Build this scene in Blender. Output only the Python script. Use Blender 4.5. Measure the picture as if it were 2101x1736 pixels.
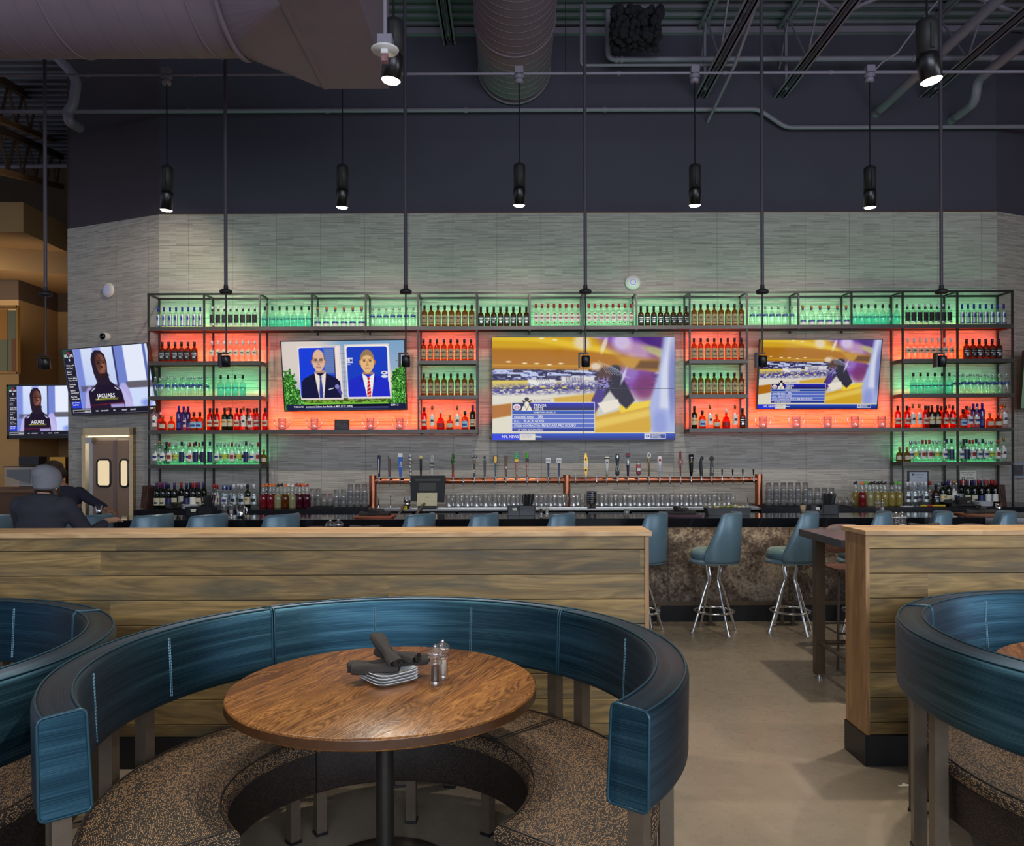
import bpy, math, random
import numpy as np
from mathutils import Vector, Matrix, Euler
random.seed(7)
PI = math.pi
SC = bpy.context.scene
COL = SC.collection
for o in list(bpy.data.objects): bpy.data.objects.remove(o)

# ------------------------------------------------------------------ camera, world, exposure, big lights
F = 1603.0; PX, PY = 1050.5, 930.0; EYE = 1.69; ROLL = math.radians(0.2)
cd = bpy.data.cameras.new('camera'); cam = bpy.data.objects.new('camera', cd); COL.objects.link(cam)
cam.location = (0, 0, EYE); cam.rotation_euler = (PI/2, ROLL, 0)
cd.sensor_width = 36; cd.lens = 36*F/2101; cd.shift_y = 62/2101; cd.clip_start = .05; cd.clip_end = 100
SC.camera = cam
SC.view_settings.view_transform = 'Standard'; SC.view_settings.look = 'None'
SC.view_settings.exposure = 0.0; SC.view_settings.gamma = 1.0; SC.view_settings.use_curve_mapping = False
cy = SC.cycles
cy.use_denoising = True
cy.transparent_max_bounces = 24; cy.max_bounces = 8; cy.diffuse_bounces = 3; cy.glossy_bounces = 4
cy.caustics_reflective = False; cy.caustics_refractive = False; cy.sample_clamp_indirect = 3.0; cy.blur_glossy = 1.0
W = bpy.data.worlds.new('world'); SC.world = W; W.use_nodes = True
W.node_tree.nodes['Background'].inputs[0].default_value = (0.62, 0.68, 0.85, 1)
W.node_tree.nodes['Background'].inputs[1].default_value = 0.62

def light(name, kind, loc, aim, power, col=(1, 1, 1), **kw):
    l = bpy.data.lights.new(name, kind); l.energy = power; l.color = col
    for k, v in kw.items(): setattr(l, k, v)
    o = bpy.data.objects.new(name, l); COL.objects.link(o); o.location = loc
    o.rotation_euler = (Vector(aim)-Vector(loc)).to_track_quat('-Z', 'Y').to_euler()
    return o
# daylight of the shop front behind and to the right of the camera
light('window_daylight', 'AREA', (1.5, -4.5, 3.2), (0.2, 6, 2.4), 560, (.80, .88, 1), shape='RECTANGLE', size=9, size_y=3.2)
# daylight of the side windows to the right of the picture
light('side_window_daylight', 'AREA', (7.4, 1.6, 1.8), (0, 2.6, .9), 170, (.78, .86, 1), shape='RECTANGLE', size=5, size_y=2.4)
# unseen spots added over booths and aisle, assumed as dining room lamps
WARM = (1, .90, .76)
for k, (x, y, ax, ay, p) in enumerate([(-2.6, 3.6, -2.4, 3.2, 110), (.25, 3.75, -.35, 3.0, 150), (-1.7, 3.3, -1.2, 2.9, 110),
        (3.4, 3.6, 2.9, 3.0, 130), (1.25, 4.6, 1.3, 4.4, 130), (-5.0, 7.6, -5.4, 10.6, 0)]):
    light('added_dining_spot', 'SPOT', (x, y, 4.2), (ax, ay, 0), p, WARM, spot_size=math.radians(75), spot_blend=.5, shadow_soft_size=.05)

def P(px, py, Y):
    dx, dy = px-PX, PY-py; c, s = math.cos(ROLL), math.sin(ROLL)
    return Vector(((c*dx+s*dy)*Y/F, Y, EYE+(-s*dx+c*dy)*Y/F))
def PXZ(px, Y, z):      # point at column px, depth Y and height z
    X = (px-PX)*Y/F
    return Vector((X + math.sin(ROLL)*(z-EYE), Y, z))

# ------------------------------------------------------------------ mesh helper
class MB:
    def __init__(s): s.v = []; s.f = []; s.m = []; s.s = []; s.uv = []; s.has_uv = False; s.T = None
    def add(s, verts, faces, mi=0, sm=True, uvs=None):
        b = len(s.v)
        if s.T is not None: verts = [s.T @ Vector(p) for p in verts]
        s.v += [tuple(p) for p in verts]
        for i, f in enumerate(faces):
            s.f.append(tuple(b+k for k in f)); s.m.append(mi); s.s.append(sm)
            s.uv.append(uvs[i] if uvs else None)
        if uvs: s.has_uv = True
        return s
    def box(s, x0, x1, y0, y1, z0, z1, mi=0):
        v = [(x0,y0,z0),(x1,y0,z0),(x1,y1,z0),(x0,y1,z0),(x0,y0,z1),(x1,y0,z1),(x1,y1,z1),(x0,y1,z1)]
        return s.add(v, [(0,3,2,1),(4,5,6,7),(0,1,5,4),(1,2,6,5),(2,3,7,6),(3,0,4,7)], mi, False)
    def cbox(s, c, d, mi=0):
        return s.box(c[0]-d[0]/2, c[0]+d[0]/2, c[1]-d[1]/2, c[1]+d[1]/2, c[2]-d[2]/2, c[2]+d[2]/2, mi)
    def bar(s, p0, p1, w, h, mi=0, up=(0, 0, 1)):
        p0, p1 = Vector(p0), Vector(p1); d = (p1-p0).normalized(); up = Vector(up)
        if abs(d.dot(up)) > .99: up = Vector((0, 1, 0))
        x = d.cross(up).normalized()*w/2; y = x.cross(d).normalized()*h/2
        v = [p+a*x+b*y for p in (p0, p1) for a, b in ((-1,-1),(1,-1),(1,1),(-1,1))]
        return s.add(v, [(0,1,2,3),(7,6,5,4),(0,4,5,1),(1,5,6,2),(2,6,7,3),(3,7,4,0)], mi, False)
    def cyl(s, p0, p1, r0, r1=None, n=12, mi=0, sm=True):
        r1 = r0 if r1 is None else r1
        return s.tube([p0, p1], [r0, r1], n, mi, sm)
    def tube(s, pts, r, n=8, mi=0, sm=True, closed=False, cap=True):
        pts = [Vector(p) for p in pts]; N = len(pts)
        rr = r if isinstance(r, (list, tuple)) else [r]*N
        tan = []
        for i in range(N):
            if closed: t = pts[(i+1) % N]-pts[i-1]
            else: t = pts[min(i+1, N-1)]-pts[max(i-1, 0)]
            tan.append(t.normalized() if t.length > 1e-9 else Vector((0, 0, 1)))
        u = tan[0].orthogonal().normalized(); v = []
        for i in range(N):
            u = (u-tan[i]*u.dot(tan[i])).normalized(); w = tan[i].cross(u)
            for k in range(n):
                a = 2*PI*k/n; v.append(pts[i]+(u*math.cos(a)+w*math.sin(a))*rr[i])
        f = []
        for i in range(N if closed else N-1):
            j = (i+1) % N
            for k in range(n): f.append((i*n+k, i*n+(k+1) % n, j*n+(k+1) % n, j*n+k))
        s.add(v, f, mi, sm)
        if cap and not closed:
            s.add(v[:n], [tuple(reversed(range(n)))], mi, False); s.add(v[-n:], [tuple(range(n))], mi, False)
        return s
    def lathe(s, prof, n=16, o=(0, 0, 0), mi=0, sq=0.0, sm=True, a0=0, a1=2*PI, uv=False):
        full = abs(a1-a0-2*PI) < 1e-6; m = n if full else n+1; v = []
        for pr in prof:
            r, z = pr[0], pr[1]; q = pr[2] if len(pr) > 2 else sq
            for k in range(m):
                a = a0+(a1-a0)*k/n
                e = 1.0
                if q: 
                    c, d = abs(math.cos(a)), abs(math.sin(a)); e = (1-q)+q/((c**6+d**6)**(1/6))*.93
                v.append((o[0]+r*e*math.cos(a), o[1]+r*e*math.sin(a), o[2]+z))
        f = []; u = []
        for i in range(len(prof)-1):
            for k in range(n):
                k2 = (k+1) % m if full else k+1
                f.append((i*m+k, i*m+k2, (i+1)*m+k2, (i+1)*m+k))
                u.append([(k/n, prof[i][1]), ((k+1)/n, prof[i][1]), ((k+1)/n, prof[i+1][1]), (k/n, prof[i+1][1])])
        return s.add(v, f, mi, sm, u if uv else None)
    def ell(s, c, r, n=12, mi=0):
        if not hasattr(r, '__len__'): r = (r, r, r)
        prof = [(math.sin(PI*i/n), -math.cos(PI*i/n)) for i in range(n+1)]; v = []; f = []; m = 2*n
        for a, z in prof:
            for k in range(m): v.append((c[0]+r[0]*a*math.cos(2*PI*k/m), c[1]+r[1]*a*math.sin(2*PI*k/m), c[2]+r[2]*z))
        for i in range(n):
            for k in range(m): f.append((i*m+k, i*m+(k+1) % m, (i+1)*m+(k+1) % m, (i+1)*m+k))
        return s.add(v, f, mi)
    def prism(s, poly, z0, z1, mi=0, axis='z', sm=False):   # poly in plane, extruded on axis
        n = len(poly)
        mk = {'z': lambda p, h: (p[0], p[1], h), 'y': lambda p, h: (p[0], h, p[1]), 'x': lambda p, h: (h, p[0], p[1])}[axis]
        v = [mk(p, z0) for p in poly]+[mk(p, z1) for p in poly]
        f = [tuple(reversed(range(n))), tuple(range(n, 2*n))]+[(i, (i+1) % n, n+(i+1) % n, n+i) for i in range(n)]
        return s.add(v, f[:2], mi, False).add(v, f[2:], mi, sm)
    def arc(s, prof, a0, a1, n, mi=0, R=1.0):   # closed profile (r,z) swept round the z axis
        m = len(prof); L = [0]
        for i in range(m): 
            p, q = prof[i], prof[(i+1) % m]; L.append(L[-1]+math.hypot(q[0]-p[0], q[1]-p[1]))
        v = []; f = []; u = []
        for k in range(n+1):
            a = a0+(a1-a0)*k/n
            for r, z in prof: v.append((r*math.cos(a), r*math.sin(a), z))
        for k in range(n):
            ua, ub = (a0+(a1-a0)*k/n)*R, (a0+(a1-a0)*(k+1)/n)*R
            for i in range(m):
                j = (i+1) % m
                f.append((k*m+i, (k+1)*m+i, (k+1)*m+j, k*m+j)); u.append([(ua, L[i]), (ub, L[i]), (ub, L[i+1]), (ua, L[i+1])])
        s.add(v, f, mi, True, u)
        for k, rev in ((0, 0), (n, 1)):
            idx = [k*m+i for i in range(m)]; uu = [(p[0], p[1]) for p in prof]
            s.add([v[i] for i in idx], [tuple(range(m))[::-1] if rev else tuple(range(m))], mi, False, [uu[::-1] if rev else uu])
        return s
    def mesh(s, name, mats):
        me = bpy.data.meshes.new(name); me.from_pydata(s.v, [], s.f)
        for m in (mats if isinstance(mats, (list, tuple)) else [mats]): me.materials.append(m)
        me.polygons.foreach_set('material_index', s.m); me.polygons.foreach_set('use_smooth', s.s)
        if s.has_uv:
            ul = me.uv_layers.new(name='UVMap'); flat = []
            for f, u in zip(s.f, s.uv):
                for k in range(len(f)): flat += list(u[k]) if u else [0, 0]
            ul.data.foreach_set('uv', flat)
        me.update(); return me
    def build(s, name, mats, parent=None, bevel=0, loc=None, rot=None, kind=None, label=None):
        o = bpy.data.objects.new(name, s.mesh(name, mats)); COL.objects.link(o)
        if parent: o.parent = parent; KIDS.setdefault(parent.name, []).append(o)
        if loc is not None: o.location = loc
        if rot is not None: o.rotation_euler = rot
        if bevel:
            b = o.modifiers.new('bevel', 'BEVEL'); b.width = bevel; b.segments = 2; b.limit_method = 'ANGLE'
        if kind: o['kind'] = kind
        if label: o['label'] = label
        return o
KIDS = {}
def tag(o, label, cat, group=None):
    o['label'] = label; o['category'] = cat
    if group: o['group'] = group
    return o
def thing(name, label, cat, loc=(0, 0, 0), rz=0, group=None):
    o = bpy.data.objects.new(name, None); o.empty_display_size = .1; COL.objects.link(o)
    o.location = loc; o.rotation_euler = (0, 0, rz); return tag(o, label, cat, group)
def copy_tree(o, parent=None):
    c = o.copy(); COL.objects.link(c)
    if parent: c.parent = parent; KIDS.setdefault(parent.name, []).append(c)
    for ch in KIDS.get(o.name, []): copy_tree(ch, c)
    return c
PROTO = {}
def place(key, builder, label, loc, rz=0, group=None, scale=None):
    """first call builds the thing, later ones copy it with its parts"""
    if key not in PROTO: o = PROTO[key] = builder()
    else: o = copy_tree(PROTO[key])
    o.location = loc; o.rotation_euler = (0, 0, rz); o['label'] = label
    if group: o['group'] = group
    if scale: o.scale = (scale,)*3 if not hasattr(scale, '__len__') else scale
    return o
ORD = 'first second third fourth fifth sixth seventh eighth ninth tenth eleventh twelfth thirteenth fourteenth fifteenth sixteenth seventeenth eighteenth nineteenth twentieth'.split()
def ordn(i, n):
    if n == 1: return 'only one'
    if i == 0: return 'leftmost'
    if i == n-1: return 'rightmost'
    return (ORD[i]+' from left') if i <= n-1-i or n-1-i >= len(ORD) else ORD[n-1-i]+' from right'

# ------------------------------------------------------------------ materials
def lin(c): c = c/255; return c/12.92 if c <= .04045 else ((c+.055)/1.055)**2.4
def rgb(*c): return (lin(c[0]), lin(c[1]), lin(c[2]), 1)
MATS = {}
class NT:
    def __init__(s, name):
        s.m = bpy.data.materials.new(name); s.m.use_nodes = True; s.t = s.m.node_tree; s.N = s.t.nodes; s.L = s.t.links
        s.b = s.N['Principled BSDF']; s.out = s.N['Material Output']
    def n(s, typ, ins=None, **props):
        nd = s.N.new('ShaderNode'+typ)
        for k, v in props.items(): setattr(nd, k, v)
        for k, v in (ins or {}).items():
            sk = nd.inputs[k]
            if isinstance(v, bpy.types.NodeSocket): s.L.new(v, sk)
            elif v is not None: sk.default_value = v
        return nd
    def math(s, op, a, b=None, c=None):
        i = {0: a}
        if b is not None: i[1] = b
        if c is not None: i[2] = c
        return s.n('Math', i, operation=op).outputs[0]
    def mix(s, fac, a, b, mode='MIX'):
        return s.n('Mix', {0: fac, 6: a, 7: b}, data_type='RGBA', blend_type=mode).outputs[2]
    def ramp(s, fac, stops, interp='LINEAR'):
        r = s.n('ValToRGB', {0: fac}); cr = r.color_ramp; cr.interpolation = interp
        while len(cr.elements) < len(stops): cr.elements.new(.5)
        for e, (p, c) in zip(cr.elements, stops): e.position = p; e.color = c if len(c) == 4 else (*c, 1)
        return r.outputs[0]
    def noise(s, vec, scale, detail=3, rough=.5, dist=0, out='Fac'):
        return s.n('TexNoise', {'Vector': vec, 'Scale': scale, 'Detail': detail, 'Roughness': rough, 'Distortion': dist}).outputs[out]
    def map(s, vec, sc=(1, 1, 1), loc=(0, 0, 0), rot=(0, 0, 0)):
        return s.n('Mapping', {'Vector': vec, 'Scale': sc, 'Location': loc, 'Rotation': rot}).outputs[0]
    def coord(s, which='Object'): return s.n('TexCoord').outputs[which]
    def bump(s, h, strength=.3, dist=.01):
        s.L.new(s.n('Bump', {'Height': h, 'Strength': strength, 'Distance': dist}).outputs[0], s.b.inputs['Normal'])
    def set(s, **kw):
        for k, v in kw.items():
            sk = s.b.inputs[k.replace('_', ' ')]
            if isinstance(v, bpy.types.NodeSocket): s.L.new(v, sk)
            else: sk.default_value = v
        return s
def M(name, c, rough=.5, metal=0, vary=.08, scale=30, **kw):
    """plain paint/metal/plastic with a faint procedural variation"""
    if name in MATS: return MATS[name]
    t = NT(name); base = rgb(*c)
    if vary:
        nz = t.noise(t.coord(), scale, 3)
        lo = tuple(x*(1-vary*2) for x in base[:3])+(1,); hi = tuple(min(1, x*(1+vary*2)) for x in base[:3])+(1,)
        t.set(Base_Color=t.mix(nz, lo, hi))
    else: t.set(Base_Color=base)
    t.set(Roughness=rough, Metallic=metal); t.set(**kw)
    MATS[name] = t.m; return t.m
def emis(name, c, strength):
    if name in MATS: return MATS[name]
    t = NT(name); e = t.n('Emission', {0: rgb(*c), 1: strength}); t.L.new(e.outputs[0], t.out.inputs[0])
    MATS[name] = t.m; return t.m
def glass(name, tint, gloss=.12, body=0.0, bodycol=None, rough=.04, grad=None, edgec=.42):
    """thin-walled glass: tinted see-through with a fresnel sheen, plus some scattering body colour"""
    if name in MATS: return MATS[name]
    t = NT(name); tc = (*tint, 1)
    if grad:
        z = t.n('SeparateXYZ', {0: t.coord()}).outputs[2]
        tc = t.ramp(t.math('MULTIPLY', z, 1/grad[1]), [(0, (*grad[0], 1)), (.45, (*grad[0], 1)), (.75, (*tint, 1))])
    fc = t.n('LayerWeight', {0: .5}).outputs[1]
    edge = t.ramp(fc, [(.45, (1, 1, 1)), (.92, (edgec,)*3)])
    tr = t.n('BsdfTransparent', {0: t.mix(1.0, tc, edge, 'MULTIPLY')}).outputs[0]
    if body:
        df = t.n('BsdfTranslucent', {0: (*(bodycol or tint), 1)}).outputs[0]; d2 = t.n('BsdfDiffuse', {0: (*(bodycol or tint), 1)}).outputs[0]
        d = t.n('MixShader', {0: .5, 1: df, 2: d2}).outputs[0]
        tr = t.n('MixShader', {0: body, 1: tr, 2: d}).outputs[0]
    gl = t.n('BsdfGlossy', {0: (1, 1, 1, 1), 'Roughness': rough}).outputs[0]
    fr = t.math('POWER', t.n('LayerWeight', {0: .5}).outputs[1], 3.0)
    fac = t.n('MapRange', {0: fr, 1: 0.0, 2: 1.0, 3: gloss*.35, 4: min(.75, gloss*3)}).outputs[0]
    t.L.new(t.n('MixShader', {0: fac, 1: tr, 2: gl}).outputs[0], t.out.inputs[0])
    MATS[name] = t.m; return t.m
def wood(name, cols, axis='x', plank=None, L=2.5, rot=0, rough=.45, ring=14, uvspace=False, z0=0, var=.5, knots=False, rw=.35):
    """plank-by-plank grain. axis = direction of the grain in object space, planks side by side across it"""
    if name in MATS: return MATS[name]
    t = NT(name); v = t.coord(); 
    if rot: v = t.map(v, rot=(0, 0, rot))
    sx = t.n('SeparateXYZ', {0: v}).outputs; ax = {'x': (0, 2, 1), 'z': (2, 0, 1), 'y': (1, 0, 2)}[axis]
    a, c, d = sx[ax[0]], sx[ax[1]], sx[ax[2]]
    idn = t.math('FLOOR', t.math('DIVIDE', t.math('SUBTRACT', c, z0), plank)) if plank else 0.0
    rnd = t.n('TexWhiteNoise', {'W': idn}, noise_dimensions='1D').outputs[0] if plank else .3
    id2 = t.math('FLOOR', t.math('ADD', t.math('DIVIDE', a, L), t.math('MULTIPLY', rnd, 7.3)))
    key = t.math('ADD', t.math('MULTIPLY', id2, 3.17), t.math('MULTIPLY', idn, 11.3))
    r2 = t.n('TexWhiteNoise', {'W': key}, noise_dimensions='1D').outputs[0]
    vec = t.n('CombineXYZ', {0: t.math('ADD', a, t.math('MULTIPLY', r2, 37.0)), 1: t.math('ADD', c, t.math('MULTIPLY', r2, 11.0)), 2: t.math('ADD', d, r2)}).outputs[0]
    big = t.noise(t.map(vec, (.7, 5, 5)), 1.6, 3, .55, .6)
    rings = t.math('FRACT', t.math('MULTIPLY', big, float(ring)))
    rings = t.math('ABSOLUTE', t.math('SUBTRACT', rings, .5))
    rings = t.math('MULTIPLY', rings, 2.0)
    fine = t.noise(t.map(vec, (6, 160, 160)), 1.0, 4, .6)
    streak = t.noise(t.map(vec, (.8, 22, 22)), 1.0, 3, .6)
    g = t.math('ADD', t.math('MULTIPLY', rings, rw), t.math('ADD', t.math('MULTIPLY', fine, .3), t.math('MULTIPLY', streak, .5)))
    col = t.ramp(g, [(.25, rgb(*cols[0])), (.55, rgb(*cols[1])), (.85, rgb(*cols[2]))])
    bl = t.noise(t.map(vec, (1.1, 7, 7), loc=(3, 1, 0)), 1.2, 4, .6, .5)
    col = t.mix(t.ramp(bl, [(.48, (0, 0, 0)), (.68, (1, 1, 1))]), col, rgb(*cols[3]) if len(cols) > 3 else rgb(*cols[0]))
    if len(cols) > 3: pass
    br = t.math('ADD', 1-var*.5, t.math('MULTIPLY', r2, var))
    col = t.mix(1.0, col, t.n('CombineColor', {0: br, 1: br, 2: br}).outputs[0], 'MULTIPLY')
    if knots:
        vo = t.n('TexVoronoi', {'Vector': t.map(vec, (1.2, 4.0, 4.0)), 'Scale': 1.0, 'Randomness': 1.0}).outputs[0]
        k = t.ramp(vo, [(.05, (1, 1, 1)), (.10, (0, 0, 0))])
        col = t.mix(k, col, rgb(70, 44, 26))
    t.set(Base_Color=col, Roughness=t.n('MapRange', {0: g, 3: rough-.06, 4: rough+.12}).outputs[0])
    t.bump(t.math('ADD', fine, rings), .15, .002)
    MATS[name] = t.m; return t.m
# specific materials
def tile_mat():
    t = NT('ledger_tile'); v = t.coord(); s = t.n('SeparateXYZ', {0: v}).outputs
    vec = t.n('CombineXYZ', {0: s[0], 1: s[2], 2: 0.0}).outputs[0]
    led = t.n('TexBrick', {'Vector': vec, 'Color1': (0, 0, 0, 1), 'Color2': (1, 1, 1, 1), 'Mortar': (.35, .35, .35, 1), 'Scale': 1.0, 'Mortar Size': .0012,
                           'Brick Width': .22, 'Row Height': .0165, 'Bias': 0.0}, offset=.37).outputs[0]
    big = t.n('TexBrick', {'Vector': t.map(vec, loc=(.19, .0, 0)), 'Color1': (.47, .47, .47, 1), 'Color2': (.60, .60, .60, 1), 'Mortar': (0, 0, 0, 1), 'Scale': 1.0, 'Mortar Size': .0042,
                           'Mortar Smooth': .2, 'Brick Width': .578, 'Row Height': .295, 'Bias': 0.0}, offset=0.0)
    n1 = t.noise(t.map(vec, (2.5, 75, 1)), 1.0, 4, .6)
    n2 = t.noise(vec, 55, 2, .6)
    h = t.math('ADD', t.math('MULTIPLY', led, .45), t.math('ADD', t.math('MULTIPLY', n1, .8), t.math('MULTIPLY', n2, .15)))
    col = t.ramp(h, [(.25, rgb(128, 123, 116)), (.6, rgb(166, 161, 152)), (1.0, rgb(190, 185, 176))])
    pits = t.ramp(t.n('TexVoronoi', {'Vector': t.map(vec, (1, 2.4, 1)), 'Scale': 26.0}).outputs[0], [(.05, (0, 0, 0)), (.09, (1, 1, 1))])
    col = t.mix(.35, col, t.mix(1.0, col, pits, 'MULTIPLY'))
    bb = t.ramp(big.outputs[0], [(0, (.72, .72, .72)), (.3, (.9, .9, .9)), (.6, (1.06, 1.06, 1.06))])
    col = t.mix(1.0, col, bb, 'MULTIPLY')
    t.set(Base_Color=col, Roughness=.72); t.bump(h, .5, .008); return t.m
def vinyl_mat():
    t = NT('blue_vinyl'); uv = t.coord('UV')
    st = t.noise(t.map(uv, (2.2, 420, 1)), 1.0, 4, .6)
    bd = t.noise(t.map(uv, (.7, 26, 1), loc=(3, 0, 0)), 1.0, 3, .6)
    g = t.math('ADD', t.math('MULTIPLY', st, .55), t.math('MULTIPLY', bd, .5))
    col = t.ramp(g, [(.34, rgb(27, 50, 62)), (.52, rgb(52, 90, 110)), (.72, rgb(98, 148, 170))])
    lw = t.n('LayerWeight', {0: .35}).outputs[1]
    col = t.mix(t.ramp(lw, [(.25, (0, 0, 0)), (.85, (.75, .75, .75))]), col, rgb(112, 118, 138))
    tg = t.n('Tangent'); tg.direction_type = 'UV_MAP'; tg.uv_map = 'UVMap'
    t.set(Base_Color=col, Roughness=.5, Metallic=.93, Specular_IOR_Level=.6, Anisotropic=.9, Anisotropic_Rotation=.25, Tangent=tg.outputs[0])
    t.bump(st, .12, .002); return t.m
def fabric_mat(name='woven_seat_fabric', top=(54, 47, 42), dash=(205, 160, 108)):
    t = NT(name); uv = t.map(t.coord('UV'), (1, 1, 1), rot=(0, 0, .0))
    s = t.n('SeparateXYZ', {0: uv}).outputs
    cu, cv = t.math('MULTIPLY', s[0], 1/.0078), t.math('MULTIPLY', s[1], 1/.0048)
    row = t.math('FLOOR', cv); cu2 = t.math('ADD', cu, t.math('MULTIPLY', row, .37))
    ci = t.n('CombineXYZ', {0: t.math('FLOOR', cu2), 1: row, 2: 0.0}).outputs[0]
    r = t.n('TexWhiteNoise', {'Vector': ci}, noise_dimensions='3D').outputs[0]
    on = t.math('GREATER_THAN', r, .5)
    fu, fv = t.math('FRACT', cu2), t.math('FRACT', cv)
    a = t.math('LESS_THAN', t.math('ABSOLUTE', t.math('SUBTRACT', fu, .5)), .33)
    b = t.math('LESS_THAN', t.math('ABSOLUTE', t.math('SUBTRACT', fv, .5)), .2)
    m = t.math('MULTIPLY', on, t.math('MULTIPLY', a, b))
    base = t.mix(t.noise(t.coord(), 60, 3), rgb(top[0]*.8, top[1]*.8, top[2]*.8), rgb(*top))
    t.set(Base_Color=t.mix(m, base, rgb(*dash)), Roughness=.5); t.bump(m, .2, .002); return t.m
def floor_mat():
    t = NT('polished_concrete'); v = t.coord()
    n1 = t.noise(v, .9, 6, .62, .3); n2 = t.noise(v, 9, 5, .65); n3 = t.noise(v, 90, 3, .6)
    g = t.math('ADD', t.math('MULTIPLY', n1, .55), t.math('ADD', t.math('MULTIPLY', n2, .3), t.math('MULTIPLY', n3, .15)))
    col = t.ramp(g, [(.25, rgb(118, 108, 94)), (.5, rgb(134, 123, 107)), (.75, rgb(148, 137, 120))])
    t.set(Base_Color=col, Roughness=t.n('MapRange', {0: n2, 3: .2, 4: .36}).outputs[0], Specular_IOR_Level=.45)
    t.bump(n1, .05, .01); return t.m
def marble_mat():
    t = NT('brown_stone_panel'); v = t.coord()
    n1 = t.noise(t.map(v, (1, 1, 1), rot=(0, .6, 0)), 2.2, 8, .7, 1.2); n2 = t.noise(v, 30, 6, .75, .4)
    g = t.math('ADD', t.math('MULTIPLY', n1, .6), t.math('MULTIPLY', n2, .4))
    col = t.ramp(g, [(.4, rgb(44, 36, 32)), (.5, rgb(86, 74, 66)), (.6, rgb(150, 138, 122)), (.7, rgb(180, 168, 146))])
    t.set(Base_Color=col, Roughness=.22); return t.m
TILE = tile_mat(); VINYL = vinyl_mat(); FABRIC = fabric_mat(); FLOOR = floor_mat(); MARBLE = marble_mat()
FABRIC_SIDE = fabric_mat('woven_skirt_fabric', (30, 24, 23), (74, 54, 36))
PAINT = M('dark_wall_paint', (70, 68, 82), .8, vary=.04, scale=3)
DECKM = M('ceiling_deck_paint', (104, 104, 114), .7, vary=.05)
PIPE = M('painted_pipe', (132, 126, 140), .45, vary=.06)
DUCTM = M('painted_duct', (124, 110, 120), .55, vary=.05, scale=5)
STEEL = M('dark_steel', (58, 56, 58), .38, .6)
BRONZE = M('bronze_steel', (100, 88, 74), .35, .35)
CHROME = M('chrome', (215, 218, 222), .08, 1, vary=.02)
STAINLESS = M('stainless', (170, 168, 164), .25, 1, vary=.05)
BLACK = M('black_plastic', (22, 22, 25), .35)
BLACKM = M('black_matte', (26, 26, 28), .6)
COUNTER = M('black_counter', (26, 26, 30), .08, 0, vary=.1)
COPPER = M('copper', (176, 110, 82), .28, 1, vary=.04)
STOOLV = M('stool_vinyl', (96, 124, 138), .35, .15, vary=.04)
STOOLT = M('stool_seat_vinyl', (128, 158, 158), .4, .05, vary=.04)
NAPKIN = M('charcoal_napkin', (58, 54, 50), .95, vary=.12, scale=200)
WHITE = M('white_ceramic', (235, 236, 235), .15, vary=.01)
WHITEP = M('white_plastic', (215, 213, 210), .4, vary=.02)
TANWALL = M('tan_wall_paint', (172, 136, 88), .8, vary=.05, scale=2)
BROWNWALL = M('brown_wall_paint', (84, 66, 50), .8, vary=.05, scale=2)
PAPER = M('paper_white', (225, 220, 205), .7, vary=.04)
DIVW = wood('weathered_plank_wood', [(90, 72, 44), (150, 122, 74), (190, 160, 104), (96, 86, 64)], 'x', .1335, 2.9, z0=.236-.1335*2, ring=6, var=.75, knots=True, rw=.2)
CAPW = wood('oak_cap_wood', [(140, 108, 74), (182, 148, 106), (206, 172, 128), (170, 136, 96)], 'x', None, 3.1, rough=.35, ring=6, var=.12)
ENDW = wood('oak_end_wood', [(120, 88, 56), (158, 120, 80), (182, 142, 98), (146, 108, 70)], 'z', None, 5, rough=.4, ring=5, var=.08)
TABW = wood('oak_table_wood', [(64, 38, 16), (132, 84, 40), (170, 116, 58), (104, 64, 30)], 'y', .152, 9, rot=math.radians(24), rough=.28, ring=22, var=.4, rw=.42)
CHAIRW = wood('walnut_ply', [(66, 44, 34), (104, 74, 58), (128, 96, 78), (90, 62, 48)], 'x', None, 9, rough=.3, ring=8, var=.1)
G_CLEAR = glass('clear_glass', (.95, .975, .965), .26, .06, (.8, .9, .88), rough=.08)
G_MUG = glass('mug_glass', (.97, .98, .985), .48, .15, (.95, .97, 1), rough=.08, edgec=.6)
G_SHAKE = glass('acrylic_clear', (.95, .95, .94), .30, .03, (.9, .9, .9))
G_AMBER = glass('amber_glass', (.62, .27, .05), .12, .22, (.34, .13, .03))
G_BROWN = glass('brown_glass', (.38, .17, .05), .12, .3, (.16, .07, .025))
G_GREEN = glass('dark_green_glass', (.09, .17, .06), .14, .25, (.02, .05, .02))
G_WINE = glass('wine_glass_dark', (.05, .04, .05), .16, .5, (.015, .01, .012))
G_RED = glass('red_liquor_glass', (.72, .06, .03), .12, .2, (.5, .03, .02))
G_BLUE = glass('cobalt_glass', (.10, .14, .75), .14, .25, (.03, .05, .5))
G_TEAL = glass('teal_fade_glass', (.86, .95, .93), .14, .10, (.3, .75, .75), grad=((.40, .84, .86), .23))
G_YEL = glass('citrus_juice', (.75, .66, .20), .1, .65, (.60, .50, .16))
G_PINK = glass('red_juice', (.6, .06, .08), .1, .6, (.42, .03, .05))
G_PALE = glass('pale_juice', (.8, .78, .5), .1, .65, (.62, .60, .36))
G_PURP = glass('purple_juice', (.3, .03, .08), .1, .6, (.16, .015, .04))
def C(name, c, r=.45, metal=0): return M('col_'+name, c, r, metal, vary=.03)

# ------------------------------------------------------------------ setting
WY = 10.25
zt = 4.84
def struct(mb, name, mat, **k):
    return mb.build(name, mat, kind='structure', **k)
m = MB(); m.box(-16, 12, -5, 19, -.1, 0); struct(m, 'floor', FLOOR)
AX, BX = -4.62, 6.375
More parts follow.
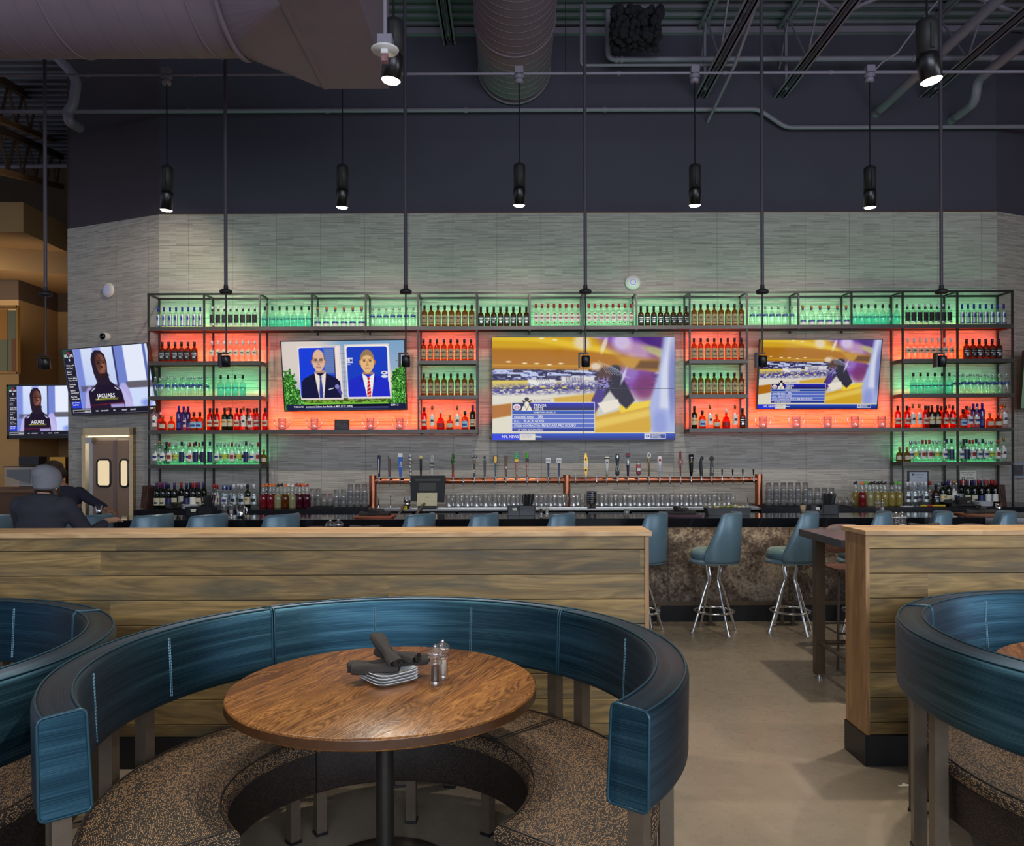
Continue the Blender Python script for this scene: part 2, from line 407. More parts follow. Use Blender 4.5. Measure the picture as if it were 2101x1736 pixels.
# back wall: tile below, dark paint above
m = MB(); m.box(AX, BX, WY, WY+.2, 0, zt); struct(m, 'wall_back', TILE)
m = MB(); m.box(AX, BX, WY+.012, WY+.2, zt, 7.5); struct(m, 'wall_back_upper', PAINT)
m = MB(); m.box(AX, BX, WY-.004, WY+.01, zt, zt+.012); struct(m, 'trim_1', M('copper_trim', (120, 84, 66), .4, .7))
ang = math.atan2(.65, -1.57)
def angled(nm, ax, d, L):
    o = MB(); o.box(0, L, 0, .2, 0, zt) if d > 0 else o.box(-L, 0, 0, .2, 0, zt)
    rz = math.atan(.65/1.57)*(1 if d > 0 else -1)
    struct(o, 'wall_'+nm, TILE, loc=(ax, WY, 0), rot=(0, 0, rz))
    o = MB(); o.box(0, L, .012, .2, zt, 7.5) if d > 0 else o.box(-L, 0, .012, .2, zt, 7.5)
    struct(o, 'wall_'+nm+'_upper', M('dark_wall_paint_warm_lit', (70, 62, 68), .8, vary=.04, scale=3) if d < 0 else PAINT, loc=(ax, WY, 0), rot=(0, 0, rz))  # left wall: warm light put into its copy of the dark paint
angled('left', AX, -1, 1.70); angled('right', BX, 1, 3.5)
light('left_wall_warm_fill', 'SPOT', (-3.2, 8.3, 5.4), (-5.5, 10.7, 2.4), 170, (1, .84, .66), spot_size=math.radians(70), spot_blend=.8, shadow_soft_size=.08)  # added warm spot without a fixture, brightens the left wall and doors
# frame of the left angled wall
LA = Vector((AX, WY, 0)); LD = Vector((-1.57, .65, 0)).normalized(); LN = Vector((-.65, -1.57, 0)).normalized()
def onleft(px, py, off=0):
    """the point of the left angled wall seen at (px,py), off metres in front of it"""
    d = P(px, py, 1)-Vector((0, 0, EYE)); o = LA+LN*off
    t = (o.x*LN.x+o.y*LN.y)/(d.x*LN.x+d.y*LN.y); return Vector((0, 0, EYE))+d*t
def lu(p): return (p-LA).dot(LD)
# return of the left wall end
m = MB(); e = LA+LD*1.70
m.prism([(e.x, e.y), (e.x-LN.x*.2, e.y-LN.y*.2), (e.x-LN.x*.2+2.2, 16), (e.x+2.4, 16)], 0, 7.5); struct(m, 'wall_left_return', BROWNWALL)
# far room to the left
FY = 15.0
zf = EYE+(930-637)*FY/F
m = MB(); m.box(-16, -3, FY, FY+.2, 0, zf); struct(m, 'wall_far', TANWALL)
m = MB(); m.box(-16, -3, FY, FY+.2, zf, 7.5); struct(m, 'wall_far_upper', BROWNWALL)
m = MB(); q = P(38, 600, FY-1.2); m.box(-16, q.x, FY-1.2, FY, 0, zf); m.box(-16, q.x, FY-1.2, FY, zf+.001, 5.0, 1); struct(m, 'wall_far_left', [TANWALL, BROWNWALL])
m = MB(); a = P(0, 552, 13.0); m.prism([(-12, 12.6), (-9.0, 12.9), (-6.5, 13.8), (-6.5, 15.0), (-12, 15.0)], a.z, a.z+.5); struct(m, 'ceiling_soffit', TANWALL)
m = MB(); a = P(0, 470, 12.2); m.box(-14, P(48, 450, 12.2).x, 12.2, 14.0, a.z-.05, a.z+.42); struct(m, 'ceiling_bulkhead', TANWALL)
# corrugated ceiling deck
m = MB(); prof = []; y = -5.0
while y < 17:
    prof += [(y, 7.25), (y+.05, 7.25), (y+.075, 7.30), (y+.155, 7.30)]; y += .18
prof += [(y, 7.25)]
vv = [(x, a, b) for x in (-16, 12) for a, b in prof]; n = len(prof)
m.add(vv, [(i, i+1, n+i+1, n+i) for i in range(n-1)], 0, False); m.box(-16, 12, -5, 17.2, 7.31, 7.4)
struct(m, 'ceiling', DECKM)
m = MB(); m.box(AX, BX, WY-.06, WY+.01, 7.17, 7.25); struct(m, 'trim_2', PIPE)
# the right side wall and the ends of the room beyond the picture
m = MB(); e2 = Vector((BX, WY, 0))+Vector((1.57, .65, 0)).normalized()*3.5; m.box(e2.x, e2.x+.2, -5, e2.y+.2, 0, 7.5); struct(m, 'wall_side', TANWALL)

# door in the left angled wall
def leftbox(mb, u0, u1, n0, n1, z0, z1, mi=0):
    """box in wall coordinates (u along the wall, n out of it), for an object whose origin is LA"""
    v = []
    for z in (z0, z1):
        for u, nn in ((u0, n0), (u1, n0), (u1, n1), (u0, n1)):
            p = LD*u+LN*nn; v.append((p.x, p.y, z))
    return mb.add(v, [(0,1,2,3),(7,6,5,4),(0,4,5,1),(1,5,6,2),(2,6,7,3),(3,7,4,0)], mi, False)
dl, dr_ = lu(onleft(174, 950)), lu(onleft(279, 950)); dtop = onleft(226, 878).z
door = thing('door_1', 'x', 'door', LA); del door['label']; del door['category']; door['kind'] = 'structure'
fm = MB(); leftbox(fm, dr_, dr_+.07, .0, .05, 0, dtop); leftbox(fm, dl-.07, dl, .0, .05, 0, dtop); leftbox(fm, dr_, dl, .0, .05, dtop-.10, dtop)
fm.build('door_frame', M('mirror_brass_steel', (196, 170, 130), .12, 1), door)
mid = lu(onleft(241, 950)); dm = M('door_beige', (150, 122, 100), .5, vary=.03)
RX = [(.07+.025, mid-.006, 'a'), (mid+.006, dl-.14, 'b')]
for (u0, u1, wa, wb) in ((dr_+.08, mid-.004, 250, 276), (mid+.004, lu(onleft(194, 950)), 203, 232)):
    b = MB(); leftbox(b, u0, u1, .004, .03, .02, dtop-.17); leaf = b.build('door_leaf', dm, door)
    ua, ub = lu(onleft(wb-1, 970)), lu(onleft(wa+1, 970)); za, zb = onleft(230, 998).z, onleft(230, 943).z
    ua = max(ua, u0+.02)
    def rr(u0, u1, z0, z1, r, off):
        p = []
        for cx, cz, s in ((u1-r, z1-r, 0), (u0+r, z1-r, 1), (u0+r, z0+r, 2), (u1-r, z0+r, 3)):
            for k in range(6): a = s*PI/2+k*PI/10; q = LD*(cx+r*math.cos(a))+LN*off; p.append((q.x, q.y, cz+r*math.sin(a)))
        return p
    g = MB(); g.tube(rr(ua, ub, za, zb, .05, .034), .014, 8, closed=True); g.build('window_gasket', BLACK, leaf)
    g = MB(); g.add(rr(ua, ub, za, zb, .05, .036), [tuple(range(24))], 0, False); g.build('window_pane', emis('kitchen_window_glow', (250, 226, 184), .85), leaf)
g = MB(); leftbox(g, lu(onleft(194, 950))+.006, dl-.005, .002, .02, .02, dtop-.1); g.build('side_panel', STAINLESS, door)
g = MB(); leftbox(g, mid-.02, mid+.02, .03, .045, .02, dtop-.17); g.build('astragal', M('door_edge', (120, 100, 100), .4), door)
g = MB(); leftbox(g, dr_+.08, dl-.15, .05, .07, dtop-.125, dtop-.105); g.build('light_strip', emis('door_light', (255, 220, 160), 2.5), door)
g = MB(); leftbox(g, dl-.24, dl-.12, .03, .09, dtop-.2, dtop-.13); g.build('door_closer', STAINLESS, door)

# ------------------------------------------------------------------ ducts, pipes, joists
d = thing('round_air_duct', 'huge round grey duct crossing the upper left of the room', 'duct', (-2.04, 5.8, 5.3))
m = MB(); R = .6
m.cyl((-6.5, 0, 0), (0, 0, 0), R, n=64); m.build('duct_barrel', DUCTM, d)
m = MB()
for k in range(38):
    x = -6.4+k*.17; hl = (.0, .10)
    for big in (0,):
        pts = [(x+.10*a/40, R*1.002*math.cos(2*PI*a/40), R*1.002*math.sin(2*PI*a/40)) for a in range(41)]
        m.tube(pts, .0032 if k % 6 else .009, 6)
m.build('spiral_seam', DUCTM, d)
m = MB(); m.tube([(0, R*1.02*math.cos(2*PI*a/48), R*1.02*math.sin(2*PI*a/48)) for a in range(48)], .02, 8, closed=True); m.build('collar', DUCTM, d)
# transition: circle to rectangle and the rectangular duct coming towards the room
m = MB(); n = 48; x1 = .515; yb, yf, z0, z1 = .6, -.6, -.62, .6
sq = [(x1, yb, z1), (x1, yf, z1), (x1, yf, z0), (x1, yb, z0)]
ci = [(0.01, R*math.cos(2*PI*a/n), R*math.sin(2*PI*a/n)) for a in range(n)]
v = ci+sq; f = []
cor = {0: n+0, 1: n+1, 2: n+2, 3: n+3}
for a in range(n):
    qd = int(a//(n/4)); c = cor[qd]; f.append((a, (a+1) % n, c))
for qd in range(4):
    a = int((qd+1)*n/4) % n; f.append((a, cor[(qd+1) % 4], cor[qd]))
m.add(v, f, 0, False); m.build('duct_transition', DUCTM, d)
m = MB(); m.box(x1, x1+.53, -3.2, .6, -.62, .6); m.build('rectangular_trunk', DUCTM, d)
m = MB()
for yy in (-2.2, -1.0): m.box(x1-.02, x1+.55, yy, yy+.03, -.64, .62)
m.box(x1-.004, x1+.03, -3.2, .6, -.626, -.618); m.build('flange', DUCTM, d)

d = thing('spiral_air_duct', 'round spiral duct running into the dark wall above the video wall', 'duct', (.05, 0, 6.72))
m = MB(); m.cyl((0, 3.5, 0), (0, WY-.002, 0), .46, n=56); m.build('duct_barrel', DUCTM, d)
m = MB()
for k in range(45):
    y = 3.6+k*.145
    pts = [(.463*math.cos(2*PI*a/40), y+.14*a/40, .463*math.sin(2*PI*a/40)) for a in range(41)]
    m.tube(pts, .0035, 5)
for y in (9.0, 10.2): m.tube([(.468*math.cos(2*PI*a/40), y, .468*math.sin(2*PI*a/40)) for a in range(40)], .012, 6, closed=True)
m.build('spiral_seam', DUCTM, d)

def pipe(name, label, pts, r, mat=PIPE, extra=None, cat='pipe'):
    m = MB(); pts = [Vector(p) for p in pts]
    # round the corners
    q = [pts[0]]
    for a, b, c in zip(pts, pts[1:], pts[2:]):
        k = min(r*3.0, (b-a).length*.45, (c-b).length*.45); p0 = b+(a-b).normalized()*k; p1 = b+(c-b).normalized()*k
        for t in (0, .25, .5, .75, 1): q.append((1-t)**2*p0+2*t*(1-t)*b+t*t*p1)
    q.append(pts[-1]); m.tube(q, r, 12)
    if extra: extra(m)
    o = m.build(name, mat); return tag(o, label, cat)
def couplings(xs, Y, z, r, w=.04):
    def fn(m):
        for x in xs: m.cyl((x, Y, z), (x+w, Y, z), r*1.25, n=12); m.tube([(x+w/2, Y, z-r*1.4), (x+w/2, Y+.02, z+r*1.2)], .006, 6)
    return fn
YC = 8.1
zc = P(1050, 151, YC).z
pipe('conduit', 'thin conduit crossing in front of the dark wall, carrying the pendant lamps', [(-9, YC, zc), (9, YC, zc)], .014, extra=couplings([-5.5+i*1.1 for i in range(12)], YC, zc, .014))
pipe('conduit', 'second thin conduit running just behind the lamp-carrying conduit', [(-9, YC+.09, zc+.04), (9, YC+.09, zc+.04)], .011)
a, b, c_, e_ = P(0, 230, 10.15), P(1555, 221, 10.15), P(1612, 265, 10.15), P(2140, 265, 10.15)
pipe('wall_pipe', 'long grey pipe along the dark wall with a step down at right', [(-9, 10.14, a.z), (b.x, 10.14, a.z), (c_.x, 10.14, a.z-.24), (e_.x+.02, 10.14, a.z-.24)], .028,
     extra=couplings([-4.2, -2.4, -.6, 1.2], 10.14, a.z, .028))
p0 = P(1262, 122, 9.8)
pipe('water_pipe', 'grey pipe across upper right ceiling, highest horizontal one', [(P(1247, -40, 9.8).x, 9.8, 7.24), (P(1247, 110, 9.8).x, 9.8, p0.z), (7.4, 9.8, p0.z)], .033,
     extra=couplings([P(1262, 0, 9.8).x, P(1272, 0, 9.8).x, P(1870, 0, 9.8).x, P(2030, 0, 9.8).x], 9.8, p0.z, .033))
p1 = P(1200, 134, 9.6)
pipe('gas_pipe', 'thin grey pipe ending in a sloping branch, upper right ceiling', [(P(1192, -40, 9.6).x, 9.6, 7.2), (P(1192, 133, 9.6).x, 9.6, p1.z), (P(1508, 133, 9.6).x, 9.6, p1.z)], .017)
pipe('sloping_pipe', 'thin sloping pipe meeting the dark wall between two joists', [(P(1452, 250, 10.25).x, 10.25, P(1452, 250, 10.25).z), P(1508, 133, 9.3), P(1562, -20, 8.6)], .02)
q = P(1797, 233, 10.25)
pipe('sprinkler_main', 'thick straight pipe entering the dark wall, upper right', [(q.x, 3.0, q.z), (q.x, 10.26, q.z)], .056)
q = P(1952, 247, 10.25); w_ = P(1995, 205, 9.6); z2 = P(1982, 180, 9.45)
pipe('drain_pipe', 'thick pipe with an elbow entering the dark wall, far upper right', [(q.x, 10.26, q.z), (q.x, 9.72, q.z), (q.x-.04, 9.62, q.z+.22), (q.x-.04, 3.0, q.z+.22)], .058)
pipe('flexible_cable', 'wavy thin cable rising from a pendant junction to the ceiling, right', [P(1793, 146, 8.1), P(1810, 128, 8.1), P(1842, 108, 8.1), P(1880, 55, 8.1), P(1930, -5, 8.1)], .009, cat='cable')
pipe('branch_duct', 'bent grey pipe at the top of the left wall end', [P(70, 70, 9.9), P(140, 140, 9.9), P(158, 165, 9.9), P(150, 215, 9.9), P(138, 232, 9.9), P(142, 250, 9.9), P(163, 262, 10.3)], .062)
pipe('far_conduit', 'thin brown conduit far left, below the thick pipe', [P(-30, 343, 12), P(139, 341, 12)], .03)

def joist(X, label, zb=6.34, Y0=3.0, Y1=WY+.02):
    t = thing('roof_joist', label, 'joist', (X, 0, 0), group='steel roof joists')
    m = MB()
    for s in (-1, 1):
        m.box(s*.035-.012 if s > 0 else -.047-.012, s*.035+.024 if s > 0 else -.023, Y0, Y1-.02, zb, zb+.012)
        m.box(s*.025-.004, s*.025+.004, Y0, Y1-.02, zb, zb+.055)
        m.box(s*.06-.025, s*.06+.025, Y0, Y1-.02, zb, zb+.008)
    m.build('bottom_chord', PIPE, t)
    m = MB()
    for s in (-1, 1): m.box(s*.03-.022, s*.03+.022, Y0, Y1-.02, 7.20, 7.248)
    m.build('top_chord', PIPE, t)
    m = MB(); y = Y0+.1; k = 0
    while y < Y1-.5:
        m.cyl((0, y, zb+.03), (0, y+.62, 7.2), .013, n=6); m.cyl((0, y+.62, 7.2), (0, y+1.24, zb+.03), .013, n=6); y += 1.24
    m.bar((0, Y1-.25, 7.2), (0, Y1-.25, zb), .03, .03); m.build('web_rods', PIPE, t)
    return t
for X, l in ((2.49, 'steel roof joist, first to the right of the spiral duct'), (3.53, 'steel roof joist, second to the right of the spiral duct'),
             (5.44, 'steel roof joist behind the right hot ceiling lamp'), (-.80, 'short greenish joist left of the spiral duct'), (7.2, 'steel roof joist at the far right edge')):
    joist(X, l, 6.34 if X > 0 and X < 7 else 6.6 if X > 6 else 7.05)
for X0, X1, l in ((2.49, 3.53, 'first and second joist right of the spiral duct'), (3.53, 5.44, 'second joist and the one behind the hot lamp'), (5.44, 7.2, 'two rightmost joists')):
    m = MB(); y = 8.4; m.bar((X0, y, 7.2), (X1, y, 6.4), .03, .03); m.bar((X0, y+.02, 6.4), (X1, y+.02, 7.2), .03, .03)
    tag(m.build('cross_bracing', PIPE), 'crossed angle-iron bracing between the '+l, 'bracing')

def far_joist(x0, y0, x1, y1, label):
    a, b = P(x0, y0, 9.6), P(x1, y1, 14.5)
    t = thing('roof_joist', label, 'joist', (0, 0, 0), group='far left roof joists'); dz = Vector((0, 0, -.55))
    m = MB(); m.bar(a, b, .10, .10); m.build('top_chord', BROWNWALL, t); m = MB(); m.bar(a+dz, b+dz, .10, .08); m.build('bottom_chord', TANWALL, t)
    m = MB()
    for i in range(6):
        p, r_ = a.lerp(b, i/6), a.lerp(b, (i+.5)/6)+dz; m.bar(p, r_, .03, .03); m.bar(r_, a.lerp(b, (i+1)/6), .03, .03)
    m.build('web_rods', BROWNWALL, t)
far_joist(-40, 250, 125, 322, 'warm-lit steel joist seen far left beyond the wall end')
far_joist(-60, 130, 118, 232, 'dark steel joist far left, above the warm-lit one')
# insulation bundle near the spiral duct
m = MB(); c0 = P(1306, 30, 9.3); c0.z -= .12
for i in range(420):
    m.ell((c0.x+random.uniform(-.28, .28), 9.3+random.uniform(-.2, .2), c0.z+random.uniform(-.22, .15)), random.uniform(.02, .055), 4)
tag(m.build('insulation_bundle', M('dark_fuzz', (32, 32, 38), 1, vary=.3, scale=60)), 'dark fuzzy insulation bundle hanging right of the spiral duct', 'insulation')
m = MB()
for i in range(3): m.cyl(P(1160, -30, 8.2), P(1160, 146, 8.2), .004, n=5) if i == 0 else None
tag(m.build('hanger_wire', STEEL), 'thin hanger wire just right of the spiral duct', 'wire')
# ------------------------------------------------------------------ bottle rack
RY = 9.90; RB = 10.20
SH = [3.30, 2.865, 2.425, 1.992, 1.56]      # shelf tops
TOPZ = 3.72; CZ = 1.03; CF = 9.30           # counter top height, counter front
BX_ = [306, 420, 534, 641, 751.5, 859, 979, 1088, 1197, 1307, 1416, 1533.5, 1639, 1748, 1853, 1965, 2078]
def rx(px): return (px-PX)*RY/F
bx = [rx(p) for p in BX_]
rack = thing('bottle_rack', 'black steel open bottle rack wrapping around the three big screens', 'rack')
full = {0, 1, 2, 14, 15, 16}; midc = {5, 6, 10, 11}
for i, x in enumerate(bx):
    z0 = CZ if i in full else SH[3]-.05 if i in midc else SH[0]-.06
    m = MB(); m.box(x-.011, x+.011, RY-.011, RY+.011, z0, TOPZ); m.build('post', STEEL, rack)
    m = MB(); m.box(x-.011, x+.011, RB-.011, RB+.011, z0, TOPZ-.0); m.build('post', STEEL, rack)
    m = MB(); m.box(x-.011, x+.011, RY, RB, TOPZ-.012, TOPZ+.01); m.build('crossbar', STEEL, rack)
for y in (RY, RB):
    m = MB(); m.box(bx[0]-.012, bx[-1]+.012, y-.012, y+.012, TOPZ-.012, TOPZ+.012); m.build('top_rail', STEEL, rack)
green, red = emis('green_shelf_led', (90, 225, 140), 1.15), emis('red_shelf_led', (255, 62, 24), 1.75)
white_dim = emis('green_shelf_led_dim', (110, 225, 160), .7)
RUNS = {0: [(0, 16)], 1: [(0, 2), (5, 6), (10, 11), (14, 16)], 2: [(0, 2), (5, 6), (10, 11), (14, 16)], 3: [(0, 6), (10, 16)], 4: [(0, 2), (14, 16)]}
LEDC = {0: green, 1: red, 2: green, 3: red, 4: green}
SHELF_LIP = M('shelf_steel', (84, 80, 78), .4, .5)
for r, runs in RUNS.items():
    for a, b in runs:
        z = SH[r]; x0, x1 = bx[a], bx[b]
        if b == 2 and r in (1, 2, 4): pass
        m = MB(); m.box(x0-.01, x1+.01, RY-.016, RY+.004, z-.045, z+.002); m.box(x0-.01, x1+.01, RB-.02, RB+.004, z-.03, z-.004)
        m.box(x0-.01, x0+.01, RY, RB, z-.045, z+.002); m.box(x1-.01, x1+.01, RY, RB, z-.045, z+.002)
        m.box(x0, x1, RY, RB, z-.012, z-.006); m.build('shelf', SHELF_LIP, rack)
        m = MB()
        for k in range(a, b): m.box(bx[k]+.014, bx[k+1]-.014, RY+.10, RB-.03, z-.006, z+.0)
        m.build('glowing_shelf_panel', LEDC[r], rack)
        if r in (0, 1, 2, 3, 4) and not (r == 0 and False):
            segs = [(a, b)]
            for s0, s1 in segs:
                m = MB(); m.box(bx[s0], bx[s1], RY-.014, RY-.010, z+.105, z+.109); m.build('bottle_guard_wire', STEEL, rack)
# led strips tucked under the shelf above, by the wall (they light the tiles)
for r, runs in RUNS.items():
    for a, b in runs:
        m = MB()
        for k in range(a, b): m.box(bx[k]+.03, bx[k+1]-.03, RB+.008, RB+.020, SH[r]+.0, SH[r]+.012)
        m.build('led_strip', LEDC[r], rack)
light_c = {0: (.22, 1, .42), 1: (1, .058, .0), 2: (.20, 1, .40), 3: (1, .066, .0), 4: (.22, 1, .42)}
for r, runs in RUNS.items():
    for a, b in runs:
        x0, x1 = bx[a], bx[b]; L = x1-x0
        pw = {0: 2.5, 1: 8.5, 2: 2.3, 3: 9.5, 4: 2.5}[r]
        o = light('shelf_led_light', 'AREA', ((x0+x1)/2, 10.09, SH[r]+.02), ((x0+x1)/2, 10.24, SH[r]+.26), pw*L, light_c[r], shape='RECTANGLE', size=L-.06, size_y=.08, spread=math.radians(125))

# ------------------------------------------------------------------ bottles
def arcprof(r0, z0, r1, z1, n=4):   # quarter-round shoulder
    return [(r1+(r0-r1)*math.cos(i*PI/2/n), z0+(z1-z0)*math.sin(i*PI/2/n)) for i in range(n+1)]
def mk_bottle(name, H, r, zs, zn, rn, body, cap, lab=None, sq=0, caph=.04, rc=None, lab2=None, lip=True, tall_cap=False, neckcol=None, front=True):
    def b():
        t = thing(name, 'x', 'bottle')
        prof = [(0, .001), (r*.86, .001), (r, .008, sq), (r, zs, sq)]
        if sq:
            prof += [(a, b_, sq*(1-k/4)) for k, (a, b_) in enumerate(arcprof(r, zs, rn, zn)[1:])]
        else: prof += arcprof(r, zs, rn, zn)[1:]
        prof += [(rn, H-caph), (rn*1.0, H-caph+.004)]
        prof = [(p[0], p[1], p[2] if len(p) > 2 else 0.0) for p in prof]; prof[1] = (*prof[1][:2], sq)
        m = MB(); m.lathe(prof, 16, sq=0.0); m.build('glass_body', body, t)
        m = MB(); c = rc or rn*1.12; m.lathe([(0, H-caph-.002), (c, H-caph-.002), (c, H-.003), (c*.9, H), (0, H)], 10)
        if neckcol: m.lathe([(rn*1.06, zn+.012), (rn*1.06, H-caph)], 10, mi=1)
        m.build('cap', [cap, neckcol or cap], t)
        if lab:
            (z0, z1, lm) = lab; m = MB(); rr = r+.0012
            w = 1.15 if sq else 1.25
            m.lathe([(rr, z0, sq), (rr, z1, sq)], 10, a0=-PI/2-w, a1=-PI/2+w)
            mats = [lm]
            if lab2:
                for q in lab2: m.lathe([(rr+.0008, q[0], sq), (rr+.0008, q[1], sq)], 6, a0=-PI/2-q[3], a1=-PI/2+q[3], mi=len(mats)); mats.append(q[2])
            m.build('label', mats, t)
        return t
    return b
cb, cbl, cr, cwh, ccork = C('cap_blue', (28, 36, 150)), C('cap_black', (24, 24, 28)), C('cap_red', (170, 30, 34)), C('cap_white', (220, 222, 222)), C('cap_cork', (190, 120, 70))
ltan, lblk, lwh, lcream = C('label_tan', (156, 138, 104), .7), C('label_black', (22, 22, 24), .6), C('label_white', (225, 224, 216), .6), C('label_cream', (205, 196, 168), .7)
lblue, lsilver, lred, lgold = C('label_blue', (30, 60, 140), .5), C('label_silver', (176, 184, 184), .3, .6), C('label_red', (160, 36, 34), .6), C('label_gold', (196, 152, 64), .4, .5)
cor, cgr, cye, cpu = C('cap_orange', (230, 110, 24)), C('cap_green', (90, 190, 50)), C('cap_yellow', (240, 200, 40)), C('cap_purple', (90, 50, 140))
BK = {
 'bluecap': ('slim clear vodka bottle with blue cap', mk_bottle('vodka_bottle', .272, .030, .175, .20, .012, G_CLEAR, cb, (.03, .17, lsilver), .5, .055, .013, [(.022, .034, lblue, 1.2), (.10, .15, lblue, .35)])),
 'blacklab': ('square clear vodka bottle with black label', mk_bottle('vodka_bottle', .275, .032, .18, .205, .013, G_CLEAR, cwh, (.06, .17, lblk), .8, .03, .014, [(.035, .055, lsilver, .8), (.045, .05, lred, .3)], neckcol=cbl)),
 'turq': ('teal-tinted round bottle with dark stopper', mk_bottle('tequila_bottle', .275, .040, .12, .185, .012, G_TEAL, cbl, (.10, .115, C('script_teal', (40, 110, 120))), 0, .045, .014)),
 'dome': ('dome-shouldered clear bottle with cork and blue label', mk_bottle('tequila_bottle', .265, .042, .10, .195, .013, G_CLEAR, ccork, (.012, .06, lwh), 0, .035, .018, [(.05, .075, lblue, 1.25)], neckcol=lblue)),
 'abso': ('clear round vodka bottle with blue lettering', mk_bottle('vodka_bottle', .255, .034, .14, .185, .014, G_CLEAR, C('cap_silver', (180, 190, 190), .3, .6), (.125, .15, lblue), 0, .03, .015, [(.155, .162, lblue, .5)])),
 'amber': ('amber whiskey bottle with tan label', mk_bottle('whiskey_bottle', .285, .037, .175, .215, .014, G_AMBER, cbl, (.03, .155, ltan), .2, .045, .0155, [(.05, .06, C('label_brown', (70, 48, 30)), .7), (.10, .125, C('label_brown', (70, 48, 30)), .35)])),
 'jack': ('square brown whiskey bottle with black label', mk_bottle('whiskey_bottle', .262, .039, .145, .185, .015, G_BROWN, cbl, (.03, .14, lblk), .8, .055, .0165, [(.105, .118, lsilver, .7), (.05, .075, lsilver, .4), (.085, .09, lsilver, .8)])),
 'gin': ('clear gin bottle with red cap', mk_bottle('gin_bottle', .295, .034, .185, .215, .014, G_CLEAR, cr, (.07, .15, lwh), .7, .05, .0165, [(.155, .17, lred, .4), (.04, .055, lred, .3), (.10, .13, C('label_pink', (170, 110, 110)), .5)])),
 'paper': ('clear square bottle with white paper label', mk_bottle('tequila_bottle', .275, .034, .17, .19, .013, G_CLEAR, lwh, (.085, .15, lcream), .8, .05, .015, [(.115, .125, C('ink', (40, 40, 44)), .4)])),
 'tallblue': ('tall cobalt blue bottle', mk_bottle('vodka_bottle', .315, .032, .21, .245, .014, G_BLUE, cb, (.03, .10, lblue), 0, .05, .015)),
 'scotch': ('dark green whisky bottle with pale label', mk_bottle('whiskey_bottle', .29, .037, .18, .21, .014, G_GREEN, cbl, (.05, .14, lcream), .4, .05, .016, [(.10, .12, lgold, .7)])),
 'redliq': ('red-brown liquor bottle with dark neck', mk_bottle('liquor_bottle', .285, .036, .175, .215, .014, G_RED, cbl, (.05, .13, lcream), .3, .05, .016, [(.08, .10, lred, .8)])),
 'roundred': ('round red liqueur flask', mk_bottle('liquor_bottle', .245, .050, .07, .155, .014, G_RED, cwh, (.03, .085, lred), 0, .035, .015)),
 'squat': ('squat amber flask with pale label', mk_bottle('liquor_bottle', .19, .044, .08, .125, .014, G_AMBER, ccork, (.03, .08, lcream), .3, .03, .017)),
 'bluelab': ('amber flask with light blue label', mk_bottle('liquor_bottle', .235, .046, .12, .165, .015, G_AMBER, cbl, (.03, .11, C('label_sky', (150, 190, 215))), .7, .05, .018, [(.05, .075, lblue, .6)])),
 'whlab': ('pale bottle with tall white label', mk_bottle('liquor_bottle', .305, .033, .20, .235, .013, G_CLEAR, C('cap_gold', (170, 120, 60), .3, .6), (.05, .18, lwh), .2, .05, .015, [(.10, .13, C('ink', (40, 40, 44)), .5)])),
 'clearmix': ('clear vodka bottle with white label', mk_bottle('vodka_bottle', .27, .035, .17, .20, .013, G_CLEAR, C('cap_silver', (180, 190, 190), .3, .6), (.05, .14, lwh), .3, .05, .014, [(.08, .11, lblue, .7)])),
 'redcapmix': ('clear bottle with red cap and picture label', mk_bottle('vodka_bottle', .28, .034, .18, .21, .013, G_CLEAR, cr, (.04, .15, lwh), .4, .05, .014, [(.07, .12, lred, .6)])),
 'yelmix': ('clear bottle with yellow and green label', mk_bottle('vodka_bottle', .27, .036, .17, .20, .013, G_CLEAR, C('cap_silver', (180, 190, 190), .3, .6), (.07, .13, C('label_lime', (190, 200, 70))), 0, .045, .014)),
 'darkblue': ('clear bottle with dark blue label and cap', mk_bottle('vodka_bottle', .29, .034, .19, .22, .013, G_CLEAR, C('cap_navy', (24, 30, 70)), (.03, .16, C('label_navy', (24, 32, 84))), .3, .05, .015)),
 'wine': ('dark wine bottle with red foil', mk_bottle('wine_bottle', .31, .038, .19, .235, .0145, G_WINE, lred, (.05, .14, lwh), 0, .06, .0155)),
 'winedk': ('green wine bottle with pale label', mk_bottle('wine_bottle', .315, .038, .19, .235, .0145, G_GREEN, C('foil_violet', (70, 50, 100)), (.04, .13, lcream), 0, .07, .0155, [(.06, .08, C('ink', (40, 40, 44)), .6)])),
 'winebl': ('dark wine bottle with blue label', mk_bottle('wine_bottle', .305, .038, .19, .235, .0145, G_WINE, C('cap_navy', (24, 30, 70)), (.05, .13, C('label_navy', (24, 32, 84))), 0, .06, .0155)),
 'bigclear': ('large clear tequila bottle with silver label', mk_bottle('tequila_bottle', .29, .045, .16, .22, .016, G_CLEAR, cwh, (.05, .15, lsilver), .1, .045, .018, [(.08, .12, lblk, .6)])),
}
def juice(col, cap, key):
    def b():
        t = thing('juice_bottle', 'x', 'bottle')
        m = MB(); m.lathe([(0, .001), (.040, .001), (.043, .01), (.043, .13), (.041, .142), (.032, .165), (.030, .17)], 16); m.build('juice_jar', col, t)
        m = MB(); m.lathe([(.032, .168), (.032, .18), (.024, .20), (.021, .255), (.024, .262), (.024, .27), (0, .27)], 12); m.build('neck', G_CLEAR, t)
        m = MB(); m.lathe([(.025, .262), (.026, .275), (0, .278)], 10); m.tube([(0, 0, .272), (.012, -.004, .29), (.022, -.006, .296)], [.016, .010, .004], 8); m.build('pour_cap', cap, t)
        return t
    return b
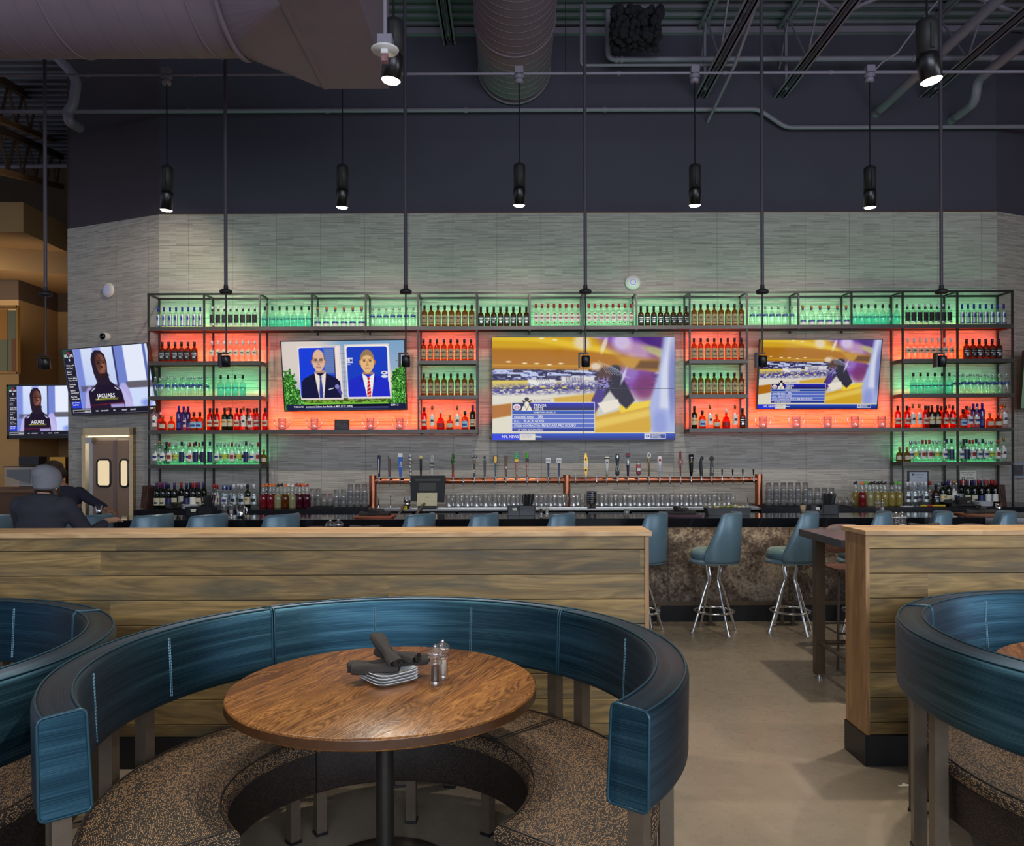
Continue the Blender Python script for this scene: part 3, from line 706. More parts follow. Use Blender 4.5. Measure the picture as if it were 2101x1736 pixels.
for k, (dsc, c1, c2) in {'j_red': ('red juice pour bottle', G_PINK, cor), 'j_pale': ('pale juice pour bottle', G_PALE, cbl), 'j_white': ('creamy juice pour bottle with white spout', G_PALE, cwh),
        'j_purp': ('dark purple juice pour bottle', G_PURP, cr), 'j_yel': ('yellow juice pour bottle', G_YEL, cbl), 'j_green': ('green-spouted juice pour bottle', G_YEL, cgr), 'j_rg': ('red juice pour bottle with green spout', G_PINK, cgr), 'j_oj': ('amber juice pour bottle', G_AMBER, cor)}.items():
    BK[k] = (dsc, juice(c1, c2, k))
def put_bottle(kind, x, y, z, where, label=None, group=None):
    dsc, fn = BK[kind]; return place('b_'+kind, fn, label or dsc, (x, y, z), random.uniform(-.15, .15), group or where)
def row_px(kinds, pxs, Y, z, where, dy=None):
    """bottles given by picture columns; each gets its own label"""
    cnt = {}; tot = {}
    for k in kinds: tot[k] = tot.get(k, 0)+1
    for k, p in zip(kinds, pxs):
        i = cnt.get(k, 0); cnt[k] = i+1; y = Y+(dy or 0)
        q = PXZ(p, y, z+.12)
        put_bottle(k, q.x, y, z+.002, where, BK[k][0]+(', ' + ordn(i, tot[k]) if tot[k] > 1 else ',')+' '+where, 'bottles '+where)
def lins(a, b, n): return [a+(b-a)*i/(n-1) for i in range(n)]
BYY = 9.99
T = 'on top shelf'
for kinds, a, b, n, wh in (('bluecap', 324.3, 411, 8, 'on top left shelf'), ('blacklab', 435.7, 523, 8, 'on top left shelf'), ('turq', 543.5, 634, 7, 'on top left shelf'),
        ('dome', 652, 742, 6, 'on top left shelf'), ('abso', 764, 848, 7, 'on top left shelf'), ('amber', 871, 968, 8, 'on top left shelf'), ('jack', 986.6, 1080, 8, 'on top left shelf'),
        ('gin', 1100, 1186, 8, 'on top shelf, left half'), ('gin', 1208, 1295, 8, 'on top shelf, right half'), ('jack', 1315, 1408, 8, 'on top right shelf'), ('amber', 1424, 1521, 8, 'on top right shelf'),
        ('abso', 1543, 1624, 7, 'on top right shelf'), ('dome', 1647, 1736, 6, 'on top right shelf'), ('turq', 1753, 1840, 7, 'on top right shelf'), ('blacklab', 1862, 1947, 8, 'on top right shelf'), ('bluecap', 1974, 2059.6, 8, 'on top right shelf')):
    row_px([kinds]*n, lins(a, b, n), BYY, SH[0], wh)
for kinds, a, b, n, r, wh in (('jack', 333, 399, 6, 1, 'on red-lit left shelf'), ('paper', 435, 523, 8, 1, 'on red-lit left shelf'), ('amber', 869, 966.6, 8, 1, 'on red-lit shelf left of video wall'),
        ('amber', 1424, 1521, 8, 1, 'on red-lit shelf right of video wall'), ('paper', 1863, 1950.6, 8, 1, 'on red-lit right shelf'), ('jack', 1983, 2049, 6, 1, 'on red-lit right shelf'),
        ('turq', 453, 498, 4, 2, 'on green-lit left shelf'), ('amber', 869.5, 967, 8, 2, 'on green-lit shelf left of video wall'), ('amber', 1424, 1521, 8, 2, 'on green-lit shelf right of video wall'),
        ('turq', 1874, 1948, 6, 2, 'on green-lit right shelf')):
    row_px([kinds]*n, lins(a, b, n), BYY, SH[r], wh)
row_px(['abso']*8, lins(319, 412, 8), 9.97, SH[2], 'front row, green left shelf'); row_px(['abso']*7, lins(328, 424, 7), 10.09, SH[2], 'back row, green left shelf')
row_px(['abso']*7, lins(1976, 2065, 7), 9.97, SH[2], 'front row, green right shelf'); row_px(['abso']*8, lins(1958, 2052, 8), 10.09, SH[2], 'back row, green right shelf')
L4 = 'on low red left shelf'
row_px('whlab squat squat tallblue bluelab bluelab'.split(), [317, 334, 352, 367, 398, 410], 9.96, SH[3], L4+' near end')
row_px('tallblue tallblue clearmix roundred'.split(), [377, 386, 380, 330], 10.09, SH[3], L4+' behind')
row_px('redliq redliq scotch scotch redliq whlab redcapmix redliq redliq'.split(), [431, 445, 461, 473, 486, 500, 514, 527, 544], 9.97, SH[3], L4)
row_px('scotch whlab redliq scotch redliq'.split(), [438, 467, 494, 508, 521], 10.09, SH[3], L4+' at back')
row_px('redliq whlab roundred squat whlab bluelab winedk'.split(), [870.5, 887, 904, 923, 938, 954, 970], 9.98, SH[3], 'on lowest shelf left of video wall')
row_px('scotch bluelab whlab squat roundred whlab jack'.split(), [1424.5, 1441, 1457, 1470.5, 1490, 1508, 1523.5], 9.98, SH[3], 'on lowest shelf right of video wall')
row_px('redliq redliq whlab whlab redliq scotch scotch redliq redliq'.split(), [1842, 1861, 1873, 1886, 1899, 1912, 1924, 1940, 1955], 9.97, SH[3], 'on low red right shelf')
row_px('redcapmix scotch redliq whlab'.split(), [1866, 1905, 1931, 1948], 10.09, SH[3], 'on low red right shelf behind')
row_px('bluelab clearmix clearmix tallblue squat squat whlab'.split(), [1976, 1990, 2004, 2015, 2031, 2048, 2061], 9.97, SH[3], 'end of low red right shelf')
row_px('tallblue tallblue redliq whlab'.split(), [1997, 2005, 1983, 2055], 10.09, SH[3], 'rear end of low red right shelf')
L5 = 'on lowest left shelf'
row_px('clearmix clearmix redcapmix yelmix darkblue clearmix redcapmix darkblue darkblue'.split(), [319, 334, 348, 361, 373, 387, 390, 402, 416], 9.97, SH[4], L5)
row_px('whlab scotch bigclear clearmix redcapmix redcapmix'.split(), [328, 342, 356, 377, 398, 409], 10.09, SH[4], L5+' behind')
row_px('darkblue clearmix yelmix redcapmix yelmix darkblue clearmix redcapmix squat'.split(), [431, 446, 461, 476, 490, 505, 518, 530, 541], 9.97, SH[4], 'right part of lowest left shelf')
row_px('clearmix yelmix clearmix bigclear clearmix'.split(), [453, 469, 484, 498, 513], 10.09, SH[4], 'rear right of lowest left shelf')
L6 = 'on lowest right shelf'
row_px('squat squat clearmix yelmix redcapmix redcapmix yelmix clearmix darkblue'.split(), [1846, 1861, 1868, 1879, 1893, 1907, 1922, 1937, 1952], 9.97, SH[4], L6)
row_px('clearmix clearmix redcapmix clearmix yelmix darkblue'.split(), [1872, 1886, 1900, 1914, 1928, 1942], 10.09, SH[4], L6+' behind')
row_px('clearmix darkblue redcapmix clearmix clearmix yelmix redcapmix whlab'.split(), [1971, 1983, 1996, 2009, 2022, 2034, 2047, 2059], 9.97, SH[4], 'end of lowest right shelf')
row_px('scotch redcapmix darkblue darkblue clearmix'.split(), [1977, 1990, 2003, 2016, 2030], 10.09, SH[4], 'rear end of lowest right shelf')
# counter row
cy1, cy2 = 9.50, 9.66
row_px('winedk winedk winebl winedk winebl wine winedk'.split(), [322, 334, 346, 358, 383, 396, 408], cy1, CZ, 'on left back counter')
row_px('wine winedk wine winebl wine winedk'.split(), [329, 341, 372, 391, 403, 418], cy2+.05, CZ, 'behind on left back counter')
row_px('gin clearmix bigclear bigclear scotch bigclear'.split(), [440, 461, 480, 496, 508, 521], cy1, CZ, 'on counter beside left rack post')
row_px('redcapmix bluecap bluecap bluecap bigclear bigclear'.split(), [446, 458, 465, 473, 489, 502], cy2, CZ, 'behind beside left rack post')
row_px('j_red j_red j_pale j_oj j_white j_purp j_purp'.split(), [540, 555, 570, 585, 600, 615, 630], cy1, CZ, 'on left back counter')
row_px('j_oj j_red j_yel j_white j_purp j_oj'.split(), [547, 562, 577, 592, 607, 622], cy2, CZ, 'behind on left back counter')
row_px('j_red j_pale j_yel j_yel j_yel j_green'.split(), [1769, 1785, 1800, 1815, 1830, 1845], cy1, CZ, 'on right back counter')
row_px('j_yel j_green j_pale j_yel j_green'.split(), [1755, 1777, 1792, 1807, 1838], cy2, CZ, 'behind on right back counter')
row_px('bigclear bigclear bigclear jack scotch winedk whlab'.split(), [1862, 1876, 1899, 1920, 1934, 1946, 1957], cy1+.02, CZ, 'on counter under right rack')
row_px('bigclear clearmix bigclear gin clearmix darkblue clearmix clearmix'.split(), [1868, 1884, 1892, 1908, 1926, 1940, 1950, 1962], cy2+.05, CZ, 'behind on counter under right rack')
row_px('winedk winedk winebl wine wine'.split(), [1985, 1999, 2013, 2027, 2041], cy1+.04, CZ, 'on right back counter')
row_px('wine wine winebl wine wine wine'.split(), [1972, 1981, 1993, 2007, 2020, 2034], cy2+.06, CZ, 'behind on right back counter')

# ring-handled glass bowls and frame on the red shelves under the side screens
def bowl():
    t = thing('cocktail_bowl', 'x', 'glass')
    m = MB(); m.lathe([(.0, .004), (.045, .004), (.05, .012), (.05, .15), (.047, .15), (.047, .014), (0, .010)], 18); m.build('glass_cylinder', G_MUG, t)
    m = MB(); pts = [(.10*math.cos(a), 0, .115+.105*math.sin(a)) for a in [PI+i*PI/14 for i in range(15)]]; pts = [(-.088, 0, .135)]+pts[0:]+[(.088, 0, .135)]
    m.tube(pts, .006, 8); m.build('metal_handle', CHROME, t); return t
for sd, pxs in (('left', (579, 645, 760, 820)), ('right', (1565, 1634, 1698, 1754, 1809))):
    for i, p in enumerate(pxs):
        q = PXZ(p, 10.0, SH[3]+.1); place('bowl', bowl, 'glass cylinder in curved metal holder, %s, below %s screen' % (ordn(i, len(pxs)), sd), (q.x, 10.0, SH[3]+.002), 0, 'cocktail glasses under the %s screen' % sd)
q = PXZ(702, 10.02, SH[3]+.1); t = thing('picture_frame', 'small black frame standing between glasses under the left screen', 'frame', (q.x, 10.0, SH[3]+.002))
m = MB(); m.box(-.095, .095, 0, .02, 0, .135); m.build('frame', BLACK, t, bevel=.003); m = MB(); m.box(-.08, .08, -.002, 0, .015, .12); m.build('picture', M('dim_print', (62, 58, 62), .2, vary=.5, scale=18), t)

# ------------------------------------------------------------------ back counter
m_ = MB(); x0 = PXZ(274, CF, 1).x; xa = PXZ(757, CF, 1).x; xb = PXZ(1562, CF, 1).x
t = thing('back_bar_counter', 'long black back counter under the bottle racks', 'counter')
m = MB(); m.box(x0, xa, CF, WY-.01, CZ-.10, CZ-.001); GR = M('black_granite', (30, 30, 36), .22, vary=.2, scale=80); m.build('worktop', GR, t, bevel=.004); m = MB(); m.box(xb, 8.0, CF, WY-.06, CZ-.10, CZ-.001); m.build('worktop', GR, t, bevel=.004)
m = MB(); m.box(xa, xb, CF+.04, WY-.01, CZ-.03, CZ-.001); m.build('steel_worktop', STAINLESS, t, bevel=.003)
m = MB(); m.box(x0+.05, 7.9, CF+.06, WY-.1, .02, CZ-.10); m.build('cabinet_body', M('black_cabinet', (34, 34, 37), .4), t)
for i in range(9):
    m = MB(); a = xa+.02+i*(xb-xa)/9; m.box(a, a+(xb-xa)/9-.03, CF+.045, CF+.06, .1, CZ-.05); dd = m.build('cooler_door', M('cooler_door', (58, 56, 56), .35), t, bevel=.003)
    m = MB(); m.box(a+.04, a+.34, CF+.025, CF+.045, CZ-.10, CZ-.08); m.build('door_handle', STAINLESS, dd)
# bar mats with ridges
for a_, b_, l in ((632, 755, 'black ridged bar mat under the left tumblers'), (1566, 1745, 'black ridged bar mat under the right tumblers')):
    m = MB(); xx0, xx1 = PXZ(a_, 9.4, 1).x, PXZ(b_, 9.4, 1).x; m.box(xx0, xx1, CF+.02, 9.85, CZ, CZ+.006)
    k = xx0
    while k < xx1-.01: m.box(k, k+.008, CF+.02, 9.85, CZ+.006, CZ+.014); k += .02
    tag(m.build('bar_mat', BLACKM), l, 'mat')
def tumbler(h=.15, r=.04):
    def b():
        m = MB(); m.lathe([(0, .006), (r*.72, .002), (r*.74, 0), (r, h), (r*.94, h), (r*.68, .014), (0, .012)], 16)
        return tag(m.build('tumbler', G_MUG), 'x', 'glass')
    return b
def stacks(pxs, counts, Y, where, h=.15, key='tum', mat_z=.014, r=.04, inv=True):
    for i, (p, c) in enumerate(zip(pxs, counts)):
        q = PXZ(p, Y, CZ+.15)
        for k in range(c):
            lv = 'only' if c == 1 else ('bottom', 'second', 'third', 'fourth')[k] if k < c-1 else 'top'
            o = place(key, tumbler(h, r), '%s glass tumbler of %s stack, %s' % (lv, ordn(i, len(pxs)).replace(' from left', '').replace(' from right', ' rightward'), where) if c > 1 else
                      'single glass tumbler, %s, %s' % (ordn(i, len(pxs)), where), (q.x, Y, CZ+mat_z+k*h*.42+(h if inv else 0)), 0, 'glass tumblers '+where)
            if inv: o.rotation_euler = (PI, 0, 0)
stacks(lins(640, 690, 5), [2, 2, 1, 1, 1], 9.72, 'behind left juice bottles')
stacks(lins(690, 748, 5), [2, 2, 3, 3, 3], 9.50, 'left of copper tap post')
stacks(lins(1577, 1652, 6), [3, 3, 3, 3, 3, 3], 9.52, 'right of copper tap post')
stacks(lins(1662, 1706, 4), [2, 2, 2, 2], 9.50, 'beside right straw caddy')
stacks(lins(1722, 1750, 3), [1, 1, 1], 9.66, 'beside right juice bottles', .09, 'tum_small', .014, .035)
def mug():
    t = thing('beer_mug', 'x', 'mug')
    m = MB(); m.lathe([(0, .02), (.036, .004), (.040, 0), (.041, .012), (.037, .03), (.040, .15), (.036, .15), (.033, .032), (0, .026)], 14); m.build('glass_body', G_MUG, t)
    m = MB(); m.tube([(.036, 0, .128), (.060, 0, .128), (.072, 0, .10), (.068, 0, .06), (.050, 0, .038), (.036, 0, .036)], .008, 8); m.build('handle', glass('mug_handle_glass', (.9, .92, .93), .6, .35, (.9, .93, .95), rough=.08), t)
    return t
mp = lins(921, 1148, 13)
for rr, y in (('front', 9.46), ('back', 9.60)):
    for i, p in enumerate(mp):
        q = PXZ(p+(9 if rr == 'back' else 0), y, CZ+.1); place('mug', mug, 'glass beer mug, %s, %s row, left of centre tap post' % (ordn(i, len(mp)), rr), (q.x, y-.03 if rr == 'back' else y-.02, CZ+.011), -.9, 'beer mugs left of the centre tap post')
mp = lins(1176, 1484, 17)
for rr, y in (('front', 9.46), ('back', 9.60)):
    for i, p in enumerate(mp):
        if rr == 'front' and 1193 < p < 1232: continue
        q = PXZ(p+(9 if rr == 'back' else 0), y, CZ+.1); place('mug', mug, 'glass beer mug, %s, %s row, right of centre tap post' % (ordn(i, len(mp)), rr), (q.x, y-.03 if rr == 'back' else y-.02, CZ+.011), -.9, 'beer mugs right of the centre tap post')
# stack of mixing tins
for k in range(6):
    q = PXZ(1213, 9.42, 1.1); m = MB(); m.lathe([(.0, 0), (.05, 0), (.066, .07), (.069, .072), (.063, .07), (.047, .004), (0, .004)], 20)
    if k == 0: tin = m.build('steel_cup', CHROME); o = tin
    else: o = copy_tree(tin)
    tag(o, 'steel cup in the stack behind the taps, %s from the bottom' % ORD[k] if k < 5 else 'steel cup topping the stack behind the taps', 'cup', 'stack of steel cups'); o.location = (q.x, 9.38, CZ+k*.026)
# menus leaning at both ends, napkin pile and plates on counter
for k, (p, l) in enumerate(((310, 'brown menu cover leaning at the left end of the counter'), (2063, 'brown menu cover leaning at the right end of the counter'))):
    q = PXZ(p, 9.55, CZ+.1); m = MB()
    for i in range(4): m.box(-.10+i*.02, -.085+i*.02, -.12, .12, 0, .27-.004*i)
    o = m.build('menu_stack', M('menu_brown', (74, 46, 38), .6), loc=(q.x, 9.6, CZ), rot=(0, .1 if k == 0 else -.1, 0)); tag(o, l, 'menu')

# ------------------------------------------------------------------ copper tap tower
TY = 9.70; tz = P(1160, 985.6, TY).z
t = thing('beer_tap_tower', 'long copper beer tap tower standing on the back counter', 'tap tower')
x0 = PXZ(765, TY, tz).x; x1 = PXZ(1556.5, TY, tz).x
m = MB(); m.cyl((x0, TY, tz), (x1, TY, tz), .036, n=24); m.build('crossbar', COPPER, t)
for p in (765, 1162.5, 1556.5):
    x = PXZ(p, TY, tz).x; m = MB(); m.cyl((x, TY, CZ), (x, TY, tz+.068), .046, n=28); m.cyl((x, TY, CZ), (x, TY, CZ+.008), .075, n=28); m.build('post', COPPER, t)
m = MB(); m.box(x0+.1, x1-.1, TY-.30, TY-.055, CZ+.0, CZ+.010); tag(m.build('drip_tray', STAINLESS), 'long low steel drip tray below the beer taps', 'tray')
for i, p in enumerate((777, 802, 1507, 1533)):
    m = MB(); x = PXZ(p, TY-.1, CZ+.1).x; m.cyl((x, TY-.12, CZ+.01), (x, TY-.12, CZ+.13), .006); m.ell((x, TY-.12, CZ+.14), .011, 6); m.cyl((x, TY-.12, CZ+.010), (x, TY-.12, CZ+.02), .02); tag(m.build('glass_rinser', CHROME), 'small chrome rinser spout by the copper posts, %s' % ordn(i, 4), 'spout')
TT = {}
def tap_handle(kind):
    """handle mesh parts above the faucet; origin at faucet top"""
    m = MB(); mats = []
    def mt(x): mats.append(x); return len(mats)-1
    if kind == 'blue': m.lathe([(0, 0), (.010, 0), (.012, .03), (.017, .22), (.015, .24), (0, .245)], 12, mi=mt(C('tap_navy', (28, 36, 84)))); m.box(-.004, .004, -.019, -.014, .04, .20, mt(lwh))
    elif kind == 'stick': m.prism([(-.012, 0), (.012, 0), (.014, .19), (-.018, .235)], -.012, .012, mt(C('tap_plum', (84, 62, 66))), 'y')
    elif kind == 'lite':
        m.prism([(-.010, 0), (.010, 0), (.026, .22), (-.022, .22)], -.012, .012, mt(C('tap_blue', (24, 92, 190))), 'y'); m.prism([(-.024, .22), (.028, .22), (.028, .262), (-.022, .262)], -.016, .016, mt(cwh), 'y')
        text_into(m, 'Lite', .04, (0.003, -.014, .14), mt(lwh), rotz90=True)
    elif kind == 'ornate':
        k = mt(lsilver)
        for z in (0, .04, .08, .12, .16, .2): m.ell((.004*math.sin(z*60), 0, .03+z), (.016+.006*(z > .1), .014, .024), 6, k)
        m.ell((.014, -.008, .165), .012, 6, mt(C('tap_red', (150, 40, 44))))
        for a in (-.5, 0, .5): m.cyl((0, 0, .22), (.025*math.sin(a), 0, .26), .005, .001, 6, k)
    elif kind == 'bat': m.lathe([(0, 0), (.009, 0), (.014, .16), (.014, .20), (0, .2)], 12, mi=mt(C('tap_dark', (44, 40, 42)))); m.lathe([(.017, .2), (.022, .22), (.018, .235), (0, .237)], 12, mi=mt(C('tap_cream', (214, 196, 140))))
    elif kind == 'ten':
        k = mt(C('tap_grey', (178, 180, 184), .3)); m.box(-.009, .009, -.006, .006, 0, .10, k); m.box(-.022, .022, -.008, .008, .10, .155, mt(C('tap_dark', (44, 40, 42)))); text_into(m, 'IPA', .026, (0, -.010, .118), mt(lwh))
        m.tube([(.012*math.cos(a), 0, .20+.036*math.sin(a)) for a in [i*PI/8 for i in range(16)]], .006, 6, k, closed=True)
    elif kind == 'hop':
        m.cyl((0, 0, 0), (0, 0, .14), .011, .013, 10, mt(C('tap_brown', (110, 64, 46)))); k = mt(C('tap_green', (52, 96, 44)))
        for a, z in ((0, .22), (2, .2), (4, .185), (1, .17), (3, .16), (5, .24)): m.ell((.010*math.cos(a), .008*math.sin(a), z), (.014, .012, .022), 6, k)
        m.cyl((0, 0, 0), (0, 0, .04), .013, n=8, mi=mt(C('tap_red2', (190, 60, 40))))
    elif kind == 'skull':
        m.box(-.013, .013, -.010, .010, 0, .14, mt(C('tap_dark', (44, 40, 42)))); k = mt(C('tap_brown2', (104, 82, 60))); m.box(-.018, .018, -.014, .014, .14, .19, k)
        for s in (-1, 1): m.ell((s*.016, 0, .225), (.016, .016, .022), 8, mt(C('tap_steel', (120, 130, 140), .3, .5))); m.ell((s*.014, -.014, .225), .007, 6, mt(lwh))
        text_into(m, 'IPA', .03, (0, -.012, .06), mt(lwh), rotz90=True)
    elif kind == 'disc':
        m.prism([(-.010, 0), (.010, 0), (.017, .18), (-.015, .18)], -.008, .008, mt(C('tap_greenblk', (50, 60, 58))), 'y'); k = mt(C('tap_dark', (44, 40, 42)))
        m.prism([(.022*math.cos(i*PI/10), .212+.032*math.sin(i*PI/10)) for i in range(20)], -.008, .008, k, 'y'); m.tube([(.017*math.cos(i*PI/8), -.009, .212+.025*math.sin(i*PI/8)) for i in range(16)], .0022, 5, mt(lwh), closed=True)
    elif kind == 'shield':
        m.prism([(-.007, 0), (.007, 0), (.013, .14), (-.010, .14)], -.008, .008, mt(C('tap_teal', (40, 66, 78))), 'y')
        m.prism([(0, .135), (.026, .17), (.024, .235), (-.024, .235), (-.026, .17)], -.01, .01, mt(C('tap_dark', (44, 40, 42))), 'y'); m.prism([(0, .145), (.018, .175), (.016, .225), (-.016, .225), (-.018, .175)], -.0125, -.01, mt(lgold), 'y')
    elif kind == 'woodslab':
        m.prism([(-.012, 0), (.010, 0), (.022, .23), (-.024, .235)], -.014, .014, mt(C('tap_wood', (98, 70, 48), .5)), 'y'); m.ell((.002, -.015, .10), (.012, .005, .012), 6, mt(lwh))
    elif kind in ('hv1', 'hv2'):
        m.prism([(-.009, 0), (.009, 0), (.018, .17), (-.018, .17)], -.009, .009, mt(C('tap_red3', (136, 62, 44) if kind == 'hv1' else (120, 84, 60))), 'y'); m.box(-.02, .02, -.014, .014, .165, .195, mt(cye if kind == 'hv1' else cbl))
        k = mt(C('tap_g'+kind, (60, 190, 120) if kind == 'hv1' else (60, 170, 40)))
        for z, s in ((.21, 1), (.228, .9), (.245, .7), (.258, .4)): m.ell((.004*math.sin(z*200), 0, z), (.020*s, .014*s, .014), 8, k)
        text_into(m, 'HOP VALLEY', .022, (0.004, -.011, .085), mt(lwh), rotz90=True)
    elif kind == 'ipa':
        m.prism([(-.008, 0), (.008, 0), (.013, .145), (-.011, .145)], -.008, .008, mt(C('tap_navy', (28, 36, 84))), 'y'); m.box(-.027, .027, -.008, .008, .15, .205, mt(C('tap_steel2', (150, 150, 156), .3, .5)))
        m.box(-.023, .023, -.010, -.008, .154, .201, mt(lwh)); text_into(m, 'IPA', .03, (0, -.011, .168), mt(C('tap_navy', (28, 36, 84))))
    elif kind == 'oar':
        m.prism([(-.006, 0), (.007, 0), (.012, .04), (.024, .13), (.018, .20), (.004, .262), (-.010, .25), (-.022, .17), (-.022, .10), (-.010, .03)], -.009, .009, mt(C('tap_gold', (206, 158, 60), .3, .5)), 'y')
        m.prism([(.018*math.cos(i*PI/8), .13+.036*math.sin(i*PI/8)) for i in range(16)], -.012, -.009, mt(lwh), 'y'); m.prism([(-.010, .055), (.008, .055), (.010, .08), (-.012, .08)], -.012, -.009, mt(cbl), 'y'); m.prism([(-.010, .175), (.012, .175), (.006, .20), (-.008, .20)], -.012, -.009, mt(cbl), 'y')
    elif kind == 'whitecone': m.lathe([(0, .02), (.012, .02), (.016, .08), (.022, .10), (.026, .20), (.026, .215), (0, .215)], 14, mi=mt(lwh)); m.lathe([(0, 0), (.012, 0), (.010, .03), (0, .03)], 10, mi=mt(lgold)); m.prism([(.010*math.cos(i*PI/8), .155+.012*math.sin(i*PI/8)) for i in range(16)], -.027, -.024, mt(lblue), 'y'); m.cyl((0, 0, .19), (0, 0, .205), .0265, n=14, mi=mt(C('ink', (40, 40, 44))))
    elif kind == 'carved':
        k = mt(C('tap_slate', (52, 58, 66))); m.lathe([(0, 0), (.018, .01), (.024, .03), (.020, .08), (.014, .13), (.020, .17), (.024, .20), (.020, .245), (0, .25)], 14, mi=k); m.box(-.009, .009, -.026, -.02, .20, .23, mt(lsilver))
        m.tube([(.012*math.cos(i*PI/8), -.020, .085+.03*math.sin(i*PI/8)) for i in range(16)], .003, 5, mt(lsilver), closed=True)
    elif kind == 'crest':
        m.lathe([(0, 0), (.010, 0), (.016, .12), (0, .12)], 12, mi=mt(C('tap_navy2', (26, 32, 60)))); m.lathe([(.018, .12), (.024, .17), (.014, .20), (0, .2)], 12, mi=mt(lsilver)); m.prism([(0, .195), (.024, .22), (.024, .255), (-.024, .255), (-.024, .22)], -.009, .009, mt(C('tap_navy2', (26, 32, 60))), 'y'); m.box(-.015, .015, -.011, -.009, .225, .240, mt(lred))
    elif kind == 'cherry': m.lathe([(0, 0), (.020, .02), (.026, .03), (.026, .13), (.022, .13), (0, .13)], 14, mi=mt(C('tap_cherry', (150, 80, 90)))); m.lathe([(.024, .13), (.024, .165), (.018, .17), (0, .17)], 14, mi=mt(G_CLEAR)); m.box(-.018, .018, -.029, -.024, .06, .09, mt(lwh))
    elif kind == 'hex':
        m.lathe([(0, 0), (.010, 0), (.013, .15), (.020, .18), (.014, .2), (0, .2)], 12, mi=mt(C('tap_khaki', (140, 118, 84)))); k = mt(lwh)
        m.tube([(.020*math.cos(i*PI/3+PI/6), 0, .228+.024*math.sin(i*PI/3+PI/6)) for i in range(6)], .008, 6, k, closed=True, sm=False)
    elif kind == 'white': m.lathe([(0, 0), (.009, 0), (.012, .06), (.016, .12), (.026, .16), (.024, .21), (.014, .225), (0, .225)], 14, mi=mt(WHITE)); m.box(-.012, .012, -.027, -.022, .165, .19, mt(lred)); m.box(-.004, .004, -.017, -.012, .03, .12, mt(lblue))
    elif kind == 'redspear': m.lathe([(0, 0), (.006, 0), (.010, .12), (.006, .16), (.012, .20), (.012, .25), (.006, .275), (0, .28)], 10, mi=mt(C('tap_maroon', (134, 26, 34)))); m.box(-.03, .028, -.014, -.008, .125, .185, mt(C('tap_mauve', (130, 84, 104)))); m.ell((0, -.014, .15), (.012, .005, .016), 6, mt(lgold))
    elif kind == 'stout': m.lathe([(0, 0), (.012, .0), (.020, .05), (.024, .15), (.028, .23), (.022, .24), (0, .24)], 14, mi=mt(C('tap_black', (20, 20, 22), .2))); m.tube([(.010*math.cos(i*PI/8), -.0255, .15+.02*math.sin(i*PI/8)) for i in range(10)], .002, 5, mt(lgold)); m.box(-.010, .010, -.0285, -.024, .20, .21, mt(lwh))
    elif kind == 'hook':
        m.tube([(0, 0, 0), (-.004, 0, .08), (-.006, 0, .14), (-.002, 0, .19), (.010, 0, .215), (.020, 0, .205), (.016, 0, .18)], [.017, .018, .016, .013, .011, .009, .007], 10, mt(C('tap_black2', (34, 40, 42))))
    elif kind == 'gear':
        m.prism([(-.020, 0), (.020, 0), (.018, .08), (.012, .155), (-.012, .155)], -.014, .014, mt(C('tap_black2', (34, 40, 42))), 'y'); k = mt(C('tap_bronze', (70, 56, 44), .4, .6)); m.tube([(.018*math.cos(i*PI/8), 0, .188+.020*math.sin(i*PI/8)) for i in range(16)], .007, 6, k, closed=True)
        m.ell((0, -.004, .188), (.009, .008, .009), 6, k)
        for i in range(8): m.cyl((.02*math.cos(i*PI/4), 0, .188+.022*math.sin(i*PI/4)), (.029*math.cos(i*PI/4), 0, .188+.031*math.sin(i*PI/4)), .004, n=5, mi=k)
        text_into(m, 'STOUT', .02, (0.004, -.016, .07), mt(lwh), rotz90=True)
    elif kind == 'lever': m.lathe([(0, 0), (.005, 0), (.009, .05), (.010, .07), (0, .075)], 10, mi=mt(BLACK))
    elif kind == 'bare': m.lathe([(0, 0), (.005, 0), (.006, .02), (0, .022)], 8, mi=mt(CHROME))
    return m, mats
TXT = {}
def text_geo(s, size):
    k = (s, size)
    if k in TXT: return TXT[k]
    cu = bpy.data.curves.new('t', 'FONT'); cu.body = s; cu.size = size; cu.align_x = 'CENTER'; cu.resolution_u = 2; cu.offset = size*.012
    o = bpy.data.objects.new('t', cu); COL.objects.link(o); bpy.context.view_layer.update()
    me = bpy.data.meshes.new_from_object(o.evaluated_get(bpy.context.evaluated_depsgraph_get()))
    r = ([tuple(v.co) for v in me.vertices], [tuple(p.vertices) for p in me.polygons])
    bpy.data.objects.remove(o); bpy.data.curves.remove(cu); bpy.data.meshes.remove(me)
    TXT[k] = r; return r
def text_into(m, s, size, loc, mi, rotz90=False, xs=1.0):
    v, f = text_geo(s, size)
    if rotz90: vv = [(loc[0]+(-y+size*.35), loc[1], loc[2]+x) for x, y, z in v]
    else: vv = [(loc[0]+x*xs, loc[1], loc[2]+y) for x, y, z in v]
    m.add(vv, f, mi, False)
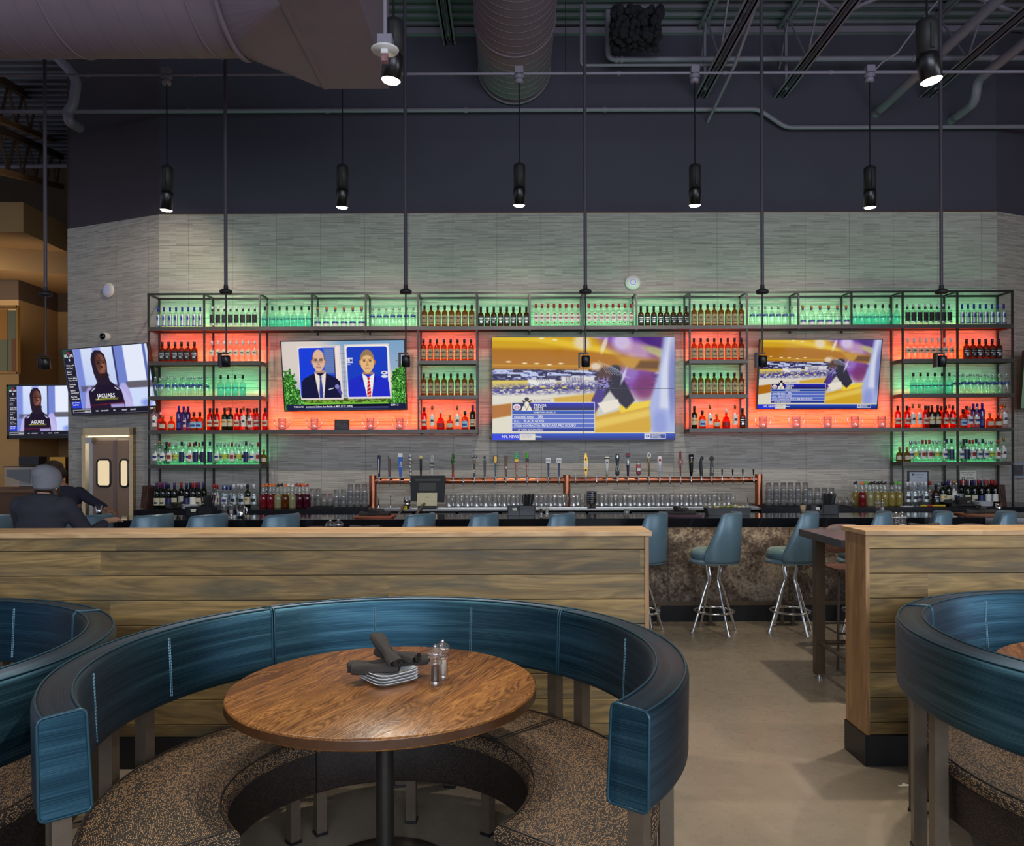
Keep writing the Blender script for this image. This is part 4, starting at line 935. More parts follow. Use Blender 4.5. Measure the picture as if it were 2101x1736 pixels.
TAPS = [(778.3, 'blue', 'navy handle with white script'), (799.8, 'stick', 'slanted plum-coloured handle'), (821.7, 'lite', 'bright blue handle with white top'), (842.5, 'ornate', 'ornate silver figure handle'),
 (864, 'bat', 'dark handle with cream knob'), (887, 'ten', 'grey ring-topped handle'), (929.6, 'hop', 'green hop-cone handle'), (951.3, 'bare', 'no handle, right of green hop handle'), (973.2, 'skull', 'goggle-eyed dark handle'),
 (994.7, 'disc', 'dark round-topped handle'), (1016.6, 'shield', 'dark shield handle with gold crest'), (1038.2, 'woodslab', 'slanted brown wood slab handle'), (1059.9, 'hv1', 'teal flame handle with yellow band'), (1081.6, 'hv2', 'bright green flame handle with black band'),
 (1103.3, 'bare', 'no handle, right of green flame handle'), (1125, 'ipa', 'square white plate handle, left one'), (1146.6, 'ipa', 'square white plate reading IPA, by centre post'), (1180.6, 'bare', 'no handle, beside centre post'), (1201.7, 'oar', 'gold paddle handle with white oval'),
 (1223.4, 'bare', 'no handle, right of gold paddle'), (1245, 'whitecone', 'white flared handle on gold foot'), (1266.5, 'carved', 'carved slate-coloured handle'), (1288, 'crest', 'navy and silver crested handle'), (1309.6, 'cherry', 'short pinkish can-shaped handle'),
 (1331, 'hex', 'khaki handle topped with white hexagon'), (1353, 'white', 'white bulb-topped handle'), (1373.8, 'bare', 'no handle, left of red spear'), (1395.5, 'redspear', 'red spear handle with square badge'), (1417.6, 'stout', 'glossy black handle'),
 (1438.4, 'hook', 'dark hook-shaped handle'), (1459.6, 'gear', 'black handle topped with a gear'), (1481, 'lever', 'plain black lever, first of four'), (1502.5, 'lever', 'plain black lever, second of four'), (1523.3, 'lever', 'plain black lever, third of four'), (1545.2, 'lever', 'plain black lever beside the right copper post')]
FA = {}
for p, k, l in TAPS:
    x = PXZ(p, TY-.07, tz).x; t = thing('beer_tap', 'beer tap with '+l if k != 'bare' else 'beer tap with '+l, 'tap', (x, TY-.036, tz), 0, 'beer taps on the copper tower')
    if 'f' not in FA:
        m = MB(); m.cyl((0, .0, 0), (0, -.05, .004), .012, n=12); m.cyl((0, -.05, -.012), (0, -.05, .03), .011, n=12); m.tube([(0, -.055, -.005), (0, -.075, -.03), (0, -.08, -.062)], [.009, .008, .0075], 10); m.cyl((0, -.05, .03), (0, -.05, .055), .0065, n=8)
        FA['f'] = m.build('faucet', CHROME, t)
    else:
        c = FA['f'].copy(); COL.objects.link(c); c.parent = t
    if k not in FA:
        m, mats = tap_handle(k); FA[k] = m.build('handle', mats, t); FA[k].location = (0, -.05, .05); FA[k].scale = (1.12,)*3
    else: c = FA[k].copy(); COL.objects.link(c); c.parent = t
# ------------------------------------------------------------------ screens: the pictures are rasters of vertex colours on a fine grid
class Img:
    def __init__(s, w, h, x0, y0, x1, y1):   # drawing coordinates of the corners
        s.w, s.h = w, h; s.a = np.zeros((h, w, 3)); s.X, s.Y = np.meshgrid(np.linspace(x0, x1, w), np.linspace(y0, y1, h)); s.px = abs(x1-x0)/w
        s.bb = (x0, y0, x1, y1); s.txt = []
    def put(s, mask, c): m = np.clip(mask, 0, 1)[..., None]; s.a = s.a*(1-m)+np.array(c, float)*m
    def fill(s, c): s.a[:] = c
    def vgrad(s, y0, y1, c0, c1, x0=-1e9, x1=1e9):
        t = np.clip((s.Y-y0)/(y1-y0), 0, 1)[..., None]; col = np.array(c0)*(1-t)+np.array(c1)*t
        m = ((s.Y >= y0) & (s.Y <= y1) & (s.X >= x0) & (s.X <= x1))[..., None]; s.a = np.where(m, col, s.a)
    def rect(s, x0, y0, x1, y1, c, soft=None):
        e = soft or s.px*.6; d = np.minimum(np.minimum(s.X-x0, x1-s.X), np.minimum(s.Y-y0, y1-s.Y)); s.put(d/e+.5, c)
    def rrect(s, x0, y0, x1, y1, r, c):
        dx = np.maximum(np.maximum(x0+r-s.X, s.X-(x1-r)), 0); dy = np.maximum(np.maximum(y0+r-s.Y, s.Y-(y1-r)), 0); s.put((r-np.hypot(dx, dy))/s.px+.5, c)
    def ell(s, cx, cy, rx, ry, c, soft=None, op=1, rot=0):
        a = math.radians(rot); X = (s.X-cx)*math.cos(a)+(s.Y-cy)*math.sin(a); Y = -(s.X-cx)*math.sin(a)+(s.Y-cy)*math.cos(a)
        d = (1-np.hypot(X/rx, Y/ry))*min(rx, ry); s.put(np.clip(d/(soft or s.px)+.5, 0, 1)*op, c)
    def poly(s, pts, c, soft=None, op=1):
        ins = np.zeros(s.X.shape, bool); dist = np.full(s.X.shape, 1e9)
        for (xa, ya), (xb, yb) in zip(pts, pts[1:]+pts[:1]):
            cond = ((ya > s.Y) != (yb > s.Y)); 
            with np.errstate(divide='ignore', invalid='ignore'): xi = (xb-xa)*(s.Y-ya)/((yb-ya) if yb != ya else 1e-9)+xa
            ins ^= cond & (s.X < xi)
            L2 = (xb-xa)**2+(yb-ya)**2+1e-9; t = np.clip(((s.X-xa)*(xb-xa)+(s.Y-ya)*(yb-ya))/L2, 0, 1); dist = np.minimum(dist, np.hypot(s.X-xa-t*(xb-xa), s.Y-ya-t*(yb-ya)))
        d = np.where(ins, dist, -dist); s.put(np.clip(d/(soft or s.px)+.5, 0, 1)*op, c)
    def line(s, x0, y0, x1, y1, w, c, op=1, soft=None):
        L2 = (x1-x0)**2+(y1-y0)**2+1e-9; t = np.clip(((s.X-x0)*(x1-x0)+(s.Y-y0)*(y1-y0))/L2, 0, 1); d = w/2-np.hypot(s.X-x0-t*(x1-x0), s.Y-y0-t*(y1-y0)); s.put(np.clip(d/(soft or s.px)+.5, 0, 1)*op, c)
    def noise(s, fx, fy, seed=0):
        r = np.random.RandomState(seed); g = r.rand(64, 64); x = (s.X-s.bb[0])/fx % 63; y = (s.Y-s.bb[1])/fy % 63; i, j = x.astype(int), y.astype(int); u, v = x-i, y-j; u = u*u*(3-2*u); v = v*v*(3-2*v)
        return (g[j, i]*(1-u)+g[j, i+1]*u)*(1-v)+(g[j+1, i]*(1-u)+g[j+1, i+1]*u)*v
    def text(s, t, x, y, size, c, xs=1.0, align='l'): s.txt.append((t, x, y, size, c, xs, align))
def suit(I, cx, top, w, h, jacket, shirt, tie, dark, skin, stripes=False):
    I.poly([(cx-w*.13, top-h*.1), (cx+w*.12, top-h*.1), (cx+w*.16, top+h*.1), (cx-w*.16, top+h*.1)], tuple(v*.82 for v in skin))
    I.poly([(cx-w*.5, top+h), (cx-w*.49, top+h*.35), (cx-w*.40, top+h*.2), (cx-w*.14, top+h*.0), (cx+w*.14, top), (cx+w*.40, top+h*.2), (cx+w*.5, top+h*.35), (cx+w*.52, top+h)], jacket)
    I.poly([(cx-w*.15, top-h*.03), (cx, top+h*.14), (cx+w*.15, top-h*.03), (cx+w*.13, top+h*.3), (cx+w*.07, top+h), (cx-w*.05, top+h), (cx-w*.13, top+h*.3)], shirt)
    I.poly([(cx-w*.15, top), (cx-w*.2, top+h*.3), (cx-w*.13, top+h*.36), (cx-w*.05, top+h)], dark, op=.6); I.poly([(cx+w*.15, top), (cx+w*.2, top+h*.3), (cx+w*.14, top+h*.36), (cx+w*.07, top+h)], dark, op=.6)
    I.poly([(cx-w*.035, top+h*.14), (cx+w*.045, top+h*.14), (cx+w*.025, top+h*.22), (cx+w*.055, top+h*.8), (cx+w*.045, top+h), (cx-w*.04, top+h), (cx-w*.045, top+h*.8), (cx-w*.015, top+h*.22)], tie)
    if stripes:
        for k in range(5): y = top+h*(.26+.16*k); I.line(cx-w*.04, y+h*.06, cx+w*.05, y-h*.03, w*.014, (235, 235, 235))
def face(I, cx, cy, rx, ry, skin, shade, hair=None, bald=False, glasses=False):
    I.ell(cx-rx*1.03, cy+ry*.12, rx*.16, ry*.22, shade); I.ell(cx+rx*1.03, cy+ry*.12, rx*.16, ry*.22, shade)
    I.ell(cx, cy-ry*.1, rx, ry*.92, hair or skin); I.poly([(cx-rx*.98, cy), (cx-rx*.9, cy+ry*.5), (cx-rx*.45, cy+ry*.97), (cx, cy+ry*1.08), (cx+rx*.45, cy+ry*.97), (cx+rx*.9, cy+ry*.5), (cx+rx*.98, cy)], skin)
    if bald: I.ell(cx+rx*.02, cy-ry*.22, rx*.86, ry*.86, skin, soft=rx*.1); I.ell(cx, cy+ry*.1, rx*.9, ry*.62, skin, soft=rx*.15)
    else: I.ell(cx, cy+ry*.14, rx*.93, ry*.66, skin, soft=rx*.1); I.ell(cx, cy+ry*.4, rx*.85, ry*.6, skin)
    for s in (-1, 1):
        I.line(cx+s*rx*.18, cy-ry*.14, cx+s*rx*.68, cy-ry*.18, ry*.06, shade if not bald else (90, 70, 60)); I.ell(cx+s*rx*.42, cy+ry*.0, rx*.17, ry*.055, (70, 55, 50)); I.ell(cx+s*rx*.42, cy-ry*.05, rx*.24, ry*.03, shade)
        if glasses:
            for a in range(16): b = a*PI/8; I.line(cx+s*rx*.42+rx*.28*math.cos(b), cy+ry*.02+ry*.15*math.sin(b), cx+s*rx*.42+rx*.28*math.cos(b+PI/8), cy+ry*.02+ry*.15*math.sin(b+PI/8), rx*.05, (60, 50, 50))
    I.poly([(cx-rx*.07, cy), (cx+rx*.07, cy), (cx+rx*.2, cy+ry*.38), (cx-rx*.2, cy+ry*.38)], shade, soft=rx*.12, op=.45); I.line(cx-rx*.14, cy+ry*.39, cx+rx*.14, cy+ry*.39, ry*.05, shade); I.line(cx-rx*.36, cy+ry*.62, cx+rx*.36, cy+ry*.62, ry*.05, (150, 80, 70)); I.ell(cx, cy+ry*.72, rx*.3, ry*.03, shade, op=.6)
def pic_talk():
    I = Img(330, 190, 118, 72, 1972, 1112)
    I.vgrad(60, 1120, (120, 160, 196), (190, 186, 200)); I.ell(420, 300, 500, 420, (214, 204, 196), soft=300); I.ell(1800, 650, 200, 100, (225, 200, 190), soft=100)
    I.vgrad(930, 1025, (110, 110, 60), (120, 210, 60)); n = I.noise(30, 22, 3); I.put((I.Y > 940)*(I.Y < 1000)*(n > .5)*.8, (60, 70, 30))
    n = I.noise(34, 34, 5); n2 = I.noise(14, 16, 8)
    for (cx, cy, rx, ry) in ((180, 850, 130, 330), (320, 930, 110, 170), (1880, 750, 110, 300), (1830, 920, 130, 140), (1960, 600, 90, 200)):
        d = 1-np.hypot((I.X-cx)/rx, (I.Y-cy)/ry); m = (d+n*.55-.25 > 0); I.put(m, (40, 84, 36)); I.put(m*(n2 > .5), (74, 160, 56)); I.put(m*(n2 > .8), (150, 215, 120))
    I.rect(1010, 160, 1080, 930, (170, 180, 196)); [I.line(1012, y, 1078, y, 5, (110, 110, 130)) for y in range(190, 930, 70)]; I.line(1045, 160, 1045, 930, 5, (110, 110, 130))
    for x0, x1, y0, y1 in ((345, 1000, 140, 950), (1065, 1740, 125, 945)):
        o = 20 if x0 < 500 else 15
        I.poly([(x0, y0), (x1, y0-5), (x1+20, y1), (x0+25, y1)], (226, 214, 206)); I.rrect(x0+12+8, y0+20, x1-6, y1-22, 40, (245, 240, 238))
    I.rrect(372, 168, 985, 920, 34, (26, 62, 214)); I.rect(740, 170, 915, 560, (90, 116, 178), soft=60); I.rect(905, 168, 985, 700, (238, 220, 212)); I.rect(905, 168, 918, 700, (40, 40, 70)); [I.line(760, y, 900, y, 3, (130, 150, 196)) for y in range(200, 560, 28)]
    I.rrect(1098, 160, 1712, 912, 34, (28, 62, 190))
    suit(I, 682, 545, 590, 380, (26, 26, 62), (232, 220, 210), (52, 60, 140), (12, 12, 34), (214, 170, 146)); I.line(806, 796, 872, 778, 12, (240, 240, 240)); I.line(925, 750, 985, 860, 44, (74, 66, 150)); I.ell(930, 755, 34, 34, (130, 130, 190))
    face(I, 664, 360, 98, 155, (218, 178, 152), (160, 110, 90), hair=(110, 70, 60), bald=True, glasses=True)
    suit(I, 1412, 575, 620, 340, (34, 44, 196), (236, 234, 236), (200, 34, 40), (20, 26, 120), (210, 160, 110), stripes=True)
    face(I, 1405, 375, 108, 168, (226, 182, 126), (170, 112, 66), hair=(150, 120, 84))
    I.rect(1098, 322, 1185, 402, (220, 224, 236)); I.text('UM', 1142, 388, 70, (40, 60, 150), .8, 'c'); I.ell(1660, 555, 50, 26, (235, 235, 240)); I.ell(1655, 555, 26, 12, (60, 60, 90)); I.ell(1660, 610, 50, 22, (220, 225, 240)); I.text('ESPN', 1125, 432, 20, (220, 225, 245), 1, 'c')
    for (x0, x1) in ((1714, 1740), (985, 1000), (345, 372)): pass
    I.rect(150, 1022, 1972, 1112, (30, 34, 66)); I.rect(430, 1028, 1700, 1062, (20, 20, 38)); I.vgrad(1064, 1090, (90, 100, 150), (40, 44, 84), 430, 1700)
    I.text('THE LEAD', 250, 1068, 34, (225, 225, 235), 1.0); I.text('Lonzo and Lakers face Knicks at MSG (7 ET, ESPN)', 440, 1068, 40, (240, 240, 245), .86); I.text('ESPN 2', 1738, 1056, 38, (235, 235, 240), 1.05)
    return I
def pic_rodeo():
    I = Img(420, 228, 595, 395, 1907, 1120); yel, dy, wh, bl = (214, 166, 26), (180, 116, 14), (208, 204, 196), (44, 36, 110)
    I.fill(wh); n = I.noise(60, 12, 1); n2 = I.noise(22, 9, 2); n3 = I.noise(12, 8, 4)
    I.put((I.Y > 600)*(I.Y < 700), (38, 30, 72)); I.put((I.Y > 620)*(I.Y < 690)*(n > .55), (190, 200, 235)); I.put((I.Y > 600)*(I.Y < 700)*(n2 > .7), (110, 110, 170))
    I.rect(560, 700, 860, 745, (232, 200, 60), 16); I.rect(560, 712, 1300, 760, (210, 190, 110), 16); I.rect(850, 690, 1050, 740, (236, 234, 226), 14); I.rect(1090, 672, 1330, 735, (222, 218, 214), 14)
    for x in range(915, 1000, 14): I.line(x, 685, x+4, 705, 5, (40, 40, 90))
    for x in range(1130, 1250, 11): I.line(x, 680, x-4, 712, 5, (90, 84, 130))
    m = np.clip(1-abs(I.Y-(775-(I.X-600)*.045))/52, 0, 1); I.put(m*(n2 > .42), (90, 84, 150)); I.put(m*(n3 > .6), (50, 44, 130))
    I.rect(560, 800, 1300, 868, (226, 220, 206), 20)
    I.poly([(560, 900), (700, 862), (1330, 790), (1360, 860), (1330, 1010), (560, 1010)], (214, 170, 60), 14); I.poly([(560, 880), (735, 862), (735, 960), (560, 980)], (180, 110, 24), 10); I.poly([(560, 975), (740, 945), (740, 1080), (560, 1080)], (226, 220, 200), 12)
    # big top rail
    I.poly([(560, 340), (1000, 340), (1880, 500), (1800, 640), (1380, 622), (560, 612)], yel, 10); I.poly([(560, 470), (1100, 475), (1810, 545), (1800, 630), (1380, 622), (560, 610)], dy, 26); I.poly([(560, 480), (1100, 500), (1790, 590), (1700, 625), (560, 612)], (176, 112, 14), 30, .8)
    I.line(560, 590, 1300, 600, 12, (210, 160, 20), .7, 10); I.poly([(560, 380), (1000, 395), (1700, 520), (1500, 520), (900, 425), (560, 415)], (240, 206, 60), 20, .7)
    for x, y in ((712, 567), (828, 578), (915, 580), (1005, 588), (1088, 580), (1045, 412), (950, 402)): I.ell(x, y, 17, 5, (250, 240, 220), 6)
    # purple blurs
    for cx, cy, rx, ry, c, o in ((1600, 420, 260, 110, (120, 60, 180), .95), (1760, 410, 150, 70, (60, 20, 110), .8), (1530, 430, 70, 60, (230, 220, 240), .8), (1240, 430, 60, 50, (232, 216, 190), .9), (1400, 450, 16, 60, (236, 226, 210), .8), (1640, 500, 90, 70, (226, 196, 190), .6), (1650, 680, 120, 120, (130, 60, 160), .95), (1700, 750, 80, 90, (110, 20, 80), .7), (1580, 640, 60, 70, (150, 120, 200), .7), (1790, 500, 110, 30, (200, 200, 120), .8)):
        I.ell(cx, cy, rx, ry, c, min(rx, ry)*.7, o, 20)
    I.poly([(1480, 520), (1800, 560), (1790, 640), (1560, 610)], (200, 150, 40), 30, .9); I.poly([(1660, 560), (1810, 560), (1790, 625), (1620, 615)], (110, 70, 20), 24)
    # lower right rail, white area
    I.poly([(1330, 960), (1740, 850), (1760, 1000), (1720, 1080), (1330, 1080)], (214, 166, 36), 16); I.poly([(1330, 985), (1740, 900), (1740, 950), (1330, 1040)], (236, 204, 90), 24, .8)
    I.poly([(1500, 880), (1740, 840), (1740, 880), (1520, 930)], (240, 206, 50), 12)
    # rider
    I.poly([(1380, 610), (1500, 600), (1545, 700), (1620, 840), (1560, 900), (1500, 850), (1440, 770), (1370, 860), (1330, 915), (1310, 840), (1350, 760)], (30, 18, 44), 14)
    I.poly([(1350, 760), (1420, 760), (1380, 860), (1335, 930), (1305, 860)], (76, 50, 150), 10, .8); I.ell(1400, 660, 55, 60, (90, 56, 40), 30, .8); m = np.clip(1-np.hypot((I.X-1400)/70, (I.Y-720)/60), 0, 1)*2; I.put(m*(n3 > .5), (140, 130, 200)); I.ell(1480, 620, 40, 30, (40, 40, 60), 16)
    I.poly([(1350, 860), (1500, 830), (1510, 890), (1400, 930)], (236, 228, 212), 10); I.ell(1340, 600, 40, 26, (230, 214, 200), 20, .9); [I.line(1360+k*14, 560+k*6, 1420+k*20, 650+k*4, 3, (220, 220, 240), .7) for k in range(9)]
    I.ell(1540, 670, 10, 60, (220, 214, 240), 8, .8, 20)
    # right blueish jacket
    I.poly([(1830, 380), (1930, 380), (1930, 1140), (1740, 1080), (1725, 880), (1790, 640)], (170, 180, 226), 30); I.poly([(1860, 380), (1900, 380), (1870, 900), (1800, 900), (1810, 640)], (222, 226, 240), 30, .8); I.ell(1890, 700, 30, 240, (90, 96, 170), 24, .6); I.ell(1800, 1000, 50, 90, (130, 140, 210), 40, .6)
    # bottom bar and panel
    I.rect(560, 1068, 1920, 1075, (240, 225, 170)); I.vgrad(1074, 1121, (36, 84, 206), (28, 34, 110)); I.rect(560, 1080, 790, 1121, (44, 56, 220)); I.rect(790, 1078, 903, 1121, (226, 218, 206)); I.line(903, 1096, 945, 1098, 10, (230, 225, 220), .9, 6)
    I.rect(1690, 1076, 1842, 1112, (220, 224, 236)); I.ell(1712, 1094, 13, 10, (60, 80, 150)); I.rect(1730, 1080, 1838, 1108, (50, 70, 150)); I.ell(1712, 1094, 5, 4, (230, 230, 240))
    I.rect(733, 852, 1333, 1062, (220, 226, 240)); I.vgrad(858, 910, (38, 40, 196), (22, 20, 70), 738, 1328); I.rect(738, 858, 878, 912, (26, 26, 92)); I.vgrad(915, 936, (36, 96, 216), (20, 50, 130), 738, 1328)
    for y in (940, 972, 1003): I.rect(738, y, 1328, y+28, (84, 106, 196))
    I.vgrad(1034, 1057, (30, 60, 170), (26, 40, 130), 738, 1328); I.rect(884, 828, 1042, 855, (224, 216, 204))
    I.ell(772, 887, 28, 22, (232, 224, 224)); I.ell(772, 888, 20, 10, (190, 120, 150)); I.ell(772, 888, 8, 5, (240, 240, 240))
    I.poly([(803, 914), (812, 885), (835, 868), (852, 868), (872, 885), (882, 914)], (234, 224, 206)); I.ell(843, 858, 17, 22, (238, 228, 210)); I.line(830, 880, 843, 908, 3, (50, 44, 70)); I.line(856, 880, 843, 908, 3, (50, 44, 70)); I.ell(843, 832, 16, 14, (34, 30, 50)); I.poly([(808, 836), (826, 846), (860, 846), (880, 836), (868, 858), (818, 858)], (34, 30, 50)); I.ell(843, 860, 15, 12, (238, 228, 210))
    I.poly([(754, 1040), (766, 1046), (754, 1053)], (236, 100, 50))
    w = (236, 234, 232)
    I.text('BULL RIDING', 896, 849, 23, (120, 120, 130), .92); I.text('TREVOR', 892, 886, 29, w, .85); I.text('REISTE', 892, 908, 29, w, .85); I.text('HOMETOWN:', 892, 932, 17, w, .8); I.text('LINDEN, IA', 980, 932, 17, w, .85)
    I.text('QUALIFIED RIDES:', 752, 964, 21, w, .85); I.text('38%', 924, 964, 26, w, .85); I.text('BULL:', 752, 995, 21, w, .85); I.text('BLACK GOLD', 822, 995, 28, w, .85); I.text('STOCK CONTRACTOR:', 752, 1026, 21, w, .85); I.text('PETE CARR PRO RODEO', 952, 1026, 28, w, .8); I.text('1ST WNFR QUALIFICATION', 778, 1054, 17, w, .85)
    I.text('NFL NEWS', 664, 1106, 30, w, .85); I.text('HESTER', 804, 1106, 26, (176, 176, 190), .85); I.text('CBS SPORTS', 1734, 1093, 15, w, .85); I.text('NETWORK', 1734, 1106, 15, w, 1.0)
    return I
def pic_hoodie():
    I = Img(260, 150, 0, 0, 100, 58); I.fill((196, 208, 236))
    I.vgrad(0, 58, (206, 216, 240), (170, 190, 236)); I.rect(13, -5, 22, 60, (120, 136, 210), 2); I.rect(36, -5, 46, 60, (150, 160, 220), 2); I.rect(60, -5, 72, 60, (110, 126, 200), 1.5); I.rect(59.5, -5, 61.5, 60, (50, 54, 96), .8); I.rect(72, -5, 94, 31, (222, 228, 244), 1); I.rect(94, -5, 97, 60, (90, 104, 170), .8)
    I.rect(16, 33, 60, 38, (90, 90, 116), 1.5); I.rect(70, 31, 101, 37, (96, 92, 104), 1.2); I.rect(72, 37, 101, 58, (200, 214, 244), 1); I.ell(90, 50, 6, 3, (130, 150, 220), 3)
    I.ell(26, 48, 7, 14, (160, 150, 210), 1); I.ell(66, 48, 8, 16, (176, 168, 222), 1); I.poly([(16, 58), (20, 40), (28, 35), (28, 58)], (176, 170, 220)); I.poly([(58, 36), (66, 38), (74, 50), (76, 58), (58, 58)], (186, 180, 226))
    I.poly([(23, 58), (24, 38), (33, 33), (37, 30), (52, 30), (56, 33), (63, 38), (65, 50), (64, 58)], (28, 18, 40)); I.poly([(32.5, 10), (35, 4.5), (39.5, 2), (45, 2.6), (49.5, 6.5), (51, 14), (50, 22), (52, 33), (37, 33), (33.5, 22)], (36, 24, 40)); I.ell(44, 15, 5.6, 9.4, (120, 74, 56), 1.2); I.ell(41.5, 13, 3.6, 7, (84, 50, 42), 2.5); I.ell(46, 17, 2, 3, (160, 104, 82), 2, .7)
    for x in (41, 47.3): I.ell(x, 13.4, 1.7, .6, (26, 16, 18)); I.line(x-1.8, 11.7, x+1.8, 11.5, .5, (30, 20, 20))
    I.ell(44.6, 17.2, 1.4, 1.1, (60, 34, 30)); I.ell(44.4, 20.6, 2.5, .9, (150, 90, 84)); I.line(42, 20.6, 47, 20.5, .3, (50, 24, 26)); I.ell(45, 24.6, 6, 1.8, (40, 24, 26), 1)
    I.rect(24, 49.6, 46, 58, (38, 22, 44)); I.rect(48, 50, 64, 58, (160, 150, 206), 1.5); I.line(23, 50.5, 64, 49, .35, (160, 30, 50)); I.ell(30, 36.5, 3, .7, (190, 190, 210), .5, 1, -30); I.ell(58, 36.5, 3, .7, (190, 190, 210), .5, 1, 30)
    I.rect(0, 0, 13, 58, (30, 26, 42)); I.poly([(0, 0), (8, 0), (0, 9)], (30, 80, 60), 4)
    for k in range(7): I.line(1, 12.5+k*5.6, 12.6, 12.5+k*5.6, .25, (80, 80, 100))
    I.rect(1, 46.5, 12.8, 52.4, (40, 60, 200)); I.rect(0, 53, 101, 58, (28, 26, 40)); I.rect(1, 54, 23, 56.6, (190, 190, 200)); I.rect(1.4, 54.3, 22.6, 56.3, (34, 28, 40))
    w = (235, 235, 240)
    I.ell(7, 2.7, 2.2, .5, (220, 40, 50)); I.text('NFL LIVE', 7, 6.6, 3.6, w, .78, 'c'); I.ell(7, 9, .8, 1.1, w)
    for k, (a, b) in enumerate((('Will Rams Win', 'NFC West?'), ('Panic or', 'Patience'), ('Davante Adams', 'Wins It For GB'), ('Tom Savage', 'Update'), ('Replay vs', 'Rumsy Ratcher'), ('Best Team', 'Talkers in NFL'), ('John Ramsey', 'Teach Talk'))):
        y = 14.6+k*5.6-(.3 if k == 6 else 0); I.text(a, 2, y, 1.75, w, .95); I.text(b, 2, y+2.1, 1.75, w, .95)
    I.text('JAGUARS', 44, 44.2, 5.4, (236, 236, 240), .95, 'c'); I.rect(31, 42.6, 57, 43.4, (28, 18, 40)) if False else None; I.line(31, 45.3, 58, 44.9, .5, (190, 200, 60)); I.line(31, 46.3, 57, 45.9, .3, (150, 140, 60))
    for x, t in ((15, 'TRENDING'), (29, 'NBA'), (35, 'HIGHLIGHTS'), (50, 'NFL'), (60, 'SUNDAY'), (70, 'PLAYOFF')): I.text(t, x, 56.2, 1.7, w, .95)
    I.text('ESPN', 92, 56.2, 2.6, w, 1.0)
    return I
def pic_mesh(I, name, Wd, H, strength, parent, off=0.0):
    """grid with vertex colours; local frame: x right, z up, facing -y, origin at the top left corner"""
    h, w = I.h, I.w; xs = np.linspace(0, Wd, w); zs = -np.linspace(0, H, h); V = np.zeros((h*w, 3)); V[:, 0] = np.tile(xs, h); V[:, 2] = np.repeat(zs, w); V[:, 1] = off
    cols = I.a.reshape(-1, 3); idx = np.arange(h*w).reshape(h, w); q = np.stack([idx[:-1, :-1], idx[1:, :-1], idx[1:, 1:], idx[:-1, 1:]], -1).reshape(-1, 4)
    verts = V.tolist(); faces = q.tolist(); cl = cols.tolist(); x0, y0, x1, y1 = I.bb; sx, sy = Wd/(x1-x0), H/(y1-y0)
    for t, x, y, size, c, xsc, al in I.txt:
        v, f = text_geo(t, 1.0); mnx = min(p[0] for p in v); mxx = max(p[0] for p in v); b = len(verts)
        if al == 'l': ox = -mnx
        else: ox = -(mnx+mxx)/2
        for p in v: verts.append([((x-x0)+(p[0]+ox)*size*xsc)*sx, off-.0015, -(y-y0)*sy+p[1]*size*sy]); cl.append(list(c))
        for g in f: faces.append([b+k for k in g])
    me = bpy.data.meshes.new(name); me.from_pydata(verts, [], faces); at = me.color_attributes.new('Col', 'FLOAT_COLOR', 'POINT')
    a = np.ones((len(verts), 4)); c = np.array(cl)/255; a[:, :3] = np.where(c <= .04045, c/12.92, ((c+.055)/1.055)**2.4); at.data.foreach_set('color', a.ravel())
    k = 'screen_picture_%g' % strength
    if k not in MATS:
        t = NT('lit_screen_picture'); n = t.n('Attribute', attribute_name='Col'); gl = t.n('BsdfGlossy', {0: (1, 1, 1, 1), 'Roughness': .12}).outputs[0]
        e = t.n('Emission', {0: n.outputs[0], 1: strength}).outputs[0]; t.L.new(t.n('MixShader', {0: .008, 1: e, 2: gl}).outputs[0], t.out.inputs[0]); MATS[k] = t.m
    me.materials.append(MATS[k]); o = bpy.data.objects.new(name, me); COL.objects.link(o); o.parent = parent; KIDS.setdefault(parent.name, []).append(o); return o
def screen(name, label, TL, TR, BL, I, strength=1.0, bez=.012, foot=.0, glow=None, seams=None, cat='television', thick=.05):
    u = TR-TL; Wd = u.length; u.normalize(); v = BL-TL; v = v-u*v.dot(u); H = v.length; v.normalize(); w = u.cross(-v)   # u x up = back (+y)
    R = Matrix((u, -(v.cross(u)) if False else w, -v)).transposed()
    if R.determinant() < 0: R = Matrix((u, -w, -v)).transposed()
    t = thing(name, label, cat); t.matrix_world = Matrix.Translation(TL) @ R.to_4x4(); t.location = TL; t.rotation_euler = R.to_euler()
    m = MB(); m.box(-bez, Wd+bez, .004, thick, -H-bez-foot, bez); m.build('housing', BLACK, t, bevel=.003)
    m = MB()
    for x0, x1, z0, z1 in ((-bez, 0, -H-bez-foot, bez), (Wd, Wd+bez, -H-bez-foot, bez), (-bez, Wd+bez, 0, bez), (-bez, Wd+bez, -H-bez-foot, -H)): m.box(x0, x1, -.006, .004, z0, z1)
    m.build('bezel', BLACK, t)
    pic_mesh(I, 'screen', Wd, H, strength, t)
    m = MB(); m.box(Wd*.35, Wd*.65, thick, thick+.09, -H*.65, -H*.3); m.build('wall_bracket', STEEL, t)
    if seams:
        m = MB(); m.box(Wd/2-.003, Wd/2+.003, -.005, .003, -H, 0); m.box(0, Wd, -.005, .003, -H/2-.003, -H/2+.003); m.build('panel_seam', BLACK, t)
    return t
IR = pic_rodeo()
screen('wall_television', 'black-framed screen showing two men in suits, left of the video wall', P(577, 701.5, 9.93), P(828.5, 698, 9.93), P(582, 843, 10.07), pic_talk(), 1.0)
screen('video_wall', 'big central video wall of four panels showing blurred rodeo picture', P(1010, 692.5, 10.02), P(1384, 692, 10.02), P(1010.5, 903, 10.02), IR, .92, bez=.006, seams=True, cat='video wall', thick=.12)
